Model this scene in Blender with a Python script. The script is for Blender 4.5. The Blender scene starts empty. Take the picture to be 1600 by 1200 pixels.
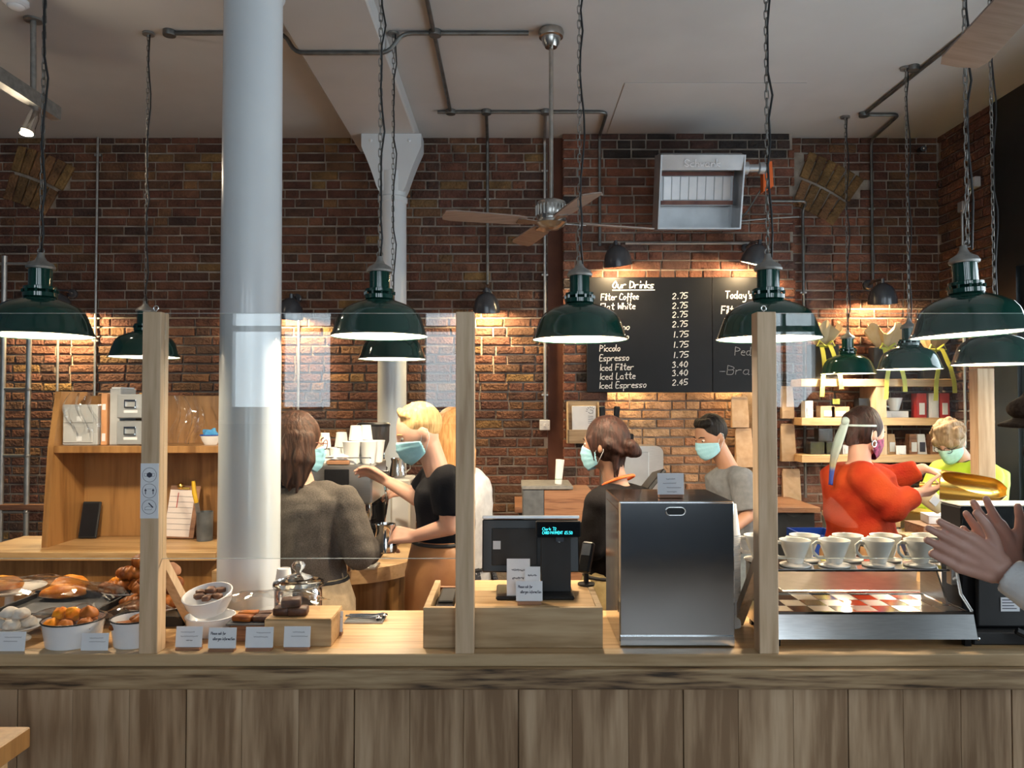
import bpy, bmesh, math, random
import numpy as np
from mathutils import Vector, Matrix

sc = bpy.context.scene
COL = sc.collection
random.seed(7)
R = math.radians
F = 1200.0                      # focal length in pixels of the 1600x1200 frame
EYE = Vector((0.0, 0.0, 1.68))
PITCH = math.atan(30.0 / F)

# ---------------------------------------------------------------- camera
cam_d = bpy.data.cameras.new('camera')
cam_d.sensor_width = 36.0
cam_d.lens = 36.0 * F / 1600.0
cam_d.clip_start = 0.05
cam = bpy.data.objects.new('camera', cam_d)
COL.objects.link(cam)
cam.location = EYE
cam.rotation_euler = (R(90) + PITCH, 0, 0)
sc.camera = cam

# ---------------------------------------------------------------- exposure, world
sc.view_settings.view_transform = 'Standard'
sc.view_settings.look = 'None'
sc.view_settings.gamma = 1.0
sc.view_settings.use_curve_mapping = False
sc.view_settings.exposure = 0.0
sc.cycles.max_bounces = 8
sc.cycles.diffuse_bounces = 4
sc.cycles.glossy_bounces = 4
sc.cycles.transmission_bounces = 6
sc.cycles.transparent_max_bounces = 24
sc.cycles.sample_clamp_indirect = 4.0
sc.cycles.caustics_reflective = False
sc.cycles.caustics_refractive = False
sc.cycles.use_denoising = True
world = bpy.data.worlds.new('overcast_daylight')
sc.world = world
world.use_nodes = True
wn = world.node_tree.nodes
wn['Background'].inputs[0].default_value = (0.80, 0.90, 1.0, 1)
wn['Background'].inputs[1].default_value = 6.2

# room dimensions (metres; camera at the origin of the plan, +Y into the room)
CEIL = 3.91
XL, XR = -4.75, 3.57
YB, YF = 6.40, -3.4
COUNTER = 0.92

def portal(loc, rot, sx, sy):
    l = bpy.data.lights.new('window_portal', 'AREA')
    l.shape = 'RECTANGLE'; l.size = sx; l.size_y = sy
    l.cycles.is_portal = True
    o = bpy.data.objects.new('window_portal', l)
    COL.objects.link(o); o.location = loc; o.rotation_euler = rot
FRONT_WINDOWS = [(-3.05, -1.85, 1.50), (-1.0, 0.2, 1.50), (0.6, 2.2, 0.85), (2.5, 3.3, 1.50)]  # third is an unseen glazed door, added for more frontal daylight
WIN_TOP = 3.45
for a, b, c in FRONT_WINDOWS:
    portal(((a + b) / 2, YF + 0.02, (c + WIN_TOP) / 2), (R(90), 0, 0), b - a, WIN_TOP - c)
SIDE_OPEN = [(0.4, 1.95), (2.15, 3.7), (3.9, 5.42)]
for a, b in SIDE_OPEN:
    portal((XR - 0.02, (a + b) / 2, 1.525), (0, R(90), 0), 2.25, b - a)

# ---------------------------------------------------------------- helpers
def W(x, y, D):
    """pixel of the photograph -> the world point on its ray at distance D (world Y)"""
    u = (x - 800.0) / F; v = (600.0 - y) / F
    cp, sp = math.cos(PITCH), math.sin(PITCH)
    dy = cp - v * sp; dz = sp + v * cp
    return Vector((u * D / dy, D, EYE.z + dz * D / dy))
def WZ(x, y, z):
    """pixel -> point on the horizontal plane at height z"""
    p = W(x, y, 1.0) - EYE
    t = (z - EYE.z) / p.z
    return EYE + p * t

class MB:
    def __init__(s, M=None):
        s.v = []; s.f = []; s.M = M
    def add(s, vs, fs):
        n = len(s.v)
        if s.M is not None:
            vs = [s.M @ Vector(p) for p in vs]
        s.v.extend([tuple(p) for p in vs])
        s.f.extend([tuple(i + n for i in f) for f in fs])
        return s
    def box(s, x0, x1, y0, y1, z0, z1, b=0.0):
        if x0 > x1: x0, x1 = x1, x0
        if y0 > y1: y0, y1 = y1, y0
        if z0 > z1: z0, z1 = z1, z0
        if b <= 0:
            vs = [(x, y, z) for x in (x0, x1) for y in (y0, y1) for z in (z0, z1)]
            return s.add(vs, [(0, 1, 3, 2), (4, 6, 7, 5), (0, 4, 5, 1), (2, 3, 7, 6), (0, 2, 6, 4), (1, 5, 7, 3)])
        b = min(b, (x1 - x0) / 2.01, (y1 - y0) / 2.01, (z1 - z0) / 2.01)
        vs = []; idx = {}
        X = (x0, x1); Y = (y0, y1); Z = (z0, z1)
        for i in (0, 1):
            for j in (0, 1):
                for k in (0, 1):
                    sx = b * (1 - 2 * i); sy = b * (1 - 2 * j); sz = b * (1 - 2 * k)
                    for ax in range(3):
                        p = [X[i] + (0 if ax == 0 else sx), Y[j] + (0 if ax == 1 else sy), Z[k] + (0 if ax == 2 else sz)]
                        idx[i, j, k, ax] = len(vs); vs.append(p)
        fs = []
        for ax in range(3):
            for e in (0, 1):
                q = []
                for (a, c) in ((0, 0), (0, 1), (1, 1), (1, 0)):
                    t = [0, 0, 0]; t[ax] = e; o = [n for n in range(3) if n != ax]; t[o[0]] = a; t[o[1]] = c
                    q.append(idx[t[0], t[1], t[2], ax])
                fs.append(tuple(q))
        for ax in range(3):
            o = [n for n in range(3) if n != ax]
            for a in (0, 1):
                for c in (0, 1):
                    q = []
                    for e in (0, 1):
                        t = [0, 0, 0]; t[ax] = e; t[o[0]] = a; t[o[1]] = c
                        q.append((idx[t[0], t[1], t[2], o[0]], idx[t[0], t[1], t[2], o[1]]))
                    fs.append((q[0][0], q[1][0], q[1][1], q[0][1]))
        for i in (0, 1):
            for j in (0, 1):
                for k in (0, 1):
                    fs.append(tuple(idx[i, j, k, a] for a in range(3)))
        return s.add(vs, fs)
    def tube(s, path, r, n=8, closed=False, caps=True, flat=1.0):
        P = [Vector(p) for p in path]; m = len(P)
        rs = r if isinstance(r, (list, tuple)) else [r] * m
        t0 = (P[1] - P[0]).normalized()
        nrm = t0.orthogonal().normalized()
        vs = []; prev = t0
        for i in range(m):
            if closed: t = (P[(i + 1) % m] - P[i - 1]).normalized()
            elif i == 0: t = t0
            elif i == m - 1: t = (P[i] - P[i - 1]).normalized()
            else:
                t = (P[i + 1] - P[i]).normalized() + (P[i] - P[i - 1]).normalized()
                t = t.normalized() if t.length > 1e-6 else prev
            ax = prev.cross(t)
            if ax.length > 1e-7:
                nrm = Matrix.Rotation(prev.angle(t), 3, ax.normalized()) @ nrm
            bn = t.cross(nrm).normalized(); nrm = bn.cross(t).normalized(); prev = t
            for k in range(n):
                a = 2 * math.pi * k / n
                vs.append(P[i] + (nrm * math.cos(a) + bn * math.sin(a) * flat) * rs[i])
        fs = []
        for i in range(m if closed else m - 1):
            j = (i + 1) % m
            for k in range(n):
                l = (k + 1) % n
                fs.append((i * n + k, i * n + l, j * n + l, j * n + k))
        if caps and not closed:
            fs.append(tuple(range(n - 1, -1, -1))); fs.append(tuple((m - 1) * n + k for k in range(n)))
        return s.add(vs, fs)
    def cyl(s, p0, p1, r0, r1=None, n=16):
        return s.tube([p0, p1], [r0, r0 if r1 is None else r1], n)
    def lathe(s, prof, c=(0, 0, 0), n=24, sx=1.0, sy=1.0, closed=False):
        vs = []; m = len(prof); c = Vector(c)
        for (r, z) in prof:
            for k in range(n):
                a = 2 * math.pi * k / n
                vs.append((c.x + r * sx * math.cos(a), c.y + r * sy * math.sin(a), c.z + z))
        fs = []
        for i in range(m if closed else m - 1):
            j = (i + 1) % m
            for k in range(n):
                l = (k + 1) % n
                fs.append((i * n + k, i * n + l, j * n + l, j * n + k))
        if not closed:
            if prof[0][0] > 1e-5: fs.append(tuple(range(n - 1, -1, -1)))
            if prof[-1][0] > 1e-5: fs.append(tuple((m - 1) * n + k for k in range(n)))
        return s.add(vs, fs)
    def ball(s, c, rx, ry=None, rz=None, nu=16, nv=10, fn=None):
        ry = rx if ry is None else ry; rz = rx if rz is None else rz
        c = Vector(c); vs = [(0, 0, -1)]
        for i in range(1, nv):
            p = -math.pi / 2 + math.pi * i / nv
            for k in range(nu):
                a = 2 * math.pi * k / nu
                vs.append((math.cos(p) * math.cos(a), math.cos(p) * math.sin(a), math.sin(p)))
        vs.append((0, 0, 1))
        out = []
        for (x, y, z) in vs:
            q = (x * rx, y * ry, z * rz) if fn is None else fn(x, y, z)
            out.append(c + Vector(q))
        fs = [(0, 1 + (k + 1) % nu, 1 + k) for k in range(nu)]
        for i in range(nv - 2):
            for k in range(nu):
                l = (k + 1) % nu
                fs.append((1 + i * nu + k, 1 + i * nu + l, 1 + (i + 1) * nu + l, 1 + (i + 1) * nu + k))
        T = len(vs) - 1
        fs += [(T, 1 + (nv - 2) * nu + k, 1 + (nv - 2) * nu + (k + 1) % nu) for k in range(nu)]
        return s.add(out, fs)
    def prism(s, pts, axis, a, b):
        """outline of 2D points extruded along an axis from a to b"""
        def mk(p, t):
            return {'x': (t, p[0], p[1]), 'y': (p[0], t, p[1]), 'z': (p[0], p[1], t)}[axis]
        n = len(pts)
        vs = [mk(p, a) for p in pts] + [mk(p, b) for p in pts]
        fs = [tuple(range(n)), tuple(range(2 * n - 1, n - 1, -1))]
        fs += [(i, i + n, (i + 1) % n + n, (i + 1) % n) for i in range(n)]
        return s.add(vs, fs)
    def sheet(s, fn, nu, nv, th):
        """closed thin shell over fn(u,v), u,v in 0..1"""
        P = [[Vector(fn(i / nu, j / nv)) for j in range(nv + 1)] for i in range(nu + 1)]
        N = []
        for i in range(nu + 1):
            row = []
            for j in range(nv + 1):
                du = P[min(i + 1, nu)][j] - P[max(i - 1, 0)][j]
                dv = P[i][min(j + 1, nv)] - P[i][max(j - 1, 0)]
                q = du.cross(dv)
                row.append(q.normalized() if q.length > 1e-9 else Vector((0, 0, 1)))
            N.append(row)
        w = nv + 1
        A = [P[i][j] for i in range(nu + 1) for j in range(w)]
        B = [P[i][j] - N[i][j] * th for i in range(nu + 1) for j in range(w)]
        n = len(A); fs = []
        for i in range(nu):
            for j in range(nv):
                q = (i * w + j, (i + 1) * w + j, (i + 1) * w + j + 1, i * w + j + 1)
                fs.append(q); fs.append(tuple(x + n for x in reversed(q)))
        def edge(a, b): fs.append((a, a + n, b + n, b))
        for i in range(nu):
            edge(i * w, (i + 1) * w) ; edge((i + 1) * w + nv, i * w + nv)
        for j in range(nv):
            edge(j + 1, j); edge(nu * w + j, nu * w + j + 1)
        return s.add(A + B, fs)
    def mesh(s, name):
        me = bpy.data.meshes.new(name)
        me.from_pydata(s.v, [], s.f)
        bm = bmesh.new(); bm.from_mesh(me)
        bmesh.ops.recalc_face_normals(bm, faces=bm.faces)
        bm.to_mesh(me); bm.free()
        return me
    def build(s, name, mat, parent=None, smooth=35, world=False):
        if world and parent is not None:
            o = parent.matrix_basis.inverted()
            s.v = [tuple(o @ Vector(p)) for p in s.v]
        me = s.mesh(name)
        if mat is not None: me.materials.append(mat)
        if smooth:
            me.polygons.foreach_set('use_smooth', [True] * len(me.polygons))
            if smooth < 180: me.set_sharp_from_angle(angle=R(smooth))
        o = bpy.data.objects.new(name, me); COL.objects.link(o)
        o.parent = parent
        return o

def tag(o, label=None, cat=None, group=None, kind=None):
    if label: o['label'] = label
    if cat: o['category'] = cat
    if group: o['group'] = group
    if kind: o['kind'] = kind
    return o
def thing(name, label, cat, loc=(0, 0, 0), rz=0.0, group=None):
    o = bpy.data.objects.new(name, None); COL.objects.link(o)
    o.empty_display_size = 0.05
    o.location = loc; o.rotation_euler = (0, 0, rz)
    o.matrix_basis = Matrix.Translation(Vector(loc)) @ Matrix.Rotation(rz, 4, 'Z')
    return tag(o, label, cat, group)
def struct(o): o['kind'] = 'structure'; return o
def dup(root, loc=None, rz=None, label=None):
    c = root.copy(); COL.objects.link(c)
    if loc is not None: c.location = loc
    if rz is not None: c.rotation_euler = (0, 0, rz)
    if label: c['label'] = label
    for ch in list(root.children):
        d = ch.copy(); COL.objects.link(d); d.parent = c
        for g in list(ch.children):
            e = g.copy(); COL.objects.link(e); e.parent = d
    return c
def piece(mesh, name, parent, M):
    o = bpy.data.objects.new(name, mesh); COL.objects.link(o); o.parent = parent
    o.matrix_basis = M
    return o
def point_light(parent, loc, power, color, radius=0.03, name='bulb_light'):
    l = bpy.data.lights.new(name, 'POINT'); l.energy = power; l.color = color; l.shadow_soft_size = radius
    o = bpy.data.objects.new(name, l); COL.objects.link(o); o.parent = parent; o.location = loc
    return o

# ---------------------------------------------------------------- materials
def nt(name):
    m = bpy.data.materials.new(name); m.use_nodes = True
    t = m.node_tree
    return m, t, t.nodes, t.links, t.nodes['Principled BSDF']
def coords(N, L, stretch=(1, 1, 1), rnd=True):
    tc = N.new('ShaderNodeTexCoord'); mp = N.new('ShaderNodeMapping')
    mp.inputs['Scale'].default_value = stretch
    L.new(tc.outputs['Object'], mp.inputs['Vector'])
    if rnd:
        oi = N.new('ShaderNodeObjectInfo'); mu = N.new('ShaderNodeVectorMath'); mu.operation = 'SCALE'
        mu.inputs[0].default_value = (37.0, 61.0, 23.0)
        L.new(oi.outputs['Random'], mu.inputs['Scale']); L.new(mu.outputs[0], mp.inputs['Location'])
    return mp.outputs['Vector']
def ramp(N, L, fac, stops):
    r = N.new('ShaderNodeValToRGB'); e = r.color_ramp.elements
    while len(e) < len(stops): e.new(0.5)
    for i, (p, c) in enumerate(stops):
        e[i].position = p; e[i].color = (c[0], c[1], c[2], 1)
    L.new(fac, r.inputs['Fac'])
    return r.outputs['Color']
def bump(N, L, B, h, strength, dist=0.01):
    b = N.new('ShaderNodeBump'); b.inputs['Strength'].default_value = strength; b.inputs['Distance'].default_value = dist
    L.new(h, b.inputs['Height']); L.new(b.outputs[0], B.inputs['Normal'])
def pm(name, c1, c2=None, scale=12, rough=0.5, metal=0.0, bmp=0.0, bscale=None, stretch=(1, 1, 1), coat=0.0,
       sheen=0.0, spec=None, emit=None, estr=0.0, dist=0.004, detail=4, lo=0.35, hi=0.65, sss=0.0, rnd=True):
    m, t, N, L, B = nt(name)
    B.inputs['Base Color'].default_value = (*c1, 1)
    B.inputs['Roughness'].default_value = rough
    B.inputs['Metallic'].default_value = metal
    if coat: B.inputs['Coat Weight'].default_value = coat; B.inputs['Coat Roughness'].default_value = 0.08
    if sheen: B.inputs['Sheen Weight'].default_value = sheen; B.inputs['Sheen Roughness'].default_value = 0.6
    if spec is not None: B.inputs['Specular IOR Level'].default_value = spec
    if emit: B.inputs['Emission Color'].default_value = (*emit, 1); B.inputs['Emission Strength'].default_value = estr
    if sss: B.inputs['Subsurface Weight'].default_value = sss; B.inputs['Subsurface Radius'].default_value = (0.012, 0.005, 0.003); B.inputs['Subsurface Scale'].default_value = 0.6
    if c2 or bmp:
        v = coords(N, L, stretch, rnd)
        n = N.new('ShaderNodeTexNoise'); n.inputs['Scale'].default_value = scale; n.inputs['Detail'].default_value = detail
        L.new(v, n.inputs['Vector'])
        if c2:
            L.new(ramp(N, L, n.outputs['Fac'], [(lo, c1), (hi, c2)]), B.inputs['Base Color'])
        if bmp:
            h = n
            if bscale:
                h = N.new('ShaderNodeTexNoise'); h.inputs['Scale'].default_value = bscale; h.inputs['Detail'].default_value = 3
                L.new(v, h.inputs['Vector'])
            bump(N, L, B, h.outputs['Fac'], bmp, dist)
    return m
def wood(name, light, mid, dark, axis='x', scale=1.0, rough=0.45, rings=1.0, coat=0.0, cracks=0.0):
    m, t, N, L, B = nt(name)
    lo, hi = 1.3 * scale, 16 * scale
    st = {'x': (lo, hi, hi), 'y': (hi, lo, hi), 'z': (hi, hi, lo)}[axis]
    v = coords(N, L, st)
    n1 = N.new('ShaderNodeTexNoise'); n1.inputs['Scale'].default_value = 0.55; n1.inputs['Detail'].default_value = 3
    n1.inputs['Distortion'].default_value = 0.6
    L.new(v, n1.inputs['Vector'])
    mul = N.new('ShaderNodeMath'); mul.operation = 'MULTIPLY'; mul.inputs[1].default_value = 16.0 * rings
    sn = N.new('ShaderNodeMath'); sn.operation = 'SINE'
    L.new(n1.outputs['Fac'], mul.inputs[0]); L.new(mul.outputs[0], sn.inputs[0])
    n2 = N.new('ShaderNodeTexNoise'); n2.inputs['Scale'].default_value = 4.0; n2.inputs['Detail'].default_value = 6
    L.new(v, n2.inputs['Vector'])
    ma = N.new('ShaderNodeMath'); ma.operation = 'MULTIPLY_ADD'; ma.inputs[1].default_value = 0.16; ma.inputs[2].default_value = 0.0
    L.new(sn.outputs[0], ma.inputs[0])
    ad = N.new('ShaderNodeMath'); ad.operation = 'ADD'
    L.new(ma.outputs[0], ad.inputs[0]); L.new(n2.outputs['Fac'], ad.inputs[1])
    oi = N.new('ShaderNodeObjectInfo')
    a2 = N.new('ShaderNodeMath'); a2.operation = 'MULTIPLY_ADD'; a2.inputs[1].default_value = 0.22; a2.inputs[2].default_value = -0.11
    L.new(oi.outputs['Random'], a2.inputs[0])
    a3 = N.new('ShaderNodeMath'); a3.operation = 'ADD'
    L.new(ad.outputs[0], a3.inputs[0]); L.new(a2.outputs[0], a3.inputs[1])
    stops = [(0.24, dark), (0.47, mid), (0.72, light)]
    if cracks:
        stops = [(0.16, tuple(c * 0.25 for c in dark)), (0.27, dark), (0.47, mid), (0.72, light)]
    L.new(ramp(N, L, a3.outputs[0], stops), B.inputs['Base Color'])
    B.inputs['Roughness'].default_value = rough
    if coat: B.inputs['Coat Weight'].default_value = coat
    bump(N, L, B, ad.outputs[0], 0.25, 0.002)
    return m
def glassy(name, tint=(1, 1, 1), rough=0.0, ior=1.5, gain=1.0, haze=0.0):
    """thin clear sheet: transparent, with the mirror share given by Fresnel on both faces"""
    m, t, N, L, B = nt(name); N.remove(B)
    tr = N.new('ShaderNodeBsdfTransparent'); tr.inputs[0].default_value = (*tint, 1)
    gl = N.new('ShaderNodeBsdfGlossy'); gl.inputs['Roughness'].default_value = rough
    fr = N.new('ShaderNodeFresnel'); ge = N.new('ShaderNodeNewGeometry')
    mi = N.new('ShaderNodeMix'); mi.inputs[2].default_value = ior; mi.inputs[3].default_value = 1 / ior
    L.new(ge.outputs['Backfacing'], mi.inputs[0]); L.new(mi.outputs[0], fr.inputs['IOR'])
    mu = N.new('ShaderNodeMath'); mu.operation = 'MULTIPLY'; mu.inputs[1].default_value = gain; mu.use_clamp = True
    L.new(fr.outputs[0], mu.inputs[0])
    ms = N.new('ShaderNodeMixShader')
    L.new(mu.outputs[0], ms.inputs[0]); L.new(tr.outputs[0], ms.inputs[1]); L.new(gl.outputs[0], ms.inputs[2])
    out = ms.outputs[0]
    if haze:
        df = N.new('ShaderNodeBsdfDiffuse'); m2 = N.new('ShaderNodeMixShader'); m2.inputs[0].default_value = haze
        L.new(out, m2.inputs[1]); L.new(df.outputs[0], m2.inputs[2]); out = m2.outputs[0]
    L.new(out, N['Material Output'].inputs['Surface'])
    return m
def brick_mat(name, cols, rough=0.85):
    m, t, N, L, B = nt(name)
    ge = N.new('ShaderNodeNewGeometry'); oi = N.new('ShaderNodeObjectInfo')
    ad = N.new('ShaderNodeMath'); ad.operation = 'ADD'; frc = N.new('ShaderNodeMath'); frc.operation = 'FRACT'
    L.new(ge.outputs['Random Per Island'], ad.inputs[0]); L.new(oi.outputs['Random'], ad.inputs[1])
    L.new(ad.outputs[0], frc.inputs[0])
    k = len(cols)
    base = ramp(N, L, frc.outputs[0], [((i + 0.5) / k, c) for i, c in enumerate(cols)])
    n = N.new('ShaderNodeTexNoise'); n.inputs['Scale'].default_value = 9; n.inputs['Detail'].default_value = 6
    L.new(ge.outputs['Position'], n.inputs['Vector'])
    g = ramp(N, L, n.outputs['Fac'], [(0.3, (0.55, 0.52, 0.5)), (0.7, (1.25, 1.2, 1.15))])
    mx = N.new('ShaderNodeMix'); mx.data_type = 'RGBA'; mx.blend_type = 'MULTIPLY'; mx.inputs[0].default_value = 1.0
    L.new(base, mx.inputs[6]); L.new(g, mx.inputs[7]); L.new(mx.outputs[2], B.inputs['Base Color'])
    B.inputs['Roughness'].default_value = rough
    n3 = N.new('ShaderNodeTexNoise'); n3.inputs['Scale'].default_value = 45; n3.inputs['Detail'].default_value = 5
    L.new(ge.outputs['Position'], n3.inputs['Vector'])
    bump(N, L, B, n3.outputs['Fac'], 1.0, 0.022)
    return m

M = {}
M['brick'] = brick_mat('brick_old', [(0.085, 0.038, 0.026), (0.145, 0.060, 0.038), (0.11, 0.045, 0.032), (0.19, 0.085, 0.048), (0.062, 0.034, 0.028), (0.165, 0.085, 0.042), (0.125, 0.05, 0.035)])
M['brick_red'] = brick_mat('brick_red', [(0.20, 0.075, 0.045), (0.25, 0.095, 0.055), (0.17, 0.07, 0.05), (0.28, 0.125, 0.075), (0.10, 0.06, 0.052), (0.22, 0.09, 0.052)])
M['brick_ochre'] = brick_mat('brick_ochre', [(0.20, 0.115, 0.045), (0.26, 0.16, 0.06), (0.16, 0.09, 0.04), (0.23, 0.12, 0.055)])
M['brick_buff'] = brick_mat('brick_buff', [(0.50, 0.31, 0.18), (0.58, 0.39, 0.24), (0.45, 0.25, 0.15), (0.60, 0.44, 0.28)])
M['brick_sooty'] = brick_mat('brick_sooty', [(0.035, 0.028, 0.026), (0.06, 0.04, 0.034), (0.10, 0.05, 0.04)])
M['mortar'] = pm('mortar', (0.22, 0.18, 0.145), (0.42, 0.36, 0.30), scale=6, rough=0.95, bmp=0.8, bscale=60, dist=0.01)
M['plaster'] = pm('ceiling_paint', (0.50, 0.505, 0.50), (0.56, 0.565, 0.56), scale=1.5, rough=0.7, bmp=0.08, bscale=6)
M['white_paint'] = pm('white_gloss_paint', (0.65, 0.69, 0.72), (0.70, 0.74, 0.76), scale=3, rough=0.28, coat=0.35, bmp=0.05, bscale=10)
M['wall_paint'] = pm('dark_room_paint', (0.075, 0.11, 0.17), (0.095, 0.13, 0.19), rough=0.6)
M['floor'] = pm('floor_boards', (0.15, 0.105, 0.075), (0.20, 0.145, 0.10), scale=4, rough=0.5, stretch=(1, 8, 1))
M['navy'] = pm('dark_shopfront_paint', (0.006, 0.010, 0.012), (0.010, 0.014, 0.016), rough=0.35)
M['oak'] = wood('oak_natural', (0.66, 0.43, 0.215), (0.55, 0.335, 0.15), (0.40, 0.22, 0.09), 'x', 1.0, 0.4)
M['oak_z'] = wood('oak_upright', (0.65, 0.475, 0.31), (0.56, 0.395, 0.24), (0.44, 0.29, 0.16), 'z', 1.0, 0.5)
M['oak_beam'] = wood('oak_edge_beam', (0.46, 0.33, 0.19), (0.35, 0.235, 0.125), (0.19, 0.115, 0.06), 'x', 1.3, 0.5, rings=1.6, cracks=1)
M['oak_sill'] = wood('oak_sill', (0.52, 0.37, 0.21), (0.44, 0.30, 0.16), (0.33, 0.21, 0.10), 'x', 1.0, 0.45)
M['oak_panel'] = wood('oak_panel', (0.56, 0.40, 0.255), (0.42, 0.28, 0.165), (0.25, 0.15, 0.08), 'z', 0.62, 0.5, rings=1.5)
M['oak_warm'] = wood('oak_warm', (0.40, 0.205, 0.07), (0.31, 0.15, 0.048), (0.21, 0.095, 0.028), 'z', 0.7, 0.42)
M['walnut'] = wood('walnut', (0.34, 0.17, 0.09), (0.25, 0.115, 0.06), (0.15, 0.065, 0.035), 'x', 2.0, 0.5)
M['green'] = pm('green_enamel', (0.006, 0.042, 0.031), (0.008, 0.050, 0.037), scale=8, rough=0.10, coat=0.6)
M['enamel_white'] = pm('white_enamel', (0.86, 0.84, 0.80), (0.90, 0.88, 0.85), rough=0.25)
M['cast'] = pm('grey_cast_metal', (0.23, 0.23, 0.22), (0.32, 0.31, 0.29), scale=30, rough=0.5, metal=0.6)
M['chain'] = pm('galvanised_chain', (0.20, 0.20, 0.19), (0.32, 0.31, 0.29), scale=30, rough=0.4, metal=0.9)
M['cable'] = pm('black_cable', (0.008, 0.008, 0.009), (0.014, 0.014, 0.015), rough=0.5)
M['conduit'] = pm('steel_conduit', (0.13, 0.13, 0.125), (0.20, 0.20, 0.19), scale=14, rough=0.42, metal=0.75)
M['conduit_lt'] = pm('bright_conduit', (0.38, 0.38, 0.37), (0.50, 0.49, 0.47), scale=14, rough=0.38, metal=0.8)
M['domegrey'] = pm('charcoal_enamel', (0.045, 0.048, 0.056), (0.055, 0.058, 0.066), rough=0.22, coat=0.3)
M['bulb'] = pm('lit_bulb', (1, 1, 1), emit=(1.0, 0.80, 0.52), estr=14.0)
M['steel'] = pm('brushed_steel', (0.66, 0.66, 0.65), (0.74, 0.74, 0.73), scale=20, stretch=(1, 1, 14), rough=0.30, metal=1.0)
M['polished'] = pm('polished_steel', (0.62, 0.63, 0.64), (0.66, 0.67, 0.68), scale=6, rough=0.10, metal=1.0, bmp=0.04, bscale=4, dist=0.02)
M['chrome'] = pm('chrome', (0.75, 0.75, 0.75), (0.8, 0.8, 0.8), rough=0.08, metal=1.0)
M['nickel'] = pm('brushed_nickel', (0.42, 0.40, 0.37), (0.50, 0.48, 0.45), scale=30, rough=0.25, metal=1.0)
M['fanblade'] = pm('fan_blade_wood', (0.23, 0.17, 0.14), (0.30, 0.23, 0.19), scale=6, stretch=(1, 8, 1), rough=0.45)
M['alu'] = pm('pale_aluminium', (0.44, 0.46, 0.48), (0.52, 0.54, 0.56), scale=8, rough=0.35, metal=0.5)
M['black'] = pm('black_plastic', (0.008, 0.008, 0.009), (0.011, 0.011, 0.012), rough=0.32, spec=0.3)
M['black_mat'] = pm('black_matt', (0.012, 0.012, 0.013), (0.018, 0.018, 0.019), rough=0.65)
M['board'] = pm('black_chalkboard', (0.005, 0.0055, 0.007), (0.008, 0.0085, 0.011), scale=3, rough=0.42, spec=0.28)
M['chalk'] = pm('white_chalk_ink', (0.80, 0.80, 0.78), (0.88, 0.88, 0.86), scale=60, rough=0.8)
M['chalk_dim'] = pm('faint_chalk', (0.22, 0.23, 0.25), (0.34, 0.35, 0.37), scale=90, rough=0.9)
M['paper'] = pm('white_card', (0.74, 0.76, 0.80), (0.80, 0.82, 0.85), rough=0.7)
M['ink'] = pm('blue_ink', (0.03, 0.035, 0.06), (0.05, 0.05, 0.08), rough=0.7)
M['ceramic'] = pm('cream_ceramic', (0.80, 0.77, 0.70), (0.85, 0.82, 0.76), rough=0.18, coat=0.3)
M['porcelain'] = pm('white_enamelware', (0.78, 0.80, 0.83), (0.84, 0.85, 0.87), rough=0.18, coat=0.3)
M['cup'] = pm('paper_cup', (0.82, 0.81, 0.78), (0.87, 0.86, 0.84), rough=0.6)
M['slate'] = pm('grey_slate', (0.07, 0.08, 0.09), (0.13, 0.14, 0.155), scale=14, rough=0.55, bmp=0.3)
M['kraft'] = pm('kraft_paper', (0.46, 0.30, 0.17), (0.54, 0.37, 0.23), scale=20, rough=0.8, bmp=0.3)
M['plastic_grey'] = pm('grey_plastic', (0.46, 0.47, 0.48), (0.54, 0.55, 0.56), rough=0.4)
M['glass'] = glassy('clear_screen_glass', (0.97, 0.985, 0.98), gain=1.25)
M['glass_edge'] = pm('glass_edge', (0.55, 0.62, 0.60), rough=0.15)
M['film'] = glassy('cellophane', (0.99, 0.99, 0.99), rough=0.05, ior=1.45, gain=1.1, haze=0.004)
M['jar'] = pm('jar_glass', (0.97, 0.99, 0.98), rough=0.0)
_b = M['jar'].node_tree.nodes['Principled BSDF']; _b.inputs['Transmission Weight'].default_value = 1.0; _b.inputs['IOR'].default_value = 1.45
M['smoke'] = glassy('smoked_plastic', (0.30, 0.20, 0.17), rough=0.1, ior=1.45, gain=1.0, haze=0.06)
M['frame_white'] = pm('sash_paint', (0.75, 0.77, 0.79), rough=0.4)
M['blue_plastic'] = pm('blue_plastic', (0.01, 0.05, 0.30), (0.015, 0.06, 0.34), rough=0.35)
M['orange'] = pm('orange_cap', (0.85, 0.16, 0.03), rough=0.5)
M['green_ribbon'] = pm('lime_ribbon', (0.52, 0.52, 0.06), (0.60, 0.60, 0.1), rough=0.4)
M['red_box'] = pm('red_box', (0.45, 0.03, 0.03), (0.5, 0.05, 0.04), rough=0.5)
M['brass'] = pm('polished_brass', (0.80, 0.52, 0.12), (0.84, 0.58, 0.17), scale=4, rough=0.26, metal=1.0)
M['leather'] = pm('tan_leather', (0.30, 0.125, 0.045), (0.40, 0.19, 0.075), scale=7, rough=0.5, bmp=0.3, bscale=30)
M['cyan_led'] = pm('cyan_led', (0, 0, 0), emit=(0.05, 0.85, 0.95), estr=2.2)

# ================================================================ ROOM SHELL
def shell(name, mat, *boxes, b=0.0):
    m = MB()
    for q in boxes: m.box(*q, b=b)
    return struct(m.build(name, mat, smooth=0))
shell('floor', M['floor'], (XL - 0.2, XR + 0.2, YF - 0.2, YB + 0.4, -0.1, 0.0))
ceiling = shell('ceiling', M['plaster'], (XL - 0.2, XR + 0.2, YF - 0.2, YB + 0.4, CEIL, CEIL + 0.1))
shell('wall_left', M['wall_paint'], (XL - 0.15, XL, YF - 0.2, YB + 0.4, 0, CEIL))
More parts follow.
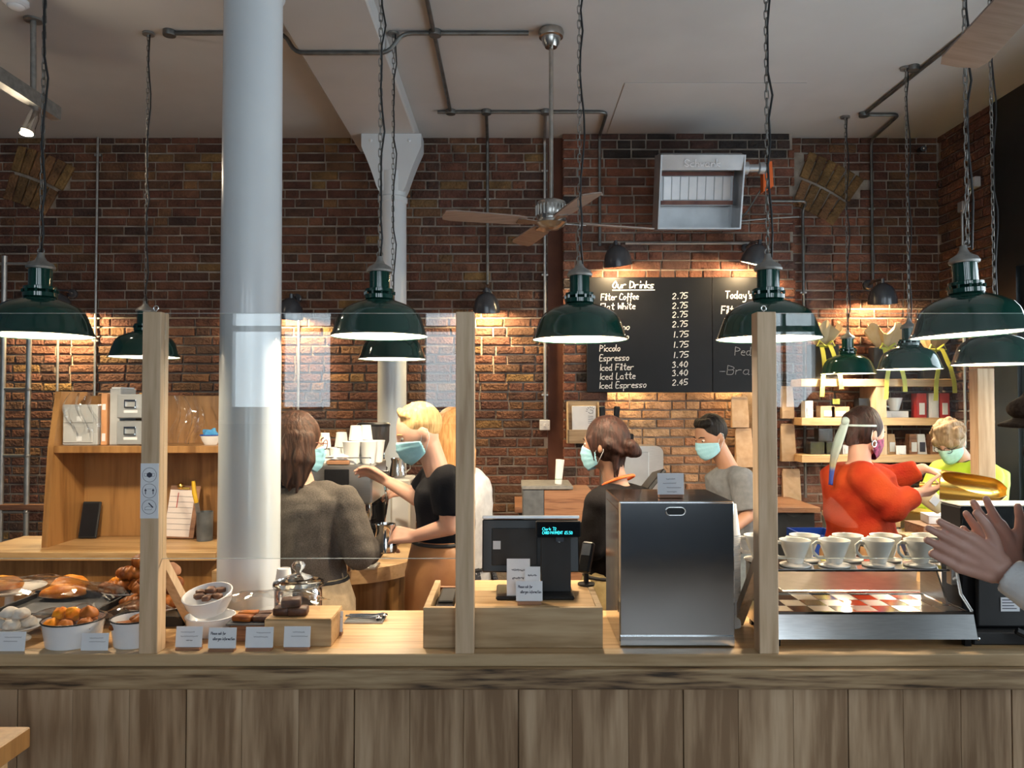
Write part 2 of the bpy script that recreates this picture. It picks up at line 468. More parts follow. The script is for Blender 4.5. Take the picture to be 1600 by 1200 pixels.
# flush access panel in the ceiling
pa, pb, pc, pd = [WZ(*q, CEIL) for q in ((976, 129), (1262, 128), (1210, 203), (948, 205))]
m = MB(); m.box(pa.x, pb.x, pa.y, pd.y + 0.02, CEIL - 0.006, CEIL - 0.001, b=0.003)
m.build('access_panel', M['plaster'], ceiling, smooth=0)
# front wall behind the viewer with sash windows and one added glazed door
bx = []; x = XL
for a, b, c in FRONT_WINDOWS:
    zs = (c, WIN_TOP)
    bx.append((x, a, YF - 0.15, YF, 0, CEIL)); bx.append((a, b, YF - 0.15, YF, 0, zs[0])); bx.append((a, b, YF - 0.15, YF, zs[1], CEIL)); x = b
bx.append((x, XR + 0.2, YF - 0.15, YF, 0, CEIL))
shell('wall_front', M['wall_paint'], *bx)
for i, (a, b, c) in enumerate(FRONT_WINDOWS):
    zs = (c, WIN_TOP)
    w = struct(thing('window_%d' % (i + 1), None, None, ((a + b) / 2, YF - 0.06, zs[0])))
    h = zs[1] - zs[0]; hw = (b - a) / 2
    m = MB()
    m.box(-hw, -hw + 0.08, -0.05, 0.05, 0, h); m.box(hw - 0.08, hw, -0.05, 0.05, 0, h)
    m.box(-hw + 0.08, hw - 0.08, -0.05, 0.05, 0, 0.14); m.box(-hw + 0.08, hw - 0.08, -0.05, 0.05, h - 0.08, h)
    m.box(-hw + 0.08, hw - 0.08, -0.03, 0.03, h / 2 - 0.03, h / 2 + 0.03); m.box(-0.02, 0.02, -0.025, 0.025, 0.14, h - 0.08)
    m.build('window_frame', M['frame_white'], w, smooth=0)
    m = MB(); m.box(-hw + 0.08, hw - 0.08, -0.004, 0.004, 0.14, h - 0.08); m.build('pane', M['glass'], w, smooth=0)
    m = MB(); m.box(-hw - 0.05, hw + 0.05, 0.06, 0.16, -0.04, 0.0, b=0.008); m.build('window_sill', M['frame_white'], w)

# shopfront side wall: dark painted frame with glazing, brick return next to the back wall
bx = [(XR, XR + 0.15, YF, SIDE_OPEN[0][0], 0, CEIL)]
for i, (a, b) in enumerate(SIDE_OPEN):
    nx = SIDE_OPEN[i + 1][0] if i < 2 else 5.68
    bx += [(XR, XR + 0.15, a, b, 0, 0.4), (XR, XR + 0.15, a, b, 2.65, CEIL), (XR, XR + 0.15, b, nx, 0, CEIL)]
wall_right = shell('wall_right', M['navy'], *bx)
m = MB(); m.box(XR + 0.025, XR + 0.15, 5.68, YB + 0.3, 0, CEIL); m.build('brick_return', M['mortar'], wall_right, smooth=0)
for i, (a, b) in enumerate(SIDE_OPEN):
    w = struct(thing('window_%d' % (i + 5), None, None, (XR + 0.06, (a + b) / 2, 0.4)))
    hw = (b - a) / 2
    m = MB(); m.box(-0.03, 0.03, -hw, -hw + 0.05, 0, 2.25); m.box(-0.03, 0.03, hw - 0.05, hw, 0, 2.25); m.box(-0.03, 0.03, -hw + 0.05, hw - 0.05, 0, 0.12); m.box(-0.03, 0.03, -hw + 0.05, hw - 0.05, 2.19, 2.25)
    m.box(-0.02, 0.02, -hw + 0.05, hw - 0.05, 1.2, 1.25)
    m.build('window_frame', M['navy'], w, smooth=0)
    m = MB(); m.box(-0.004, 0.004, -hw + 0.05, hw - 0.05, 0.12, 2.19); m.build('pane', M['glass'], w, smooth=0)

# back wall: mortar body with a projecting breast, a lit alcove and a dark plastered strip
BRX0, BRX1, BRY = 0.42, 2.335, 6.30
ALX0, ALX1, ALZ = 0.765, 2.0, 1.92
wall_back = MB()
wall_back.box(XL, BRX0 - 0.12, YB + 0.018, YB + 0.4, 0, CEIL)
wall_back.box(BRX1, XR + 0.1, YB + 0.018, YB + 0.4, 0, CEIL)
wall_back.box(BRX0 + 0.012, ALX0, BRY + 0.018, YB + 0.4, 0, CEIL)
wall_back.box(ALX1, BRX1 - 0.012, BRY + 0.018, YB + 0.4, 0, CEIL)
wall_back.box(ALX0, ALX1, BRY + 0.018, YB + 0.4, ALZ, CEIL)
wall_back.box(ALX0, ALX1, BRY + 0.26, YB + 0.4, 0, ALZ)
wall_back = struct(wall_back.build('wall_back', M['mortar'], smooth=0))
m = MB(); m.box(BRX0 - 0.12, BRX0 + 0.012, YB + 0.01, YB + 0.3, 0, CEIL)
m.build('plaster_strip', pm('red_brown_render', (0.085, 0.028, 0.015), (0.13, 0.045, 0.022), scale=5, rough=0.75, bmp=0.5, bscale=30), wall_back, smooth=0)

CO, BL, HD, JT = 0.0772, 0.222, 0.106, 0.0135
rb = random.Random(3)
BRICKS = []       # (plane, u0, u1, z0, z1, depth, material key)
def lay(plane, u0, u1, z0, z1, depth, key, skip=None, seed=0, keyfn=None):
    r = random.Random(seed); k = int(z0 / CO)
    while k * CO < z1 - 0.02:
        za = max(k * CO + JT / 2, z0); zb = min((k + 1) * CO - JT / 2, z1)
        u = u0 - (0.0 if k % 2 else BL / 2) - r.uniform(0, 0.03)
        while u < u1:
            ln = HD if (k % 2 and r.random() < 0.42) or r.random() < 0.10 else BL
            ln += r.uniform(-0.008, 0.008)
            a, b = max(u + JT / 2, u0), min(u + ln + JT / 2, u1)
            u += ln + JT
            if b - a < 0.03: continue
            cx, cz = (a + b) / 2, (za + zb) / 2
            if skip and skip(cx, cz): continue
            j = r.uniform(-0.004, 0.004)
            BRICKS.append((plane, a, b, za + r.uniform(-0.002, 0.002), zb + r.uniform(-0.003, 0.002), depth + j, keyfn(cx, cz, r) if keyfn else key))
        k += 1
def arch(cxp, cyp, D):
    c = W(cxp, cyp, D); return c.x, c.z
AR = [(*arch(1150, 560, YB), 1, R(15.5), R(37)), (*arch(-60, 560, YB), 1, R(15), R(29))]
RI, RO = 1.38, 1.86
def in_arch(x, z):
    for (ax, az, s, t0, t1) in AR:
        dx, dz = x - ax, z - az
        rr = math.hypot(dx, dz); t = math.atan2(dx, dz)
        if RI + 0.045 < rr < RO - 0.06 and t0 + 0.02 < t < t1 - 0.02: return True
    return False
ZLOW = 0.55
lay('b', XL, BRX0 - 0.125, ZLOW, CEIL, YB, 'brick', in_arch, 1, lambda x, z, r: 'brick_ochre' if r.random() < 0.07 else 'brick')
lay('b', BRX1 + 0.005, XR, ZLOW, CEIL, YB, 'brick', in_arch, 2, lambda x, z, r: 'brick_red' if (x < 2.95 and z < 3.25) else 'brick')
def soot(x, z, r):
    if z > CEIL - 0.2 and 0.75 < x < 2.25: return 'brick_sooty'
    return 'brick_sooty' if r.random() < 0.14 else 'brick_red'
lay('b', BRX0, BRX1, ZLOW, CEIL, BRY, 'brick_red', lambda x, z: ALX0 - 0.03 < x < ALX1 + 0.03 and z < ALZ, 3, soot)
lay('b', ALX0 - 0.09, ALX0, ZLOW, ALZ, BRY, 'brick_red', None, 4)
lay('b', ALX1, ALX1 + 0.09, ZLOW, ALZ, BRY, 'brick_red', None, 5)
lay('b', ALX0, ALX1, 0.7, ALZ, BRY + 0.242, 'brick_buff', None, 6)
lay('r', 5.68, YB, ZLOW, CEIL, XR, 'brick', None, 7)

def brick_geo(m, u0, u1, z0, z1, d, plane, r):
    ch = 0.007; vs = []
    for (ins, dd) in ((0, d + 0.03), (0, d + ch), (ch, d)):
        for (uu, zz) in ((u0 + ins, z0 + ins), (u1 - ins, z0 + ins), (u1 - ins, z1 - ins), (u0 + ins, z1 - ins)):
            ju, jz, jd = (r.uniform(-.004, .005), r.uniform(-.0035, .0045), r.uniform(-.002, .004)) if ins else (0, 0, 0)
            vs.append((uu + ju, dd + jd, zz + jz) if plane == 'b' else (dd + jd, uu + ju, zz + jz))
    fs = [(8, 9, 10, 11)]
    for o in (0, 4):
        fs += [(o + i, o + (i + 1) % 4, o + 4 + (i + 1) % 4, o + 4 + i) for i in range(4)]
    m.add(vs, fs)
def bpix(b):
    p = Vector(((b[1] + b[2]) / 2, b[5], (b[3] + b[4]) / 2)) if b[0] == 'b' else Vector((b[5], (b[1] + b[2]) / 2, (b[3] + b[4]) / 2))
    return 800 + F * p.x / p.y, 630 - F * (p.z - EYE.z) / p.y
def rank(b):
    if b[0] != 'b' or b[2] - b[1] < 0.2: return 9
    x, y = bpix(b)
    if 205 < y < 430 and 880 < x < 1240: return 0
    if 615 < y < 780 and 950 < x < 1180: return 0
    if 215 < y < 640 and 645 < x < 850: return 1
    if 215 < y < 480 and (440 < x < 580 or 90 < x < 340): return 2
    return 8
BRICKS.sort(key=rank)
# the bricks that show largest: objects of their own, sharing a few meshes per kind
proto = {}
def unit_brick(key, v):
    if (key, v) not in proto:
        m = MB(); brick_geo(m, -0.5, 0.5, -0.5, 0.5, 0.0, 'b', random.Random(v))
        L0, H0 = 0.212, 0.066; m = MB(); brick_geo(m, -L0 / 2, L0 / 2, -H0 / 2, H0 / 2, 0.0, 'b', random.Random(v))
        me = m.mesh('brick'); me.materials.append(M[key]); proto[key, v] = me
    return proto[key, v]
for i, b in enumerate(BRICKS[:300]):
    sx = (b[2] - b[1]) / 0.212; sz = (b[4] - b[3]) / 0.066
    piece(unit_brick(b[6], i % 4), 'brick', wall_back,
          Matrix.Translation(((b[1] + b[2]) / 2, b[5], (b[3] + b[4]) / 2)) @ Matrix.Diagonal((sx, 1, sz, 1)))
groups = {}
for b in BRICKS[300:]:
    groups.setdefault(('right' if b[0] == 'r' else 'back', b[6]), MB())
    brick_geo(groups[('right' if b[0] == 'r' else 'back', b[6])], b[1], b[2], b[3], b[4], b[5], b[0], rb)
# voussoirs of the two old relieving arches
for (ax, az, s, t0, t1) in AR:
    for ring in range(2):
        ra = RI + ring * (BL + 0.025)
        t = t0
        while t < t1:
            m = groups.setdefault(('back', 'brick_ochre'), MB())
            Mt = Matrix.Translation((ax, 0, az)) @ Matrix.Rotation(t, 4, 'Y') @ Matrix.Translation((0, 0, ra))
            q = MB(Mt); brick_geo(q, -0.036, 0.036, 0.0, BL, YB - 0.007, 'b', rb)
            if all(v[2] < CEIL for v in q.v) and all(XL < v[0] < XR for v in q.v) and not any(BRX0 - 0.14 < v[0] < BRX1 + 0.01 for v in q.v): m.add(q.v, q.f)
            t += 0.083 / (ra + 0.1)
for (side, key), m in groups.items():
    o = m.build('brickwork', M[key], wall_back if side == 'back' else wall_right, smooth=0)
    o['kind'] = 'stuff'
# alcove lamp under the lintel
al = thing('cabinet_downlight', 'small warm downlight under the lintel of the lit brick alcove', 'light', (1.86, BRY + 0.10, ALZ))
m = MB(); m.lathe([(0.035, -0.001), (0.035, -0.03), (0.028, -0.032), (0.028, -0.008)], n=20); m.build('housing', M['nickel'], al)
m = MB(); m.ball((0, 0, -0.022), 0.02, 0.02, 0.012); m.build('bulb', M['bulb'], al)
point_light(al, (-0.0, 0.0, -0.06), 4.5, (1.0, 0.66, 0.32), 0.025)
al2 = dup(al, (0.95, BRY + 0.10, ALZ), 0, 'small warm downlight tucked above the knife handles in the brick alcove')
point_light(al2, (0, 0, -0.06), 4.5, (1.0, 0.66, 0.32), 0.025)

# ceiling beam and cast-iron columns
m = MB(); m.box(-1.28, -0.76, YF, YB + 0.01, CEIL - 0.12, CEIL, b=0.01)
beam = struct(m.build('beam', M['plaster'], smooth=0))
def column(name, x, y, r0, r1):
    c = struct(thing(name, None, None, (x, y, 0)))
    m = MB(); m.lathe([(r0 * 1.35, 0), (r0 * 1.35, 0.06), (r0 * 1.05, 0.1), (r0, 0.14), (r1, 3.26)], n=48); m.build('shaft', M['white_paint'], c)
    m = MB(); m.lathe([(r1 * 1.0, 3.26), (r1 * 1.08, 3.27), (r1 * 1.08, 3.30), (r1, 3.31), (r1, 3.5)], n=40); m.build('collar', M['white_paint'], c)
    m = MB()                                        # bracket capital: two curved wings across the beam
    pts = []
    for k in range(9):
        t = k / 8; pts.append((r1 * 0.9 + 0.125 * t ** 0.5 * (0.35 + 0.65 * t), 3.34 + 0.32 * t))
    top = CEIL - 0.121
    prof = [(-p[0], p[1]) for p in pts]
    out = [(p[0], p[1]) for p in pts] + [(pts[-1][0] + 0.012, 3.69), (pts[-1][0] + 0.012, top), (-pts[-1][0] - 0.012, top), (-pts[-1][0] - 0.012, 3.69)] + prof[::-1]
    m.prism(out, 'y', -r1 * 0.85, r1 * 0.85); m.build('capital', M['white_paint'], c, smooth=30)
    m = MB()
    for sx in (-0.16, 0.14): m.ball((sx, -r1 * 0.86, 3.735), 0.014, 0.01, 0.014, 10, 6)
    m.build('bolt', M['white_paint'], c)
    return c
column('column', -1.01, 2.965, 0.118, 0.110)
column('column', -0.945, 6.05, 0.118, 0.108)

# ================================================================ PENDANTS
SHADE_R = 0.20
def pendant(x, rimy, D, label, power=56, tilt=0.0):
    p = W(x, rimy, D)
    t = thing('pendant_lamp', label, 'lamp', (p.x, p.y, p.z), 0, 'green enamel pendant lamps')
    Mx = Matrix.Rotation(tilt, 4, 'Y')
    outer = [(0.055, 0.150), (0.075, 0.142), (0.118, 0.126), (0.150, 0.106), (0.168, 0.082), (0.180, 0.05), (0.192, 0.015), (0.200, 0.0), (0.2025, -0.003), (0.2005, -0.006)]
    inner = [(0.1975, -0.003), (0.188, 0.015), (0.176, 0.05), (0.163, 0.08), (0.145, 0.102), (0.115, 0.121), (0.072, 0.137), (0.0, 0.139)]
    m = MB(Mx); m.lathe(outer + [(0.1985, -0.004)] + [(r, z) for r, z in inner[:1]], n=48)
    m.f = [f for f in m.f if len(f) == 4]
    m.build('shade', M['green'], t, smooth=60)
    m = MB(Mx); m.lathe(inner, n=48); m.f = [f for f in m.f if len(f) == 4]; m.build('inner_reflector', M['enamel_white'], t, smooth=60)
    m = MB(Mx)
    m.lathe([(0.050, 0.145), (0.062, 0.152), (0.062, 0.168), (0.050, 0.172), (0.046, 0.176), (0.060, 0.180), (0.060, 0.192), (0.043, 0.196), (0.043, 0.268), (0.040, 0.27)], n=32)
    for k in range(10):
        a = 2 * math.pi * k / 10
        m.box(0.061 * math.cos(a) - 0.004, 0.061 * math.cos(a) + 0.004, 0.061 * math.sin(a) - 0.004, 0.061 * math.sin(a) + 0.004, 0.168, 0.182)
    m.build('neck', M['green'], t, smooth=40)
    m = MB(Mx); m.lathe([(0.052, 0.264), (0.054, 0.272), (0.046, 0.286), (0.022, 0.30), (0.014, 0.315), (0.012, 0.33), (0.0, 0.332)], n=28); m.build('cap', M['cast'], t)
    m = MB(Mx); m.ball((0, 0, 0.102), 0.028, 0.028, 0.034); m.build('bulb', M['bulb'], t, smooth=180)
    point_light(t, (0.03 * math.sin(tilt), 0, 0.052), power, (1.0, 0.80, 0.55), 0.035)
    H = CEIL - p.z
    m = MB(); z = 0.335; k = 0; lh = 0.040
    m.tube([(0.013 * math.cos(a), 0, 0.338 + 0.013 * math.sin(a)) for a in [2 * math.pi * q / 10 for q in range(10)]], 0.003, 5, closed=True)
    z = 0.352
    while z < H - 0.02:
        pts = []
        for q in range(10):
            a = 2 * math.pi * q / 10
            u = 0.0075 * math.cos(a); w = math.sin(a) * 0.0105 + (0.0095 if math.sin(a) > 0 else -0.0095)
            pts.append((u, 0, z + w) if k % 2 else (0, u, z + w))
        m.tube(pts, 0.0026, 4, closed=True)
        z += lh * 0.80; k += 1
    m.build('chain', M['chain'], t, smooth=180)
    r = random.Random(int(x)); path = []; n = 18
    for q in range(n + 1):
        s = q / n; off = 0.012 + 0.010 * math.sin(s * 19 + x) * (1 - abs(2 * s - 1) ** 6)
        path.append((off * (1 if r.random() < 0.8 else 0.3), -0.006, 0.315 + (H - 0.325) * s))
    m = MB(); m.tube(path, 0.0042, 6); m.build('cable', M['cable'], t, smooth=180)
    m = MB(); m.lathe([(0.035, H - 0.014), (0.035, H - 0.001)], n=20); m.tube([(0, 0, H - 0.03), (0, 0, H - 0.012)], 0.008, 8); m.build('ceiling_hook', M['cast'], t)
    return t
pendant(62, 523, 3.08, 'green enamel pendant lamp above the enamelware pastry bowls')
pendant(593, 524, 3.2, 'green enamel pendant lamp over the glass cookie jar, in front of the pale wall column')
pendant(906, 529, 3.24, 'green enamel pendant lamp covering the lower corner of the drinks menu board')
pendant(1201, 528, 3.0, 'green enamel pendant lamp behind the screen post next to the steel cabinet')
pendant(1514, 521, 2.87, 'green enamel pendant lamp above the black grinder', tilt=R(-3))
pendant(226, 557, 4.57, 'green enamel pendant lamp above the metal card drawers', 45)
pendant(613, 560, 4.57, 'green enamel pendant lamp above the espresso machine', 42)
pendant(1325, 583, 5.92, 'small-looking green enamel pendant lamp before the wrapped gift bags', 40)
pendant(1421, 576, 5.05, 'green enamel pendant lamp over the woman in the red jumper', 45)
pendant(1555, 568, 3.9, 'green enamel pendant lamp over the person in the yellow jacket', 50)

# ================================================================ WALL LAMPS
def wall_lamp(x, y, D, label, turn=0.0, power=62, arm=0.16):
    """dark dome on a short swan arm; (x, y) is the rim centre"""
    p = W(x, y, D); wy = BRY if (BRX0 < p.x < BRX1) else YB
    t = thing('wall_lamp', label, 'lamp', (p.x, p.y, p.z), 0, 'charcoal dome wall lamps')
    Mx = Matrix.Rotation(turn, 4, 'Y') @ Matrix.Rotation(R(12), 4, 'X')
    o = [(0.014, 0.165), (0.035, 0.158), (0.070, 0.135), (0.095, 0.095), (0.107, 0.05), (0.112, 0.0), (0.109, -0.002)]
    i = [(0.108, 0.0), (0.103, 0.05), (0.091, 0.092), (0.066, 0.13), (0.03, 0.152), (0.0, 0.155)]
    m = MB(Mx); m.lathe(o + i[:1], n=36); m.f = [f for f in m.f if len(f) == 4]; m.build('shade', M['domegrey'], t, smooth=60)
    m = MB(Mx); m.lathe(i, n=36); m.f = [f for f in m.f if len(f) == 4]; m.build('inner_reflector', M['enamel_white'], t, smooth=60)
    m = MB(Mx); m.ball((0, 0, 0.075), 0.03, 0.03, 0.04); m.build('bulb', M['bulb'], t, smooth=180)
    top = Mx @ Vector((0, 0, 0.17)); dy = wy - p.y
    m = MB(); m.tube([top - Mx.to_3x3() @ Vector((0, 0, 0.02)), top + Vector((0, 0.0, 0.02)), (top.x * 0.6, dy * 0.5, top.z + 0.035), (top.x * 0.3, dy - 0.03, top.z + 0.02)], 0.014, 10)
    m.build('arm', M['domegrey'], t)
    m = MB(); m.lathe([(0.04, 0), (0.04, 0.02), (0.03, 0.028)], n=20); m.v = [(v[0] + top.x * 0.3, dy - v[2], v[1] + top.z + 0.02) for v in m.v]
    m.build('wall_box', M['domegrey'], t)
    point_light(t, tuple(Mx @ Vector((0, 0, 0.028))), power, (1.0, 0.72, 0.38), 0.03)
    return t
wall_lamp(452, 497, 6.2, 'charcoal dome wall lamp beside the big white column', R(8))
wall_lamp(760, 488, 6.2, 'charcoal dome wall lamp alone on the open brickwork beside the ceiling fan', 0)
wall_lamp(966, 415, 6.05, 'charcoal dome wall lamp over the Our Drinks heading', R(-8), 42)
wall_lamp(1178, 413, 6.05, 'charcoal dome wall lamp over the Today\'s filter side of the board', R(14), 42)
wall_lamp(1379, 474, 6.15, 'charcoal dome wall lamp above the gift bags on the shelves', R(-5))
wall_lamp(92, 490, 6.2, 'charcoal dome wall lamp by the steel pipe rack', R(0), 100)

# ================================================================ CONDUITS
def conduit(label, paths, boxes=(), r=0.0125, mat='conduit', clips=(), name='conduit_run'):
    """each path and box in world space"""
    t = thing(name, label, 'conduit', paths[0][0], 0, 'steel electrical conduits')
    for p in paths:
        q = [Vector(a) for a in p]; out = [q[0]]
        for i in range(1, len(q) - 1):                 # bends
            a = (q[i - 1] - q[i]); b = (q[i + 1] - q[i]); d = min(0.06, a.length * 0.45, b.length * 0.45)
            A = q[i] + a.normalized() * d; B = q[i] + b.normalized() * d
            for k in range(5):
                s = k / 4; out.append(A * (1 - s) ** 2 + q[i] * 2 * s * (1 - s) + B * s * s)
        out.append(q[-1])
        m = MB(); m.tube(out, r, 10); m.build('pipe', M[mat], t, world=True)
    for c in boxes:
        c = Vector(c); m = MB(); m.lathe([(0.036, -0.016), (0.038, -0.010), (0.038, 0.016)], c=c, n=20); m.build('junction_box', M[mat], t, world=True)
    for c in clips:
        c = Vector(c); m = MB(); m.box(c.x - 0.028, c.x + 0.028, c.y - 0.004, c.y + 0.012, c.z - 0.009, c.z + 0.009, b=0.003); m.build('saddle_clip', M['conduit_lt'], t, world=True)
    return t
zc = CEIL - 0.016; zb = CEIL - 0.12 - 0.016
def C(x, y): p = WZ(x, y, CEIL); p.z = zc; return p
yA = C(680, 48).y
a0 = C(262, 45)
conduit('dark ceiling conduit that dips under the boxed beam and ends at the fan canopy',
        [[(a0.x, yA, zc), (-1.36, yA, zc), (-1.30, yA, zb), (-0.74, yA, zb), (-0.66, yA, zc), (C(826, 48).x, yA, zc)]], [(a0.x, yA, zc), (C(680, 48).x, yA, zc)])
xJ = C(704, 171).x; yB_ = C(704, 172).y
conduit('dark ceiling conduit running from over the counter back to the row of wall drops', [[(xJ, 0.6, zc), (xJ, yB_, zc)]], [(xJ, yB_, zc)])
xa, xb2, xc = C(760, 172).x, C(852, 176).x, C(947, 176).x
conduit('long ceiling conduit parallel to the brick wall', [[(xJ - 0.1, yB_, zc), (xc, yB_, zc), (xc, BRY - 0.016, zc - 0.005), (xc, BRY - 0.016, W(0, 385, BRY).z)]], [(xa, yB_, zc), (xb2, yB_, zc)],
        clips=[(xc, BRY - 0.016, W(0, 305, BRY).z)])
px_ = W(762, 300, YB).x
conduit('steel conduit dropping to the wall lamp on open brickwork', [[(xa, yB_, zc), (px_ - 0.002, YB - 0.018, zc - 0.004), (px_, YB - 0.018, W(0, 445, YB).z)]], clips=[(px_, YB - 0.018, W(0, 312, YB).z)])
ps = W(851, 300, YB).x
conduit('steel conduit dropping to the white light switch', [[(xb2, yB_, zc), (ps, YB - 0.018, zc - 0.004), (ps, YB - 0.018, W(0, 655, YB).z)]],
        clips=[(ps, YB - 0.018, W(0, yy, YB).z) for yy in (268, 430, 617)], mat='conduit_lt')
zz = W(0, 381, BRY).z
conduit('horizontal conduit joining the two lamps over the menu board', [[(W(975, 0, BRY).x, BRY - 0.016, zz), (W(1178, 0, BRY).x, BRY - 0.016, zz)]], mat='conduit_lt', clips=[(W(1066, 0, BRY).x, BRY - 0.016, zz)])
e1, e2, e3 = C(1555, 12), C(1427, 103), C(1350, 176)
conduit('dark conduit slanting over the ceiling to the shelf wall', [[e1, e3, C(1405, 176), (W(1357, 0, YB).x, YB - 0.018, zc - 0.01), (W(1357, 0, YB).x, YB - 0.018, W(0, 438, YB).z)]],
        [e2, e3], clips=[(W(1357, 0, YB).x, YB - 0.018, W(0, 327, YB).z)])
pw = W(1252, 320, YB)
conduit('dark conduit rising beside the red brick panel', [[(pw.x - 0.3, YB - 0.12, pw.z), (pw.x, YB - 0.12, pw.z), (pw.x, YB - 0.03, pw.z - 0.05), (pw.x, YB - 0.03, 0.9)]], clips=[(pw.x, YB - 0.03, 2.6), (pw.x, YB - 0.03, 1.9)])
pl = W(153, 300, YB)
conduit('pale painted conduit down the brick wall above the card drawers', [[(pl.x, YB - 0.012, CEIL), (pl.x, YB - 0.012, 1.0)]], r=0.010, mat='conduit_lt', clips=[(pl.x, YB - 0.014, W(0, 243, YB).z), (pl.x, YB - 0.014, 2.2)])
pl2 = W(93, 480, YB)
conduit('grey conduit under the wall lamp by the pipe rack', [[(pl2.x, YB - 0.014, 2.42), (pl2.x, YB - 0.014, 1.0)]], r=0.011, mat='conduit_lt')
pl3 = W(467, 560, YB)
conduit('steel conduit under the wall lamp beside the big column', [[(pl3.x, YB - 0.014, 2.42), (pl3.x, YB - 0.014, 1.0)]], r=0.011, mat='conduit_lt')
pl4 = W(630, 560, YB)
conduit('steel conduit hidden beside the wall column', [[(pl4.x, YB - 0.014, 2.2), (pl4.x, YB - 0.014, 1.0)]], r=0.011, mat='conduit_lt')

def wall_plate(label, x, y, D, w, h, name='light_switch', cat='switch', d=0.03, plane='b'):
    p = W(x, y, D)
    t = thing(name, label, cat, p)
    m = MB()
    if plane == 'b': m.box(-w / 2, w / 2, -d, 0, -h / 2, h / 2, b=0.004)
    else: m.box(-d, 0, -w / 2, w / 2, -h / 2, h / 2, b=0.004)
    m.build('face_plate', M['porcelain'], t)
    m = MB()
    if plane == 'b':
        m.box(-0.010, 0.010, -d - 0.005, -d, -0.014, 0.014, b=0.003); m.build('rocker', M['porcelain'], t)
        m = MB()
        for s in (-1, 1): m.ball((s * w * 0.36, -d, 0), 0.003, 0.002, 0.003, 8, 6)
        m.build('screw', M['cast'], t)
    else:
        m.box(-d - 0.005, -d, -0.02, 0.02, -0.02, 0.02, b=0.003); m.build('lid', M['plastic_grey'], t)
    return t
wall_plate('white light switch at the foot of a wall conduit', 851, 664, YB - 0.002, 0.086, 0.086)
q = Vector((XR - 0.0, 5.85, W(1545, 283, 5.8).z))
t = thing('cable_box', 'white junction box high on the brick return beside the shopfront', 'box', q)
m = MB(); m.box(-0.05, -0.001, -0.05, 0.05, -0.04, 0.04, b=0.006); m.build('case', M['plastic_grey'], t)
m = MB(); m.tube([(-0.025, 0.03, -0.04), (-0.02, 0.12, -0.12), (-0.03, 0.14, -0.2)], 0.006, 6); m.build('cable', M['paper'], t)
t = thing('isolator_box', 'small grey isolator box under the junction box on the brick return', 'box', (XR, 6.02, q.z - 0.14))
m = MB(); m.box(-0.04, -0.001, -0.035, 0.035, -0.04, 0.04, b=0.005); m.build('case', M['alu'], t)
m = MB(); m.tube([(-0.02, 0, -0.04), (-0.02, 0, -1.9)], 0.011, 8); m.build('pipe', M['conduit_lt'], t)
# small security spotlight on the shelf wall
p = W(1437, 232, 6.3)
t = thing('security_camera', 'tiny black camera high on the shelf wall', 'camera', p)
m = MB(); m.cyl((0, -0.06, -0.02), (0.02, 0.04, 0.0), 0.022); m.tube([(0.02, 0.03, 0), (0.04, YB - p.y, 0.02)], 0.008, 6); m.build('body', M['black'], t)
m = MB(); m.ball((0, -0.062, -0.02), 0.010); m.build('lens', M['chrome'], t)

# ================================================================ CEILING FANS
def fan(x, y, yaw, label, zdrop=None):
    z0 = EYE.z + 1.085
    t = thing('ceiling_fan', label, 'fan', (x, y, CEIL), 0, 'ceiling fans')
    b = z0 - CEIL
    m = MB(); m.lathe([(0.072, -0.001), (0.078, -0.02), (0.072, -0.045), (0.058, -0.05), (0.052, -0.08), (0.036, -0.105), (0.0, -0.108)], n=36); m.build('canopy', M['nickel'], t)
    m = MB(); m.cyl((0, 0, -0.10), (0, 0, b + 0.10), 0.0135); m.build('down_rod', M['nickel'], t)
    m = MB()
    prof = [(0.0, b + 0.125), (0.06, b + 0.12), (0.085, b + 0.108), (0.09, b + 0.09)]
    m.lathe(prof + [(0.09, b + 0.02), (0.085, b + 0.012), (0.085, b + 0.0), (0.092, b - 0.004), (0.092, b - 0.018), (0.07, b - 0.035), (0.05, b - 0.05), (0.03, b - 0.056), (0.0, b - 0.058)], n=40)
    for k in range(24):
        a = 2 * math.pi * k / 24
        m.box(0.0905 * math.cos(a) - 0.004, 0.0905 * math.cos(a) + 0.004, 0.0905 * math.sin(a) - 0.004, 0.0905 * math.sin(a) + 0.004, b + 0.025, b + 0.085)
    m.build('motor', M['nickel'], t)
    for k in range(4):
        a = yaw + k * math.pi / 2
        Mb = Matrix.Rotation(a, 4, 'Z') @ Matrix.Translation((0, 0, b - 0.01)) @ Matrix.Rotation(R(11), 4, 'X')
        m = MB(Mb)
        out = [(0.16, -0.045), (0.22, -0.058), (0.60, -0.068), (0.645, -0.055), (0.655, 0.0), (0.645, 0.055), (0.60, 0.068), (0.22, 0.058), (0.16, 0.045)]
        m.prism(out, 'z', -0.004, 0.004); bl = m.build('blade', M['fanblade'], t)
        m = MB(Mb); m.prism([(0.07, -0.018), (0.15, -0.03), (0.21, -0.03), (0.21, 0.03), (0.15, 0.03), (0.07, 0.018)], 'z', -0.009, -0.0045); m.build('blade_iron', M['nickel'], bl)
    return t
fp = WZ(861, 47, CEIL)
fan(fp.x, fp.y, R(16), 'nickel ceiling fan with four brown blades in front of the brick wall')
fan(1.31, 1.78, R(80), 'nickel ceiling fan hanging above the customer side of the counter')

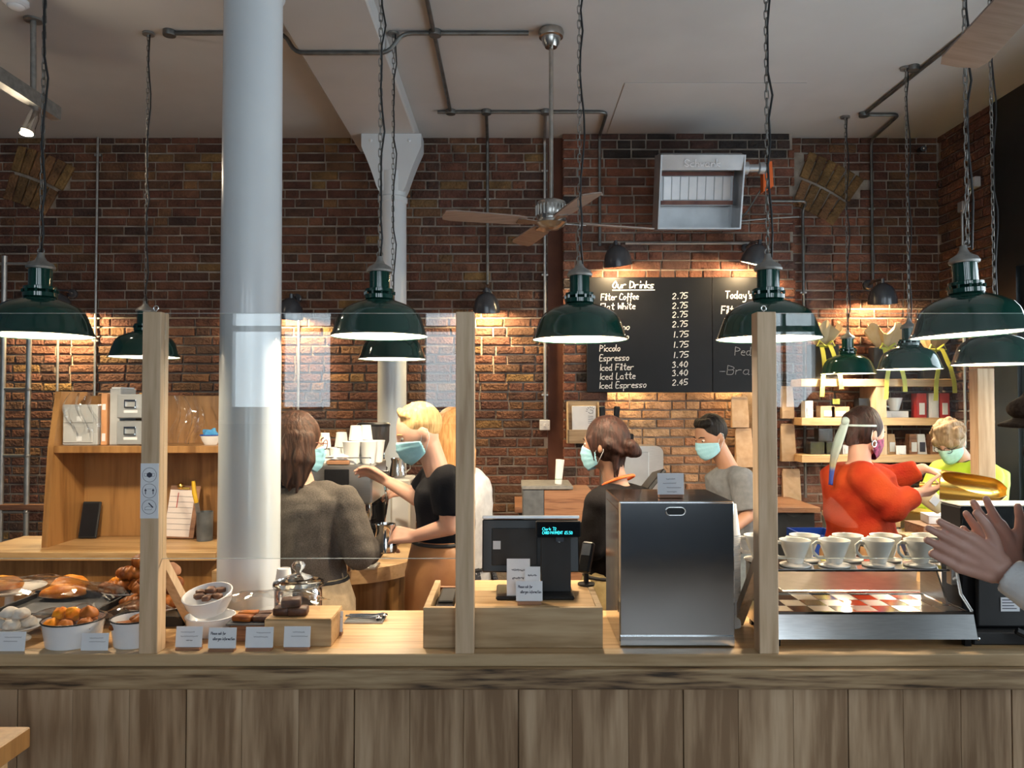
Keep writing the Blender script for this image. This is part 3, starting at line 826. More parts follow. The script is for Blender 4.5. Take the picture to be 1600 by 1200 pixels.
# ================================================================ HEATER
p = W(1090, 300, 5.95)
t = thing('gas_heater', 'pale metal gas heater tilted down from the brick breast', 'heater', p)
Mh = Matrix.Rotation(R(10), 4, 'X')
w, h = 0.31, 0.27
m = MB(Mh)
m.prism([(-0.12, 0.15), (0.02, 0.22), (0.10, 0.22), (0.10, 0.29), (-0.06, 0.285), (-0.15, 0.26)], 'x', -w, w)
m.build('hood', M['alu'], t, smooth=0)
m = MB(Mh)
for s in (-1, 1):
    x0 = s * w; x1 = s * (w + 0.05)
    m.prism([(-0.15, 0.26), (0.10, 0.29), (0.14, -0.27), (-0.10, -0.29)], 'x', x0, x0 + s * 0.012)
m.box(-w, w, -0.10, 0.14, -0.29, -0.278); m.box(-w, w, 0.128, 0.14, -0.28, 0.28)
m.build('reflector_case', M['alu'], t, smooth=0)
m = MB(Mh); m.box(-w + 0.03, w - 0.03, 0.03, 0.12, -0.10, 0.16); m.build('burner_body', M['alu'], t, smooth=0)
for k in range(8):
    m = MB(Mh); x0 = -w + 0.045 + k * 0.0665; m.box(x0, x0 + 0.062, 0.018, 0.03, -0.06, 0.12, b=0.003); m.build('burner_tile', M['porcelain'], t, smooth=0)
m = MB(Mh)
for zz2 in (0.125, -0.095): m.box(-w + 0.03, w - 0.03, 0.008, 0.03, zz2, zz2 + 0.03)
m.build('burner_bar', pm('heat_stained_steel', (0.09, 0.035, 0.03), (0.16, 0.07, 0.05), rough=0.4, metal=0.5), t, smooth=0)
m = MB(Mh); m.lathe([(0.05, 0), (0.05, 0.06), (0.03, 0.07), (0.03, 0.14), (0.045, 0.15), (0.045, 0.2)], n=16)
m.v = [tuple(Mh @ Vector((w + 0.012 + (Mh.inverted() @ Vector(v)).z, (Mh.inverted() @ Vector(v)).x, (Mh.inverted() @ Vector(v)).y + 0.18))) for v in m.v]
m.build('gas_valve', M['alu'], t)
m = MB(); m.prism([(0.53, 0.24), (0.60, 0.26), (0.61, 0.06), (0.53, 0.02)], 'y', 0.05, 0.12); m.build('ignition_cover', M['orange'], t, smooth=0)
m = MB(); m.tube([(0.56, 0.1, 0.1), (0.45, 0.2, -0.1), (0.4, 0.28, -0.16), (0.7, 0.3, -0.13), (0.9, 0.3, -0.12)], 0.008, 6); m.build('gas_hose', M['conduit'], t)
m = MB()
for s in (-1, 1): m.box(s * 0.2 - 0.02, s * 0.2 + 0.02, 0.05, BRY - p.y, 0.2, 0.225)
m.build('bracket', M['alu'], t, smooth=0)
HEATER = (t, Mh, w)

# ================================================================ TRACK SPOTLIGHT + SMOKE DETECTOR
c0 = WZ(52, 30, CEIL)
t = thing('track_spotlight', 'chrome spotlight on a grey track bar hung from the ceiling', 'light', c0)
D0 = c0.y; s0 = W(52, 152, D0); e0 = W(88, 178, D0 + 0.12) ; e1_ = W(-40, 95, D0 - 0.5)
m = MB(); m.lathe([(0.05, -0.012), (0.05, -0.001)], n=20); m.cyl((0, 0, -0.01), s0 - c0, 0.016); m.build('stem', M['cast'], t)
d = (e0 - e1_).normalized(); n_ = Vector((0, 0, 1)); sd = d.cross(n_).normalized() * 0.03
m = MB(); vs = []
for q in (e0, e1_):
    for (a, b) in ((-1, -1), (1, -1), (1, 1), (-1, 1)): vs.append(q - c0 + sd * a + n_ * 0.04 * b)
m.add(vs, [(0, 1, 2, 3), (7, 6, 5, 4)] + [(i, i + 4, (i + 1) % 4 + 4, (i + 1) % 4) for i in range(4)]); m.build('track_bar', M['cast'], t, smooth=0)
h0 = W(55, 175, D0) - c0; h1 = W(42, 208, D0 - 0.05) - c0
m = MB(); m.tube([h0, h0 + (h1 - h0) * 0.2, h0 + (h1 - h0) * 0.75, h1], [0.022, 0.030, 0.032, 0.044], 20); m.tube([W(54, 158, D0) - c0, h0], 0.010, 8); m.build('spot_head', M['chrome'], t)
m = MB(); m.ball(h1 + (h1 - h0).normalized() * 0.004, 0.036, 0.036, 0.012); m.build('bulb', M['bulb'], t)
point_light(t, tuple(h1 + (h1 - h0).normalized() * 0.05), 12, (1.0, 0.82, 0.6), 0.03)
q = WZ(25, 1, CEIL)
t = thing('smoke_detector', 'white round smoke detector on the ceiling near the track bar', 'detector', q)
m = MB(); m.lathe([(0.065, -0.001), (0.065, -0.02), (0.05, -0.032)], n=28); m.build('base', M['porcelain'], t)
m = MB(); m.ball((0, 0, -0.032), 0.045, 0.045, 0.02); m.build('dome', M['porcelain'], t)

# ================================================================ HANDWRITING (single-stroke letters, grid x 0-6, baseline y=3, x-height 6, cap 9)
G = {
 'A': '03 39 63|15 55', 'B': '03 09|09 48 57 36 06|06 46 55 43 03', 'C': '58 29 06 04 23 53', 'D': '03 09|09 48 56 44 03', 'E': '49 09 03 43|06 36', 'F': '59 09|09 03|06 46',
 'I': '19 13', 'L': '09 03 43', 'M': '03 09 35 69 63', 'N': '03 09 53 59', 'O': '39 17 05 23 44 57 48 39', 'P': '03 09|09 48 57 36 06', 'R': '03 09|09 48 57 36 06 53', 'S': '58 29 07 35 54 33 04', 'T': '09 69|39 33', 'W': '09 13 37 53 69', 'Y': '09 36 69|36 33',
 'a': '46 16 04 23 44 46 43 53', 'b': '09 03 23 44 36 05', 'c': '46 26 05 04 23 43', 'd': '46 16 04 23 44|49 43 53', 'e': '05 45 36 16 04 23 43', 'f': '48 29 27 21|05 46', 'g': '46 16 04 23 44|46 41 20 01', 'h': '09 03|05 26 45 43',
 'i': '16 13|18 19', 'k': '09 03|46 05 43', 'l': '09 04 13', 'n': '06 03|05 26 45 43', 'o': '26 05 13 33 45 36 26', 'p': '06 00|06 36 45 33 03', 'r': '06 03|05 26 46', 's': '46 16 05 34 33 03', 't': '29 24 33 43|07 47', 'u': '06 04 13 33 46|46 43', 'm': '06 03|05 16 24|24 36 45 43', 'w': '06 13 25 33 46',
 'y': '06 14 34|46 41 20 00', 'q': '46 16 04 23 44|46 40', 'v': '06 23 46', 'x': '06 43|46 03', 'z': '06 46 03 43', "'": '29 27', '.': '13 23', '-': '05 45', ',': '23 11', '&': '53 08 29 38 05 13 33 56', '£': '58 39 27 23|05 45|03 53',
 '0': '29 07 05 13 33 45 47 38 29', '1': '19 13', '2': '08 29 47 03 43', '3': '08 29 38 26 45 33 03', '4': '39 05 55|39 33', '5': '49 09 06 36 44 23 03', '6': '48 07 04 23 43 45 26 05', '7': '09 49 23', '8': '26 08 29 48 26 04 33 45 26', '9': '46 17 29 48 43',
}
def strokes(text, h, slant=0.12):
    """list of 2D polylines; h is the cap height"""
    u = h / 6.0; x = 0.0; out = []
    for ch in text:
        if ch == ' ': x += 3.2 * u; continue
        g = G.get(ch)
        if g is None: x += 3 * u; continue
        wmax = 0
        for st in g.split('|'):
            P = [(int(q[0]), int(q[1]) - 3) for q in st.split()]
            wmax = max(wmax, max(p[0] for p in P))
            if len(P) > 2:                               # soften the corners
                S = [P[0]]
                for i in range(len(P) - 1):
                    p0 = P[max(i - 1, 0)]; p1 = P[i]; p2 = P[i + 1]; p3 = P[min(i + 2, len(P) - 1)]
                    for k in (1, 2, 3):
                        t = k / 3
                        S.append(tuple(0.5 * (2 * p1[a] + (p2[a] - p0[a]) * t + (2 * p0[a] - 5 * p1[a] + 4 * p2[a] - p3[a]) * t * t + (3 * p1[a] - p0[a] - 3 * p2[a] + p3[a]) * t ** 3) for a in (0, 1)))
                P = S
            out.append([(x + (p[0] * 0.82 + p[1] * slant) * u, p[1] * u) for p in P])
        x += (wmax * 0.82 + 1.35) * u
    return out, x
def ribbon(m, poly, w, th, fr):
    """flat stroke of width w; fr(x, z, d) maps to 3D, d out of the surface"""
    L, Rr = [], []
    n = len(poly)
    for i in range(n):
        a = poly[max(i - 1, 0)]; b = poly[min(i + 1, n - 1)]
        dx, dy = b[0] - a[0], b[1] - a[1]; l = math.hypot(dx, dy) or 1e-6
        nx, ny = -dy / l * w / 2, dx / l * w / 2
        if i == 0 or i == n - 1:
            s = -1 if i == 0 else 1; ex, ey = s * dx / l * w * 0.35, s * dy / l * w * 0.35
        else: ex = ey = 0
        L.append((poly[i][0] + nx + ex, poly[i][1] + ny + ey)); Rr.append((poly[i][0] - nx + ex, poly[i][1] - ny + ey))
    vs = [fr(*p, th) for p in L] + [fr(*p, th) for p in Rr]
    m.add(vs, [(i, i + 1, n + i + 1, n + i) for i in range(n - 1)])
def write(text, fr, h, w, m=None, th=0.0008, slant=0.12, fit=None):
    m = m or MB(); st, wd = strokes(text, h, slant)
    k = (fit / wd) if fit else 1.0
    for p in st: ribbon(m, [(a * k, b) for a, b in p], w, th, fr)
    return m

# heater maker's name, embossed on the hood
t, Mh_, w_ = HEATER
m = write('Schwank', lambda x, z, d: Mh_ @ Vector((-0.14 + x, -0.128 - 0.27 * (z + 0.02) - d * 1.5 - 0.004, 0.175 + z)), 0.05, 0.007, fit=0.28, slant=0)
m.build('maker_name', M['porcelain'], t, smooth=0)

# ================================================================ MENU BOARD
DB = BRY - 0.042
p0 = W(917, 613, DB); p1 = W(1203, 433, DB)
t = thing('menu_board', 'black menu board with white handwritten drinks and prices', 'menu board', (p0.x, DB, p0.z))
wB, hB = p1.x - p0.x, p1.z - p0.z; sx = W(1113, 500, DB).x - p0.x
m = MB(); m.box(0, sx - 0.001, 0, 0.028, 0, hB, b=0.003); m.build('panel', M['board'], t, smooth=0)
m = MB(); m.box(sx + 0.001, wB, 0, 0.028, 0, hB, b=0.003); m.build('panel', M['board'], t, smooth=0)
def chalk(text, x, y, capx, lw, key='chalk', fit=None, slope=0.0):
    q = W(x, y, DB); u = DB / F
    return write(text, lambda a, b, d: Vector((q.x - p0.x + a, -0.001 - d, q.z - p0.z + b + a * slope)), capx * u, lw * u, fit=None if fit is None else fit * u).build('lettering', M[key], t, smooth=0)
chalk('Our Drinks', 957, 450, 10.5, 1.7, fit=66)
chalk('-', 957, 456, 0.1, 0.1)
m = MB(); q = W(957, 453.5, DB); ribbon(m, [(0, 0), (66 * DB / F, 0.002)], 1.3 * DB / F, 0.0008, lambda a, b, d: Vector((q.x - p0.x + a, -0.001 - d, q.z - p0.z + b))); m.build('lettering', M['chalk'], t, smooth=0)
for (s, x, y, f) in [('Filter Coffee', 939, 469, 60), ('Flat White', 938, 484, 56), ('no', 972, 515, 13), ('o', 977, 530, 7), ('Piccolo', 937, 549, 33), ('Espresso', 937, 564, 47), ('Iced Filter', 937, 579, 54), ('Iced Latte', 937, 593, 57), ('Iced Espresso', 936, 607, 75)]:
    chalk(s, x, y, 9.5, 1.3, fit=f, slope=0.03)
for s, y in zip(['2.75', '2.75', '2.75', '2.75', '1.75', '1.75', '1.75', '3.40', '3.40', '2.45'], [467, 482, 496, 511, 527, 543, 559, 574, 587, 602]):
    chalk(s, 1050.5 if s[0] != '1' else 1052, y, 8.5, 1.3, fit=25, slope=0.05)
chalk("Today's", 1133, 466, 11, 1.7, fit=44); chalk('Filter Coffee', 1127, 490, 11.5, 1.7, fit=76)
chalk('Pedr', 1148, 555, 13, 0.9, 'chalk_dim', fit=36); chalk('-Bras', 1124, 585, 14, 0.9, 'chalk_dim', fit=62)

# ================================================================ COUNTER
Y0 = 2.34                                   # front face of sill and posts
ct = thing('service_counter', 'long oak service counter with vertical board front', 'counter', (0, Y0, 0))
def cbox(name, mat, *q, b=0.0, par=None, world=True, smooth=0):
    m = MB(); m.box(*q, b=b); return m.build(name, mat, par or ct, smooth=smooth, world=world)
CX0, CX1 = -2.6, 2.6
cbox('worktop', M['oak'], CX0, CX1, Y0 + 0.058, 2.84, COUNTER - 0.045, COUNTER, b=0.003)
cbox('sill', M['oak_sill'], CX0, CX1, Y0, Y0 + 0.057, COUNTER - 0.036, COUNTER + 0.002, b=0.003)
cbox('edge_beam', M['oak_beam'], CX0, CX1, Y0 - 0.022, Y0 + 0.055, COUNTER - 0.036 - 0.061, COUNTER - 0.037, b=0.003)
cbox('carcass', M['oak_panel'], CX0, CX1, Y0 + 0.032, Y0 + 0.05, 0.0, COUNTER - 0.1)
cbox('back_panel', M['oak_panel'], CX0, CX1, 2.78, 2.80, 0.0, COUNTER - 0.05)
seams = [-90, -50, 35, 120, 208, 296, 382, 470, 556, 642, 725, 810, 893, 980, 1065, 1150, 1235, 1320, 1405, 1494, 1573, 1660, 1745, 1830]
dark = {35, 296, 556, 810, 1065, 1320, 1573}
DP = Y0 + 0.012
for a, b in zip(seams[:-1], seams[1:]):
    xa_, xb_ = (a - 800) * DP / F, (b - 800) * DP / F
    ga = 0.0016 if a in dark else 0.0004; gb = 0.0016 if b in dark else 0.0004
    cbox('plank', M['oak_panel'], xa_ + ga, xb_ - gb, DP, DP + 0.02, 0.0, COUNTER - 0.098, b=0.0012)

# ================================================================ GLASS SCREEN with posts
ztop = W(0, 487, Y0).z
def post(x0, x1, label, eye=True, sticker=False, brace=0):
    a, b = (x0 - 800) * Y0 / F, (x1 - 800) * Y0 / F
    t = thing('screen_post', label, 'post', ((a + b) / 2, Y0, COUNTER + 0.002))
    h = (b - a) / 2
    m = MB(); m.box(-h, h, 0.001, 0.057, 0, ztop - COUNTER - 0.002, b=0.002); m.build('post', M['oak_z'], t, smooth=0)
    if eye:
        zt = ztop - COUNTER
        m = MB(); m.tube([(0.0075 * math.cos(q), 0.028, zt + 0.012 + 0.0075 * math.sin(q)) for q in [2 * math.pi * k / 14 for k in range(14)]], 0.002, 6, closed=True); m.cyl((0, 0.028, zt - 0.004), (0, 0.028, zt + 0.005), 0.0022, n=8)
        m.build('screw_eye', M['chrome'], t, smooth=180)
    if brace:
        m = MB(); s = brace
        pts = [(0.057, 0.30), (0.057, 0.255), (0.30, 0.0), (0.345, 0.0)]
        m.prism(pts, 'x', s * h - s * 0.008, s * h - s * 0.040); m.build('brace', M['oak_z'], t, smooth=0)
    return t
P1 = post(221, 250, 'oak screen post carrying the distancing sticker', brace=1)
P2 = post(712, 741, 'oak screen post standing between cookie jar and till', eye=False)
P3 = post(1184, 1214, 'oak screen post between steel cabinet and drippers', brace=-1)
# sticker with three pictograms
sw, s0z, s1z = 28 * Y0 / F / 2, W(0, 810, Y0).z - COUNTER - 0.002, W(0, 724, Y0).z - COUNTER - 0.002
m = MB(); m.box(-sw, sw, -0.0012, 0.0008, s0z, s1z); st = m.build('sticker', M['paper'], P1, smooth=0)
st['label'] = 'white sticker with mask, distance and card pictograms'
m = MB(); fr = lambda a, b, d: Vector((a, -0.0018, b))
cz = [s1z - (s1z - s0z) * k for k in (0.21, 0.5, 0.79)]; rr = 0.0215
for c in cz: ribbon(m, [(rr * math.cos(2 * math.pi * k / 28), c + rr * math.sin(2 * math.pi * k / 28)) for k in range(29)], 0.0011, 0, fr)
def poly(pts): m.add([(a, -0.0018, b) for a, b in pts], [tuple(range(len(pts)))])
poly([(0.010 * math.cos(2 * math.pi * k / 6 + 0.52) * 0.95, cz[0] + 0.0085 * math.sin(2 * math.pi * k / 6 + 0.52)) for k in range(6)])
for s in (-1, 1):
    ribbon(m, [(s * 0.009, cz[0] + 0.005), (s * 0.016, cz[0] + 0.004), (s * 0.016, cz[0] - 0.003), (s * 0.009, cz[0] - 0.005)], 0.0009, 0, fr)
    x = s * 0.0115; c = cz[1]
    poly([(x - 0.0012, c - 0.010), (x + 0.0012, c - 0.010), (x + 0.0012, c), (x + 0.004, c), (x, c + 0.008), (x - 0.004, c), (x - 0.0012, c)])
ribbon(m, [(-0.006, cz[1] + 0.006), (0.006, cz[1] + 0.006)], 0.0008, 0, fr)
ribbon(m, [(-0.013, cz[2] - 0.009), (0.007, cz[2] - 0.009), (0.009, cz[2] - 0.001), (-0.004, cz[2] + 0.002), (-0.013, cz[2] - 0.002), (-0.013, cz[2] - 0.009)], 0.0009, 0, fr)
ribbon(m, [(-0.001, cz[2] + 0.011), (0.011, cz[2] - 0.001)], 0.0035, 0, fr)
m.build('pictogram', M['ink'], st, smooth=0)
zg0, zg1 = W(0, 872, Y0 + 0.03).z, W(0, 490, Y0 + 0.03).z
def pane(x0, x1, label):
    t = thing('glass_screen', label, 'glass screen', ((x0 + x1) / 2, Y0 + 0.028, zg0), 0)
    h = (x1 - x0) / 2; H = zg1 - zg0
    m = MB(); m.box(-h, h, -0.003, 0.003, 0, H); m.build('glass', M['glass'], t, smooth=0)
    for za in (-0.0012, H + 0.0001):
        m = MB(); m.box(-h, h, -0.003, 0.003, za, za + 0.0011); m.build('glass_rim', M['glass_edge'], t, smooth=0)
def xs(x): return (x - 800) * (Y0 + 0.028) / F
pane(CX0, (221 - 800) * Y0 / F - 0.0005, 'clear glass pane above the covered pastries')
pane((250 - 800) * Y0 / F + 0.0005, (712 - 800) * Y0 / F - 0.0005, 'clear glass pane before the column and the baristas')
pane((1214 - 800) * Y0 / F + 0.0005, CX1, 'clear glass pane above the coffee drippers')

# ================================================================ CARDS
def on(x, y, z=COUNTER): return WZ(x, y, z)
def card(x, ybase, wpx, hpx, label, lines, block=True, z=COUNTER, text=None, lean=R(8), mat='paper'):
    b = on(x, ybase, z); u = b.y / F; w, h = wpx * u, hpx * u
    t = thing('price_card', label, 'card', b, 0, 'handwritten counter cards')
    bh = 0.0
    if block:
        bh = 0.018
        m = MB(); m.box(-w * 0.46, w * 0.46, -0.012, 0.014, 0, 0.0105, b=0.0015); m.box(-w * 0.46, w * 0.46, -0.0005, 0.014, 0.0105, bh, b=0.0015); m.build('block', M['walnut'], t, smooth=0)
    Mc = Matrix.Translation((0, -0.0025, 0.0106 if block else 0.0)) @ Matrix.Rotation(-lean, 4, 'X')
    m = MB(Mc); m.box(-w / 2, w / 2, -0.0008, 0.0, 0, h); c = m.build('card', M[mat], t, smooth=0)
    m = MB(); r = random.Random(x)
    if text:
        for i, s in enumerate(text):
            zz = h * (0.66 - 0.26 * i); st, wd = strokes(s, h * 0.13); k = w * (0.55 if i == 0 else 0.8) / wd
            for p in st: ribbon(m, [(-w * 0.42 + w * 0.08 * i + a * k, zz + b) for a, b in p], h * 0.022, 0, lambda a, bb, d: Mc @ Vector((a, -0.0012, bb)))
    else:
        for i in range(lines):
            zz = h * (0.72 - 0.2 * i); x0 = -w * r.uniform(0.1, 0.36); x1 = w * r.uniform(0.12, 0.4); pts = []; k = 0; n = 26
            for k in range(n): pts.append((x0 + (x1 - x0) * k / (n - 1), zz + h * 0.025 * math.sin(k * 2.3) + r.uniform(-1, 1) * h * 0.018))
            ribbon(m, pts, h * 0.016, 0, lambda a, bb, d: Mc @ Vector((a, -0.0012, bb)))
    m.build('handwriting', M['ink'], c, smooth=0)
    return t
card(17, 1018, 44, 30, 'white price card under the cake plate with dusted buns', 2, block=False)
card(148, 1017, 42, 27, 'white price card between the two dark-rimmed enamel bowls', 2, block=False)
card(295, 1016, 41, 31, 'white card with three handwritten lines before the stacked white bowls', 3)
card(347, 1018, 43, 31, 'white allergen card on a wood block near the stacked bowls', 2, text=['Please ask for', 'allergen information'])
card(405, 1017, 43, 31, 'white card with pale writing before the chocolate slice tray', 2)
card(464, 1016, 41, 31, 'white price card before the wrapped chocolate cake', 2)
card(528, 992, 15, 31, 'small white card standing edgeways beside the slate board', 1)

# ================================================================ PASTRIES
def rough_sheet_obj(name, M_, fn, nu, nv, th, parent, seed=0):
    m = MB(); m.sheet(fn, nu, nv, th); return m.build(name, M_, parent, smooth=180)
PA = {}
PA['gold'] = pm('baked_orange_pastry', (0.60, 0.15, 0.008), (0.85, 0.33, 0.02), scale=25, rough=0.55, bmp=0.5, bscale=60, spec=0.2)
PA['brown'] = pm('baked_brown_crust', (0.17, 0.042, 0.008), (0.44, 0.14, 0.022), scale=18, rough=0.5, bmp=0.4, bscale=50, spec=0.3)
PA['bread'] = pm('floury_bread', (0.33, 0.13, 0.06), (0.52, 0.27, 0.15), scale=16, rough=0.75, bmp=0.5)
PA['dust'] = pm('icing_sugar', (0.82, 0.75, 0.66), (0.62, 0.38, 0.22), scale=22, rough=0.85, bmp=0.5, lo=0.55, hi=0.75)
PA['choc'] = pm('chocolate_cake', (0.055, 0.018, 0.008), (0.12, 0.045, 0.02), scale=40, rough=0.5, bmp=0.6, bscale=80)
def blobby(c, rx, ry, rz, seed, amp=0.08, nu=24, nv=14, flat=True):
    r = random.Random(seed); ph = [r.uniform(0, 6.28) for _ in range(6)]
    def fn(x, y, z):
        k = 1 + amp * (math.sin(3 * x * 2 + ph[0]) * math.sin(3 * y + ph[1]) + 0.6 * math.sin(7 * x + ph[2]) * math.sin(6 * z + ph[3]) + 0.5 * math.sin(8 * y + ph[4]))
        zz = z if z > 0 or not flat else z * 0.45
        return (x * rx * k, y * ry * k, zz * rz * k)
    m = MB(); m.ball(c, 1, nu=nu, nv=nv, fn=fn); return m
def croissant(seed, L=0.12, rad=0.03):
    m = MB(); path = []; rs = []; n = 30
    for i in range(n + 1):
        s = i / n * 2 - 1; a = s * 1.05
        path.append((math.sin(a) * L * 0.55, (1 - math.cos(a)) * L * 0.55, 0))
        seg = abs((i * 7 / n) % 1 - 0.5) * 2
        rs.append(max(0.004, rad * (1 - abs(s) ** 2.4) * (0.74 + 0.30 * (1 - seg)) + 0.004))
    m.tube(path, rs, 14); m.v = [(v[0], v[1], v[2] * 0.82 + rad * 0.8) for v in m.v]
    return m
def put(m, name, mat, label, cat, loc, rz=0.0, group=None, tilt=(0, 0)):
    o = m.build(name, mat, None, smooth=180); o.location = loc; o.rotation_euler = (tilt[0], tilt[1], rz)
    return tag(o, label, cat, group)
# black tray with two flat orange pastries
b = on(100, 945, COUNTER + 0.06)
t = thing('pastry_riser', 'low wooden riser under the black pastry tray', 'riser', (b.x + 0.01, 2.66, COUNTER))
m = MB(); m.box(-0.15, 0.15, -0.06, 0.10, 0, 0.055, b=0.003); m.build('top_board', M['oak'], t, smooth=0)
m = MB(); m.box(-0.14, 0.14, -0.058, -0.0585, 0.004, 0.05); m.build('front_face', M['oak_sill'], t, smooth=0)
zt_ = COUNTER + 0.056
t = thing('baking_tray', 'black baking tray holding the flat orange pastries', 'tray', (b.x + 0.01, 2.66, zt_))
m = MB(); m.box(-0.17, 0.17, -0.09, 0.13, 0, 0.004); 
for q in ((-0.17, 0.17, 0.122, 0.13, 0.004, 0.03), (-0.17, -0.162, -0.09, 0.13, 0.004, 0.02), (0.162, 0.17, -0.09, 0.13, 0.004, 0.02)): m.box(*q)
m.build('pan', M['black_mat'], t, smooth=0)
m = MB(); m.box(-0.13, 0.14, -0.085, 0.05, 0.0042, 0.0055); m.build('liner', M['slate'], t, smooth=0)
lp = WZ(100, 934, zt_ + 0.006)
put(blobby((0, 0, 0.016), 0.078, 0.055, 0.034, 3, 0.05), 'flat_pastry', PA['gold'], 'flat orange pastry at the front edge of the black tray', 'pastry', (lp.x, lp.y, zt_ + 0.006), 0.2)
lp2 = WZ(124, 912, zt_ + 0.03)
put(blobby((0, 0, 0.016), 0.066, 0.05, 0.036, 5, 0.05), 'flat_pastry', PA['gold'], 'round orange pastry propped on the flat one in the black tray', 'pastry', (lp2.x, lp.y + 0.055, zt_ + 0.022), 0, tilt=(R(24), 0))
# glass plate with orange pastry
g = WZ(12, 925, COUNTER + 0.07)
t = thing('cake_plate', 'pale wide plate with an orange pastry beside the black tray', 'plate', (g.x, g.y + 0.01, COUNTER))
m = MB(); m.lathe([(0.05, 0), (0.05, 0.006), (0.016, 0.012), (0.014, 0.06), (0.03, 0.066), (0.09, 0.07), (0.118, 0.082), (0.12, 0.086), (0.116, 0.086), (0.088, 0.075), (0.0, 0.074)], n=40); m.build('stand', M['ceramic'], t)
put(blobby((0, 0, 0.015), 0.066, 0.055, 0.034, 9, 0.08), 'flat_pastry', PA['gold'], 'orange pastry lying on the pale wide plate', 'pastry', (g.x - 0.02, g.y + 0.01, COUNTER + 0.0765))
# plate of dusted buns
g = WZ(5, 985, COUNTER + 0.045)
t = thing('bun_plate', 'white plate of sugar-dusted buns at the counter edge', 'plate', (g.x, g.y + 0.05, COUNTER))
m = MB(); m.lathe([(0.05, 0), (0.05, 0.004), (0.03, 0.02), (0.07, 0.034), (0.088, 0.046), (0.085, 0.048), (0.066, 0.038), (0.0, 0.036)], n=40); m.build('dish', M['porcelain'], t)
for i, (dx, dy, dz) in enumerate([(-0.04, -0.02, 0), (0.015, -0.035, 0), (0.04, 0.012, 0), (-0.015, 0.03, 0), (-0.01, -0.005, 0.032), (0.03, -0.01, 0.03)]):
    put(blobby((0, 0, 0.012), 0.028, 0.026, 0.024, 20 + i, 0.06), 'sugar_bun', PA['dust'], 'small sugar-dusted bun on the white plate', 'bun', (g.x + dx, g.y + 0.05 + dy, COUNTER + 0.0395 + dz), i, 'sugar-dusted buns')
# enamel bowls
def enamel_bowl(x, y, wpx, hpx, label, fill):
    b = on(x, y); u = b.y / F; r = wpx * u / 2; h = hpx * u
    t = thing('enamel_bowl', label, 'bowl', (b.x, b.y + r * 0.85, COUNTER))
    m = MB(); m.lathe([(r * 0.82, 0), (r * 0.86, 0.003), (r * 0.97, h * 0.9), (r, h), (r * 0.985, h + 0.001), (r * 0.95, h * 0.9), (r * 0.82, 0.006), (0, 0.005)], n=44); m.build('bowl', M['porcelain'], t)
    m = MB(); m.tube([(r * math.cos(a), r * math.sin(a), h) for a in [2 * math.pi * k / 40 for k in range(40)]], 0.0026, 6, closed=True); m.build('rim', M['black'], t, smooth=180)
    return t, r, h
t, r, h = enamel_bowl(92, 1018, 92, 40, 'wide white enamel bowl with dark rim holding orange rolls', 0)
L0 = t.location
for i, (dx, dy, dz, k, rd) in enumerate([(-0.05, -0.03, 0.0, 'gold', .027), (0.0, -0.04, 0.0, 'brown', .026), (0.05, -0.025, 0, 'brown', .027), (-0.03, 0.025, 0.01, 'gold', .026), (0.03, 0.03, 0.005, 'brown', .027), (0.0, -0.005, 0.03, 'gold', .025), (-0.04, 0.0, 0.03, 'gold', .024), (0.045, 0.005, 0.03, 'brown', .026)]):
    put(blobby((0, 0, 0.015), rd, rd, rd * 1.1, 40 + i, 0.09), 'filled_roll', PA[k], {'gold': 'small orange glazed roll', 'brown': 'small dark baked roll'}[k] + ' heaped in the wide enamel bowl', 'roll', (L0.x + dx, L0.y + dy, COUNTER + h * 0.55 + dz), i, 'rolls in the wide enamel bowl')
t, r, h = enamel_bowl(196, 1016, 74, 42, 'small white enamel bowl with dark rim beside the screen post', 0)
L0 = t.location
for i, (dx, dy, dz) in enumerate([(-0.02, -0.03, 0.0), (0.02, 0.01, 0.015), (0.035, -0.02, 0.02)]):
    put(blobby((0, 0, 0.012), 0.045, 0.022, 0.02, 60 + i, 0.06), 'bread_roll', PA['brown'], 'brown bread finger in the small enamel bowl', 'roll', (L0.x + dx, L0.y + dy, COUNTER + h * 0.6 + dz), 0.5 + i * 0.4, 'bread fingers')
# croissants on a plate on a wooden box
g = on(185, 962)
t = thing('display_box', 'brown wooden box carrying the croissant plate', 'box', (g.x + 0.015, g.y + 0.07, COUNTER))
m = MB(); m.box(-0.075, 0.075, -0.06, 0.06, 0, 0.06, b=0.002); m.build('box', M['walnut'], t, smooth=0)
m = MB(); m.box(-0.068, 0.068, -0.0612, -0.0601, 0.008, 0.052); m.build('front_panel', M['oak_sill'], t, smooth=0)
bz = COUNTER + 0.0605; L0 = t.location
t = thing('croissant_plate', 'pale plate piled with croissants in front of the screen post', 'plate', (L0.x, L0.y, bz))
m = MB(); m.lathe([(0.05, 0), (0.06, 0.004), (0.105, 0.02), (0.104, 0.023), (0.058, 0.008), (0, 0.008)], n=36); m.build('dish', M['ceramic'], t)
for i, (dx, dy, dz, rz, k) in enumerate([(-0.04, -0.045, 0, 0.3, 'brown'), (0.045, -0.035, 0, -0.5, 'brown'), (-0.04, 0.03, 0.004, 2.5, 'gold'), (0.045, 0.035, 0.004, 1.4, 'brown'), (0.0, -0.01, 0.045, 0.1, 'brown'), (0.035, 0.0, 0.085, -0.6, 'brown')]):
    put(croissant(i), 'croissant', PA[k], 'golden croissant piled on the pale plate', 'croissant', (L0.x + dx, L0.y + dy, bz + 0.009 + dz), rz, 'croissants on the pale plate')
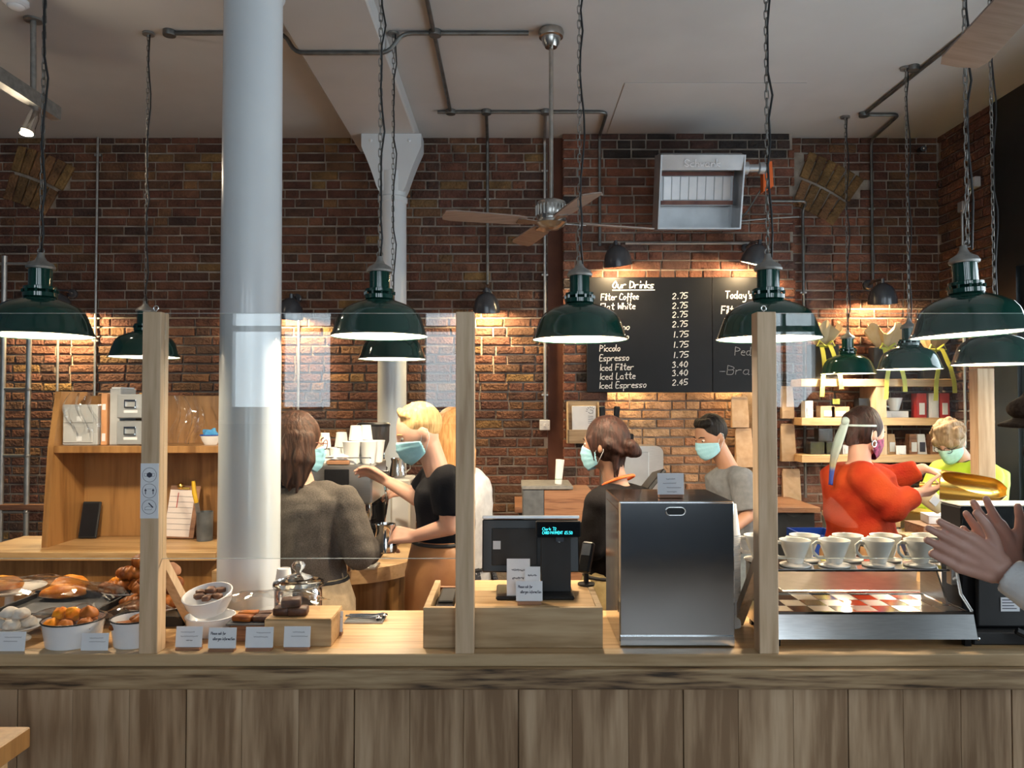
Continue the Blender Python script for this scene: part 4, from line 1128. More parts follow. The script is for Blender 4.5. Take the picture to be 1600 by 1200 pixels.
# second croissant heap behind the post in a black tray
g = WZ(300, 922, COUNTER + 0.03)
t = thing('bread_tray', 'black tray of dark croissants wedged between post and column', 'tray', (g.x + 0.0, 2.72, COUNTER))
m = MB(); m.box(-0.10, 0.13, -0.09, 0.09, 0.0, 0.03); m.box(-0.105, 0.135, -0.095, 0.095, 0.0302, 0.036); m.build('pan', M['black_mat'], t, smooth=0)
m = MB(); m.lathe([(0.06, 0.0365), (0.10, 0.05), (0.099, 0.053), (0.058, 0.041), (0, 0.041)], n=36, sx=1.1, sy=0.85); m.build('dish', M['ceramic'], t)
L0 = t.location
for i, (dx, dy, dz, rz) in enumerate([(-0.045, -0.04, 0, 0.3), (0.04, -0.04, 0, -0.3), (-0.04, 0.03, 0, 2.8), (0.045, 0.035, 0, 2.2), (0.0, -0.02, 0.045, 0.6), (-0.03, 0.02, 0.055, 2.2), (0.045, 0.01, 0.05, 1.2)]):
    put(croissant(i, 0.125, 0.032), 'croissant', PA['brown'], 'dark brown croissant heaped beside the big column', 'croissant', (L0.x + dx, L0.y + dy, COUNTER + 0.043 + dz), rz, 'croissants heaped beside the column')
put(blobby((0, 0, 0.02), 0.05, 0.035, 0.035, 77, 0.05), 'bread_bun', PA['bread'], 'floury pale bun topping the croissant heap by the column', 'bun', (L0.x + 0.035, L0.y + 0.0, COUNTER + 0.145), 0)

# stacked white bowls with chocolate bites
g = on(312, 1003)
for i, (lab, tl) in enumerate([('white porcelain bowl, lower one of the stacked pair', 0), ('white porcelain bowl of chocolate bites tipped on top of another', 1)]):
    t = thing('porcelain_bowl', lab, 'bowl', (g.x, g.y + 0.085, COUNTER + 0.064 * i), 0, 'stacked white bowls')
    if tl: t.rotation_euler = (R(14), R(-5), 0); t.location.z += 0.012
    m = MB(); r = 0.078; m.lathe([(0.052, 0), (0.055, 0.004), (0.072, 0.03), (0.077, 0.056), (r, 0.062), (0.076, 0.063), (0.070, 0.034), (0.05, 0.010), (0, 0.008)], n=44); m.build('bowl', M['porcelain'], t)
    m = MB(); m.tube([(r * math.cos(a), r * math.sin(a), 0.061) for a in [2 * math.pi * k / 40 for k in range(40)]], 0.0025, 6, closed=True); m.build('rim', M['porcelain'], t, smooth=180)
L0 = Vector((g.x, g.y + 0.085, COUNTER + 0.12))
for i in range(7):
    a = i * 0.95; m = MB(); m.box(-0.016, 0.016, -0.012, 0.012, 0, 0.016, b=0.003)
    put(m, 'chocolate_bite', PA['choc'], 'cube of chocolate brownie in the tipped white bowl', 'brownie', (L0.x + 0.036 * math.cos(a) * (i > 0), L0.y + 0.036 * math.sin(a) * (i > 0), L0.z + (0.014 if i == 0 else 0.004) + 0.006 * math.sin(a)), a, 'brownie cubes')
# chocolate slices on a slate and wrapped cake on an oak riser
g = on(452, 1012)
t = thing('oak_riser', 'pale oak riser block under the chocolate cakes', 'riser', (g.x, g.y + 0.012, COUNTER))
u = g.y / F; m = MB(); m.box(-0.082, 0.128, 0, 0.16, 0, 0.082, b=0.002); m.build('block', M['oak_sill'], t, smooth=0)
m = MB(); m.box(-0.080, 0.126, 0.002, 0.158, 0.0822, 0.086, b=0.001); m.build('top_board', M['oak'], t, smooth=0)
RZ = COUNTER + 0.0865; L0 = t.location
g2 = WZ(402, 975, COUNTER + 0.05)
t = thing('slate_plate', 'dark slate plate of chocolate slices beside the column', 'plate', (g2.x - 0.0, g2.y + 0.03, COUNTER))
m = MB(); m.box(-0.085, 0.062, -0.04, 0.10, 0.0, 0.05); m.build('block', M['walnut'], t, smooth=0)
m = MB(); m.box(-0.095, 0.068, -0.05, 0.11, 0.0502, 0.056, b=0.001); m.build('slate', M['slate'], t, smooth=0)
for i in range(4):
    m = MB(); m.box(-0.032, 0.032, -0.018, 0.018, 0, 0.017, b=0.003)
    put(m, 'chocolate_slice', PA['choc'] if i % 2 else PA['brown'], ('dark chocolate slice' if i % 2 else 'toffee-brown slice') + ' on the slate plate', 'cake', (t.location.x - 0.05 + 0.066 * (i % 2), t.location.y - 0.015 + 0.05 * (i // 2), COUNTER + 0.057), 0.15 * i - 0.2, 'slices on the slate plate')
for i, (dx, dy, dz) in enumerate([(-0.035, 0.05, 0), (0.012, 0.045, 0), (-0.012, 0.05, 0.026)]):
    m = MB(); m.box(-0.03, 0.03, -0.025, 0.025, 0, 0.025, b=0.004)
    put(m, 'brownie', PA['choc'], 'thick wrapped brownie on the oak riser', 'brownie', (L0.x + dx, L0.y + dy, RZ + 0.0005 + dz), 0.1 * i, 'brownies on the oak riser')
# slate board with steel tongs
g = on(568, 970)
t = thing('slate_board', 'thin grey slate board carrying the steel tongs', 'board', (g.x, g.y, COUNTER))
m = MB(); m.box(-0.06, 0.072, -0.035, 0.06, 0, 0.006, b=0.001); m.build('slate', M['slate'], t, smooth=0)
m = MB(); m.box(-0.062, 0.074, -0.0358, -0.0352, 0.001, 0.005); m.build('cut_edge', M['plastic_grey'], t, smooth=0)
for i in range(2):
    tg = thing('cake_tongs', 'steel cake tongs lying on the grey slate board', 'tongs', (g.x - 0.005 + 0.012 * i, g.y + 0.005 + i * 0.022, COUNTER + 0.0068), R(-12 + 10 * i), 'steel tongs')
    for s in (-1, 1):
        m = MB(); m.tube([(-0.062, s * 0.001, 0.006), (-0.02, s * 0.011, 0.005), (0.03, s * 0.009, 0.005), (0.058, s * 0.008, 0.005)], [0.004, 0.0035, 0.004, 0.010], 8, flat=0.5); m.build('arm', M['chrome'], tg)
    m = MB(); m.ball((0.062, 0, 0.007), 0.012, 0.016, 0.005); m.build('scoop_end', M['chrome'], tg)

# ================================================================ CELLOPHANE
def crumple(cx, cy, sx, sy, zfn, label, seed, nu=34, nv=22):
    r = random.Random(seed); ph = [r.uniform(0, 6.28) for _ in range(12)]
    def fn(u, v):
        x = (u - 0.5) * sx; y = (v - 0.5) * sy
        z = zfn(u, v)
        c = 0.0
        for k in range(4):
            a = ph[k]; w = (x * math.cos(a) + y * math.sin(a)) * (38 + 17 * k) + ph[k + 4]
            c += (abs((w / math.pi) % 2 - 1) - 0.5) * 0.012 / (1 + 0.4 * k)
        return (cx + x + c * 0.3, cy + y, max(z + c, COUNTER + 0.004))
    m = MB(); m.sheet(fn, nu, nv, 0.0004)
    o = m.build('cellophane_wrap', M['film'], None, smooth=0)
    return tag(o, label, 'wrap')
g = on(100, 960)
crumple(g.x - 0.02, 2.60, 0.58, 0.36, lambda u, v: COUNTER + 0.03 + 0.145 * math.sin(math.pi * min(1, max(0, v))) ** 0.45 * (0.5 + 0.5 * math.sin(math.pi * u) ** 0.5), 'crinkled clear cellophane over the tray and plates of pastries', 1)
g = on(92, 1010)
crumple(g.x, 2.475, 0.26, 0.155, lambda u, v: COUNTER + 0.105 - 0.05 * abs(2 * v - 1) ** 3 - 0.03 * abs(2 * u - 1) ** 3, 'clear cellophane stretched over the wide enamel bowl', 2)
g = on(195, 1010)
crumple(g.x, 2.50, 0.19, 0.17, lambda u, v: COUNTER + 0.12 - 0.06 * abs(2 * v - 1) ** 3 - 0.03 * abs(2 * u - 1) ** 3, 'clear cellophane over the small bowl by the post', 3)
crumple(L0.x - 0.07, L0.y + 0.07, 0.32, 0.15, lambda u, v: COUNTER + 0.125 + 0.03 * math.sin(math.pi * v) - 0.02 * abs(2 * u - 1) ** 2, 'clear cellophane sheet over the chocolate slices and brownies', 4)

# ================================================================ JAR, CUPS
g = on(486, 950)
t = thing('cookie_jar', 'large lidded clear glass cookie jar', 'jar', (g.x, 2.70, COUNTER))
k = 2.70 / F
rj = 36 * k; hj = 50 * k
m = MB(); m.lathe([(0.0, 0.0), (rj * 0.86, 0.0), (rj * 0.98, 0.012), (rj, 0.05), (rj, hj), (rj * 0.9, hj + 0.008), (rj * 0.9, hj + 0.012), (rj * 0.96, hj + 0.002 - 0.01), (rj * 0.965, 0.05), (rj * 0.94, 0.016), (0, 0.010)], n=48); m.build('body', M['jar'], t, smooth=60)
m = MB(); m.lathe([(rj * 1.02, hj + 0.013), (rj * 1.08, hj + 0.018), (rj * 1.05, hj + 0.026), (rj * 0.7, hj + 0.038), (rj * 0.3, hj + 0.05), (0.012, hj + 0.056), (0.012, hj + 0.062), (0.022, hj + 0.072), (0.024, hj + 0.082), (0.016, hj + 0.094), (0.0, hj + 0.097)], n=48); lid = m.build('lid', M['jar'], t, smooth=60)
m = MB(); m.tube([(rj * 1.04 * math.cos(a), rj * 1.04 * math.sin(a), hj + 0.013) for a in [2 * math.pi * q / 40 for q in range(40)]], 0.0035, 8, closed=True); m.build('seal_ring', M['jar'], lid, smooth=180)
for i, (dx, dy, rz, ti) in enumerate([(-0.03, 0.0, 0.2, 1.25), (0.0, 0.01, -0.1, 1.2), (0.03, -0.005, 0.1, 1.3)]):
    m = MB(); m.lathe([(0, 0), (0.036, 0.0), (0.04, 0.006), (0.034, 0.012), (0, 0.013)], n=20)
    put(m, 'wrapped_biscuit', PA['bread'], 'round wrapped biscuit inside the glass cookie jar', 'biscuit', (t.location.x + dx, t.location.y + dy, COUNTER + 0.052), rz, 'biscuits in the jar', tilt=(ti, 0))
def cup_stack(x, yb, rtop, rbot, hc, n, pitch, label, group, D=None, z=COUNTER):
    g = on(x, yb, z) if D is None else W(x, yb, D)
    full = [(rtop * 0.97, 0.0), (rtop * 1.03, 0.001), (rtop * 1.03, 0.004), (rtop, 0.005), (rbot, hc), (rbot * 0.9, hc), (rbot * 0.88, hc - 0.004), (0, hc - 0.004)]
    a = MB(); a.lathe(full, n=28); a.f = a.f[1:] if len(a.f[0]) > 4 else a.f
    top = a.build('paper_cup', M['cup'], None, smooth=50)
    b = MB(); b.lathe(full[:4] + [(rtop - (rtop - rbot) * pitch * 1.4 / hc, pitch * 1.4)], n=28); b.f = [f for f in b.f if len(f) == 4]
    ring = b.build('paper_cup', M['cup'], None, smooth=50)
    for i in range(n):
        o = top if i == n - 1 else (ring if i == 0 else ring.copy())
        if o not in (top, ring): COL.objects.link(o)
        o.location = (g.x, g.y, z + i * pitch)
        tag(o, label, 'paper cup', group)
cup_stack(443, 952, 0.033, 0.024, 0.07, 14, 0.0062, 'small white paper cup nested upside down in the stack beside the cookie jar', 'small cups by the jar')
cup_stack(1138, 978, 0.041, 0.029, 0.105, 48, 0.0066, 'white paper cup nested upside down in the tall stack behind the steel cabinet', 'tall stack of paper cups')

# ================================================================ TILL
TZ = COUNTER + 0.1245; TY0, TY1 = 2.402, 2.775
x0, x1 = W(661, 1000, TY0).x, W(942, 1000, TY0).x
t = thing('till_riser', 'oak riser box under the till with an open slot for the card reader', 'riser', ((x0 + x1) / 2, TY0, COUNTER + 0.0005))
hw = (x1 - x0) / 2; hh = TZ - COUNTER
xs_ = W(716, 920, 2.6).x - (x0 + x1) / 2
m = MB(); m.box(-hw, hw, 0, 0.02, 0, hh - 0.0, b=0.0015); m.build('front_board', M['oak_sill'], t, smooth=0)
for xx in (hw - 0.02, -hw):
    m = MB(); m.box(xx, xx + 0.02, 0.0205, TY1 - TY0, 0, hh, b=0.0015); m.build('side_board', M['oak_sill'], t, smooth=0)
m = MB(); m.box(xs_, hw - 0.0205, 0.0205, TY1 - TY0, hh - 0.02, hh, b=0.0015); m.build('top_board', M['oak'], t, smooth=0)
m = MB(); m.box(-hw + 0.0205, hw - 0.0205, TY1 - TY0 - 0.02, TY1 - TY0, 0, hh - 0.021); m.box(-hw + 0.0205, xs_ - 0.0005, 0.0205, TY1 - TY0 - 0.021, 0, 0.03); m.build('inner_shelf', M['walnut'], t, smooth=0)
TX = (x0 + x1) / 2
t = thing('card_reader', 'black card printer with a silver bar sunk in the riser slot', 'card reader', (TX - hw + 0.075, TY0 + 0.06, COUNTER + 0.031))
m = MB(); m.box(-0.045, 0.016, 0, 0.24, 0, 0.085, b=0.006); m.build('case', M['black'], t)
m = MB(); m.tube([(-0.04, 0.0, 0.075), (0.014, 0.0, 0.075)], 0.012, 12); m.build('paper_roller', M['chrome'], t)
m = MB(); m.box(-0.038, 0.012, 0.03, 0.2, 0.0852, 0.092, b=0.004); m.build('lid', M['black_mat'], t)
# touch-screen till seen from behind
c = WZ(862, 925, TZ)
t = thing('point_of_sale_till', 'black touch-screen till turned away, with a lit customer display', 'till', (c.x - 0.005, 2.56, TZ + 0.0008))
X = t.location.x; D = 2.60
def wx(x, d=D): return (x - 800) * d / F - X
def wz(y, d=D): return W(0, y, d).z - TZ
m = MB(); m.box(wx(776), wx(893), -0.07, 0.10, 0, 0.012, b=0.004); m.build('base_plate', M['black'], t)
m = MB(); m.prism([(0.0, 0.012), (0.07, 0.012), (0.05, wz(815)), (0.01, wz(815))], 'x', wx(845), wx(890)); m.build('stand', M['black_mat'], t, smooth=0)
Ms = Matrix.Translation((0, 0.055, 0)) @ Matrix.Rotation(R(-9), 4, 'X')
m = MB(Ms); m.box(wx(753), wx(906), 0.005, 0.03, wz(897), wz(814), b=0.004); m.build('screen_back', M['black'], t)
m = MB(Ms); m.box(wx(753), wx(907), -0.004, 0.034, wz(813.5), wz(808), b=0.002); m.build('screen_trim', M['alu'], t)
m = MB(Ms); m.box(wx(768), wx(840), -0.001, 0.0048, wz(886), wz(828), b=0.002); m.build('cover_plate', M['black_mat'], t)
m = MB(Ms); m.box(wx(770), wx(782), -0.002, -0.0012, wz(861), wz(848)); m.build('paper_label', M['paper'], t, smooth=0)
dd = 2.545
m = MB(); m.box(wx(837, dd), wx(907, dd), -0.03, -0.012, wz(839, dd), wz(814, dd), b=0.003); ds = m.build('customer_display', M['black'], t)
m = MB(); m.box(wx(868, dd), wx(880, dd), -0.026, -0.014, wz(846, dd), wz(839, dd)); m.tube([(wx(873, dd), -0.02, wz(845, dd)), (wx(873, dd), 0.03, wz(850, dd))], 0.006, 6); m.build('display_arm', M['chrome'], ds, smooth=0)
m = MB(); m.box(wx(839, dd), wx(905, dd), -0.0312, -0.0302, wz(838, dd), wz(815.5, dd)); m.build('display_lens', pm('tinted_lens', (0.004, 0.006, 0.008), (0.006, 0.008, 0.010), rough=0.12), ds, smooth=0)
m = MB(); u = dd / F
for (s, xx, yy, ft) in [('Clerk 72', 847, 827.5, 22), ('CARD PAYMENT', 847, 833.5, 32), ('£5.50', 881, 833.5, 13)]:
    write(s, lambda a, b, d: Vector((wx(xx, dd) + a, -0.032, wz(yy, dd) + b)), 4.2 * u, 0.5 * u, m, fit=ft * u, slant=0)
m.build('lettering', M['cyan_led'], ds, smooth=0)
# payment terminal on a stalk
t2 = thing('card_terminal', 'small grey payment terminal on a stalk beside the till', 'card reader', (W(915, 910, 2.72).x, 2.70, TZ + 0.001))
m = MB(); m.cyl((0, 0, 0), (0, 0, 0.075), 0.009); m.lathe([(0.03, 0), (0.03, 0.006), (0.01, 0.01)], n=20); m.build('stalk', M['black'], t2)
m = MB(Matrix.Translation((0, 0, 0.09)) @ Matrix.Rotation(R(-30), 4, 'Z') @ Matrix.Rotation(R(-25), 4, 'X')); m.box(-0.022, 0.022, -0.012, 0.012, -0.05, 0.06, b=0.006); m.build('body', M['black'], t2)
m = MB(Matrix.Translation((0, 0, 0.09)) @ Matrix.Rotation(R(-30), 4, 'Z') @ Matrix.Rotation(R(-25), 4, 'X')); m.box(-0.016, 0.016, -0.0135, -0.0122, 0.01, 0.05); m.build('screen', M['slate'], t2, smooth=0)
# papers leaning against the till
card(810, 936, 36, 62, 'tall grey-white notice with a wooden base leaning on the till', 2, block=False, z=TZ + 0.001, lean=R(3))
card(832, 934, 24, 48, 'narrow white loyalty card leaning beside the tall notice', 1, block=False, z=TZ + 0.013, lean=R(2))
card(827, 944, 41, 30, 'white allergen card on a wood block before the till', 2, z=TZ + 0.001, text=['Please ask for', 'allergen information'])

# ================================================================ STEEL CABINET
SY0, SY1 = 2.412, 2.76
sx0, sx1 = (967 - 800) * SY0 / F, (1146 - 800) * SY0 / F
sh = W(0, 784, SY0).z - COUNTER
t = thing('steel_cabinet', 'polished stainless steel countertop cabinet with an oval handle slot', 'cabinet', ((sx0 + sx1) / 2, SY0, COUNTER + 0.0005))
hw = (sx1 - sx0) / 2; dp = SY1 - SY0
m = MB(); m.box(-hw, hw, 0.006, dp, 0.0, sh, b=0.003); m.build('body', M['polished'], t, smooth=0)
zb_ = W(0, 993, SY0).z - COUNTER
m = MB(); m.box(-hw + 0.002, hw - 0.002, -0.003, 0.0055, zb_, sh - 0.004, b=0.002); dr = m.build('front_panel', M['polished'], t, smooth=0)
m = MB(); m.box(-hw + 0.002, hw - 0.002, -0.002, 0.0055, 0.002, zb_ - 0.003, b=0.001); m.build('plinth', M['polished'], t, smooth=0)
hc = Vector(((1054 - 800) * SY0 / F - t.location.x, 0, W(0, 799, SY0).z - COUNTER))
def slot(w, h, n=8):
    o = []
    for k in range(n + 1): a = -math.pi / 2 + math.pi * k / n; o.append((hc.x + w - h + h * math.cos(a), hc.z + h * math.sin(a)))
    for k in range(n + 1): a = math.pi / 2 + math.pi * k / n; o.append((hc.x - w + h + h * math.cos(a), hc.z + h * math.sin(a)))
    return o
m = MB(); m.prism(slot(0.028, 0.0105), 'y', -0.0042, -0.0031); m.build('handle_slot', M['black'], dr, smooth=0)
m = MB(); m.tube([(p[0], -0.0045, p[1]) for p in slot(0.030, 0.012)], 0.0022, 6, closed=True); m.build('slot_rim', M['chrome'], dr, smooth=180)
m = MB(); m.box(-hw - 0.0015, -hw - 0.0002, 0.03, dp - 0.02, 0.10, sh - 0.03, b=0.0005); m.build('side_panel', M['polished'], t, smooth=0)
card(1048, 777.5, 41, 33, 'white handwritten card standing on the steel cabinet', 4, z=COUNTER + sh + 0.0015, lean=R(4))

# ================================================================ DRIPPER STAND
GY0 = 2.412
gx0, gx1 = (1168 - 800) * GY0 / F + 0.07, (1520 - 800) * GY0 / F
z1 = W(0, 962, GY0).z; z0 = W(0, 998, GY0).z
t = thing('dripper_stand', 'stainless steel brew stand with a raised shelf of drippers', 'brew stand', ((gx0 + gx1) / 2, GY0, COUNTER))
hw = (gx1 - gx0) / 2; b0, b1 = z0 - COUNTER, z1 - COUNTER; dp = 0.27
m = MB(); m.prism([(-0.008, b0), (dp, b0), (dp, b1), (0.013, b1)], 'x', -hw, hw); m.build('base_box', M['steel'], t, smooth=0)
m = MB()
for (fx, fy) in ((-hw + 0.01, 0.01), (hw - 0.03, 0.01), (-hw + 0.01, dp - 0.03), (hw - 0.03, dp - 0.03)): m.box(fx, fx + 0.02, fy, fy + 0.02, 0.0005, b0)
m.build('foot', M['black'], t, smooth=0)
m = MB(); m.box(-hw, hw, 0.013, 0.024, b1 + 0.0003, b1 + 0.008); m.box(-hw, hw, dp - 0.012, dp, b1 + 0.0003, b1 + 0.008); m.box(-hw, -hw + 0.012, 0.0245, dp - 0.0125, b1 + 0.0003, b1 + 0.008); m.box(hw - 0.012, hw, 0.0245, dp - 0.0125, b1 + 0.0003, b1 + 0.008)
m.build('tray_rim', M['polished'], t, smooth=0)
nx, ny = 9, 3
for i in range(nx):
    for j in range(ny):
        w = (2 * hw - 0.03) / nx; d = (dp - 0.043) / ny
        m = MB(); m.box(-hw + 0.015 + i * w + 0.001, -hw + 0.015 + (i + 1) * w - 0.001, 0.028 + j * d + 0.001, 0.028 + (j + 1) * d - 0.001, b1 + 0.0003, b1 + 0.004, b=0.0008)
        m.build('tray_tile', M['polished'] if (i + j) % 2 else M['steel'], t, smooth=0)
zs_ = W(0, 889, GY0 + 0.09).z - COUNTER
shy0, shy1 = 0.085, 0.265
m = MB(); m.box(-hw, hw - 0.03, shy0, shy1, zs_ - 0.008, zs_, b=0.002); m.build('upper_shelf', M['polished'], t, smooth=0)
for s in (-1, 1):
    xx = hw - 0.035 if s > 0 else -hw
    m = MB(); m.prism([(0.10, b1 + 0.0085), (0.262, b1 + 0.0085), (0.262, zs_ - 0.0085), (0.17, zs_ - 0.0085)], 'x', xx, xx + 0.006); m.build('side_bracket', M['steel'], t, smooth=0)
m = MB(); m.tube([(hw - 0.012, 0.09, zs_ + 0.02), (hw - 0.012, 0.06, 0.15), (hw - 0.006, 0.012, b1 + 0.01)], 0.005, 8); m.box(hw - 0.03, hw - 0.008, 0.08, 0.11, zs_ - 0.05, zs_ + 0.01, b=0.002); m.ball((hw - 0.018, 0.078, zs_ - 0.03), 0.008, 0.006, 0.008, 10, 8); m.build('support_arm', M['steel'], t)
SHZ = COUNTER + zs_ + 0.0008
# ceramic drippers
def dripper(x, y, label, group):
    t = thing('coffee_dripper', label, 'dripper', (x, y, SHZ), 0, group)
    m = MB(); m.lathe([(0.0, 0.004), (0.046, 0.004), (0.048, 0.0), (0.050, 0.002), (0.050, 0.006), (0.030, 0.011), (0.0, 0.011)], n=36); m.build('base_disc', M['ceramic'], t)
    m = MB(); m.lathe([(0.024, 0.0112), (0.026, 0.016), (0.034, 0.04), (0.046, 0.072), (0.0505, 0.084), (0.050, 0.086), (0.046, 0.085), (0.042, 0.072), (0.030, 0.04), (0.012, 0.0125)], n=36); m.build('cone', M['ceramic'], t)
    m = MB(); m.tube([(-0.046, 0, 0.075), (-0.060, 0, 0.078), (-0.072, 0, 0.068), (-0.070, 0, 0.045), (-0.055, 0, 0.028), (-0.032, 0, 0.026)], 0.005, 8, flat=1.4); m.build('handle', M['ceramic'], t, smooth=180)
    return t
ga = 'front row of white drippers'; gb = 'back row of white drippers'
yf = GY0 + shy0 + 0.052; yb = GY0 + shy1 - 0.038
d0 = None
for x in (1240, 1301, 1369, 1434):
    X = (x - 800) * yf / F
    lab = 'white ceramic coffee dripper in the front row of the steel stand'
    if d0 is None: d0 = dripper(X, yf, lab, ga)
    else: dup(d0, (X, yf, SHZ))
for x in (1184, 1255, 1322, 1381, 1447):
    X = (x - 800) * yb / F
    o = dup(d0, (X, yb, SHZ), 0, 'white ceramic coffee dripper in the back row of the steel stand'); o['group'] = gb

# ================================================================ GRINDER
gy0 = 2.43
g0 = (1513 - 800) * gy0 / F
t = thing('coffee_grinder', 'big black shop coffee grinder beside the brew stand', 'grinder', (g0 + 0.13, gy0, COUNTER + 0.0005))
hg = W(0, 796, gy0).z - COUNTER
m = MB(); m.box(-0.13, 0.25, 0.05, 0.17, 0.04, hg, b=0.004); m.build('body', M['black'], t)
m = MB(); m.box(-0.125, 0.25, 0.0, 0.18, 0, 0.0395, b=0.004); m.build('foot_plate', M['black_mat'], t)
m = MB(); m.box(-0.13, 0.25, 0.048, 0.172, hg + 0.0005, hg + 0.006, b=0.002); m.build('top_plate', M['steel'], t)
m = MB(); m.box(-0.09, 0.25, 0.03, 0.0495, 0.05, 0.24, b=0.003); m.build('front_door', M['black_mat'], t)
m = MB(); m.box((1555 - 1535) * 0.002 - 0.06, 0.04, 0.028, 0.0296, 0.098, 0.142); lb = m.build('rating_label', M['paper'], t, smooth=0)
m = MB()
for k in range(4): m.box(-0.016, 0.03 - 0.008 * (k % 2), 0.0272, 0.0279, 0.106 + k * 0.009, 0.1085 + k * 0.009)
m.build('print', M['ink'], lb, smooth=0)
m = MB(); m.ball((-0.11, 0.048, hg - 0.022), 0.005, 0.003, 0.006, 8, 6); m.ball((-0.11, -0.001, 0.02), 0.006, 0.003, 0.006, 8, 6); m.build('screw', M['chrome'], t)
m = MB(); m.tube([(0.0, -0.015, 0.05), (0.06, -0.03, 0.02), (0.18, -0.03, 0.012)], 0.011, 8); m.build('power_cord', M['cable'], t)

# ================================================================ LEFT OAK HUTCH
HB, HF = 4.14, 3.80
hx0, hx1 = -2.33, -1.42
t = thing('oak_hutch', 'warm oak hutch with a long shelf above a worktop', 'hutch', ((hx0 + hx1) / 2, HB, 0))
X = t.location.x
def hb(name, mat, x0, x1, y0, y1, z0, z1, b=0.002): 
    m = MB(); m.box(x0, x1, y0, y1, z0, z1, b=b); return m.build(name, M[mat], t, smooth=0, world=True)
hb('worktop', 'oak', hx0 - 0.3, hx1, HF - 0.10, HB + 0.02, 0.925, 0.965)
hb('back_board', 'oak_warm', hx0 + 0.03, (hx0 + hx1) / 2 - 0.001, HB, HB + 0.02, 0.9655, 1.72); hb('back_board', 'oak_warm', (hx0 + hx1) / 2 + 0.001, hx1, HB, HB + 0.02, 0.9655, 1.72)
m = MB(); m.prism([(HB + 0.02, 0.9655), (HF + 0.02, 0.9655), (HF + 0.06, 1.46), (HF + 0.12, 1.74), (HB + 0.02, 1.74)], 'x', hx0, hx0 + 0.03); m.build('side_panel', M['oak_warm'], t, smooth=0, world=True)
zsh = W(0, 697, HF + 0.06).z
hb('shelf', 'oak_warm', hx0 + 0.0305, hx1, HF + 0.06, HB - 0.001, zsh - 0.035, zsh)
hb('plinth', 'oak_warm', hx0 - 0.25, hx1, HF - 0.05, HB, 0.0, 0.9245)
SZ = zsh + 0.0008; SD = HF + 0.12
def sx(x, d=SD): return (x - 800) * d / F
def dz(y, d=SD): return W(0, y, d).z
t = thing('plastic_drawer_unit', 'frosted grey plastic drawer unit at the end of the oak shelf', 'drawers', (sx(125), SD, SZ))
hw = (sx(152) - sx(97.5)) / 2; H = dz(632) - SZ
m = MB(); m.box(-hw, hw, 0.004, 0.19, 0, H, b=0.004); m.build('case', M['plastic_grey'], t)
for k in range(2):
    m = MB(); m.box(-hw + 0.006, hw - 0.02, -0.003, 0.0035, 0.012 + k * H * 0.49, H * 0.48 * (k + 1) , b=0.003); d_ = m.build('drawer', M['plastic_grey'], t)
    m = MB(); m.box(-0.012, 0.014, -0.006, -0.0032, H * 0.1 + k * H * 0.49, H * 0.22 + k * H * 0.49); m.build('label_tab', M['paper'], d_, smooth=0)
t = thing('lever_file', 'narrow orange-brown file box on the oak shelf', 'file', (sx(159.5), SD + 0.02, SZ))
m = MB(); m.box(-0.015, 0.015, 0, 0.18, 0, dz(614) - SZ, b=0.002); m.build('spine', pm('card_orange', (0.62, 0.28, 0.12), (0.68, 0.34, 0.16), rough=0.7), t)
m = MB(); m.box(-0.009, 0.009, -0.001, -0.0002, 0.02, 0.06); m.box(-0.009, 0.009, -0.001, -0.0002, 0.18, 0.21); m.build('spine_label', M['paper'], t, smooth=0)
t = thing('document_wallet', 'pale grey document wallet standing between file and card drawers', 'folder', (sx(174), SD + 0.04, SZ))
m = MB(); m.box(-0.028, 0.026, 0, 0.165, 0, dz(607) - SZ, b=0.002); m.build('cover', M['plastic_grey'], t)
m = MB(); m.box(-0.024, 0.022, 0.01, 0.155, dz(607) - SZ + 0.0005, dz(604.5) - SZ); m.build('sheet', M['paper'], t, smooth=0)
for k, (ya, yb2, lab) in enumerate([(690, 654, 'lower metal card drawer with a label holder on the oak shelf'), (653.5, 615, 'upper metal card drawer stacked on another on the oak shelf')]):
    t = thing('card_file_box', lab, 'drawer', (sx(205), SD, SZ + (0 if k == 0 else dz(653.7) - SZ)), 0, 'metal card drawers')
    H = dz(615) - dz(653.5); hw = 0.075
    m = MB(); m.box(-hw, hw, 0.005, 0.20, 0.0, H - 0.002, b=0.004); m.build('case', M['alu'], t)
    m = MB(); m.box(-hw + 0.004, hw - 0.004, -0.002, 0.0045, 0.004, H - 0.008, b=0.002); f_ = m.build('drawer_front', M['alu'], t)
    m = MB(); m.box(-0.03, 0.03, -0.014, -0.0022, H * 0.70, H * 0.76, b=0.001); m.box(-0.03, -0.025, -0.012, -0.0022, H * 0.42, H * 0.70); m.box(0.025, 0.03, -0.012, -0.0022, H * 0.42, H * 0.70); m.tube([(-0.026, -0.014, H * 0.45), (0.026, -0.014, H * 0.45)], 0.004, 8); m.build('pull', M['chrome'], f_)
    m = MB(); m.box(-0.034, 0.034, -0.005, -0.0022, H * 0.22, H * 0.33); m.build('label_strip', M['paper'], f_, smooth=0)
def bag(x, y, wpx, hpx, D, z, label, seed):
    r = random.Random(seed); u = D / F; w, h = wpx * u, hpx * u; c0 = (x - 800) * u; ph = [r.uniform(0, 6) for _ in range(4)]
    def fn(a, b):
        k = 1 - 0.55 * abs(b - 0.35) ** 0.9
        xx = (a - 0.5) * w * k + 0.02 * math.sin(b * 5 + ph[0]); yy = 0.02 * math.sin(a * 14 + ph[1] + b * 4) + 0.012 * math.sin(a * 31 + ph[2])
        return (c0 + xx, D + yy, z + 0.004 + b * h)
    m = MB(); m.sheet(fn, 26, 12, 0.0005); return tag(m.build('plastic_bag', M['film'], None, smooth=25), label, 'bag')
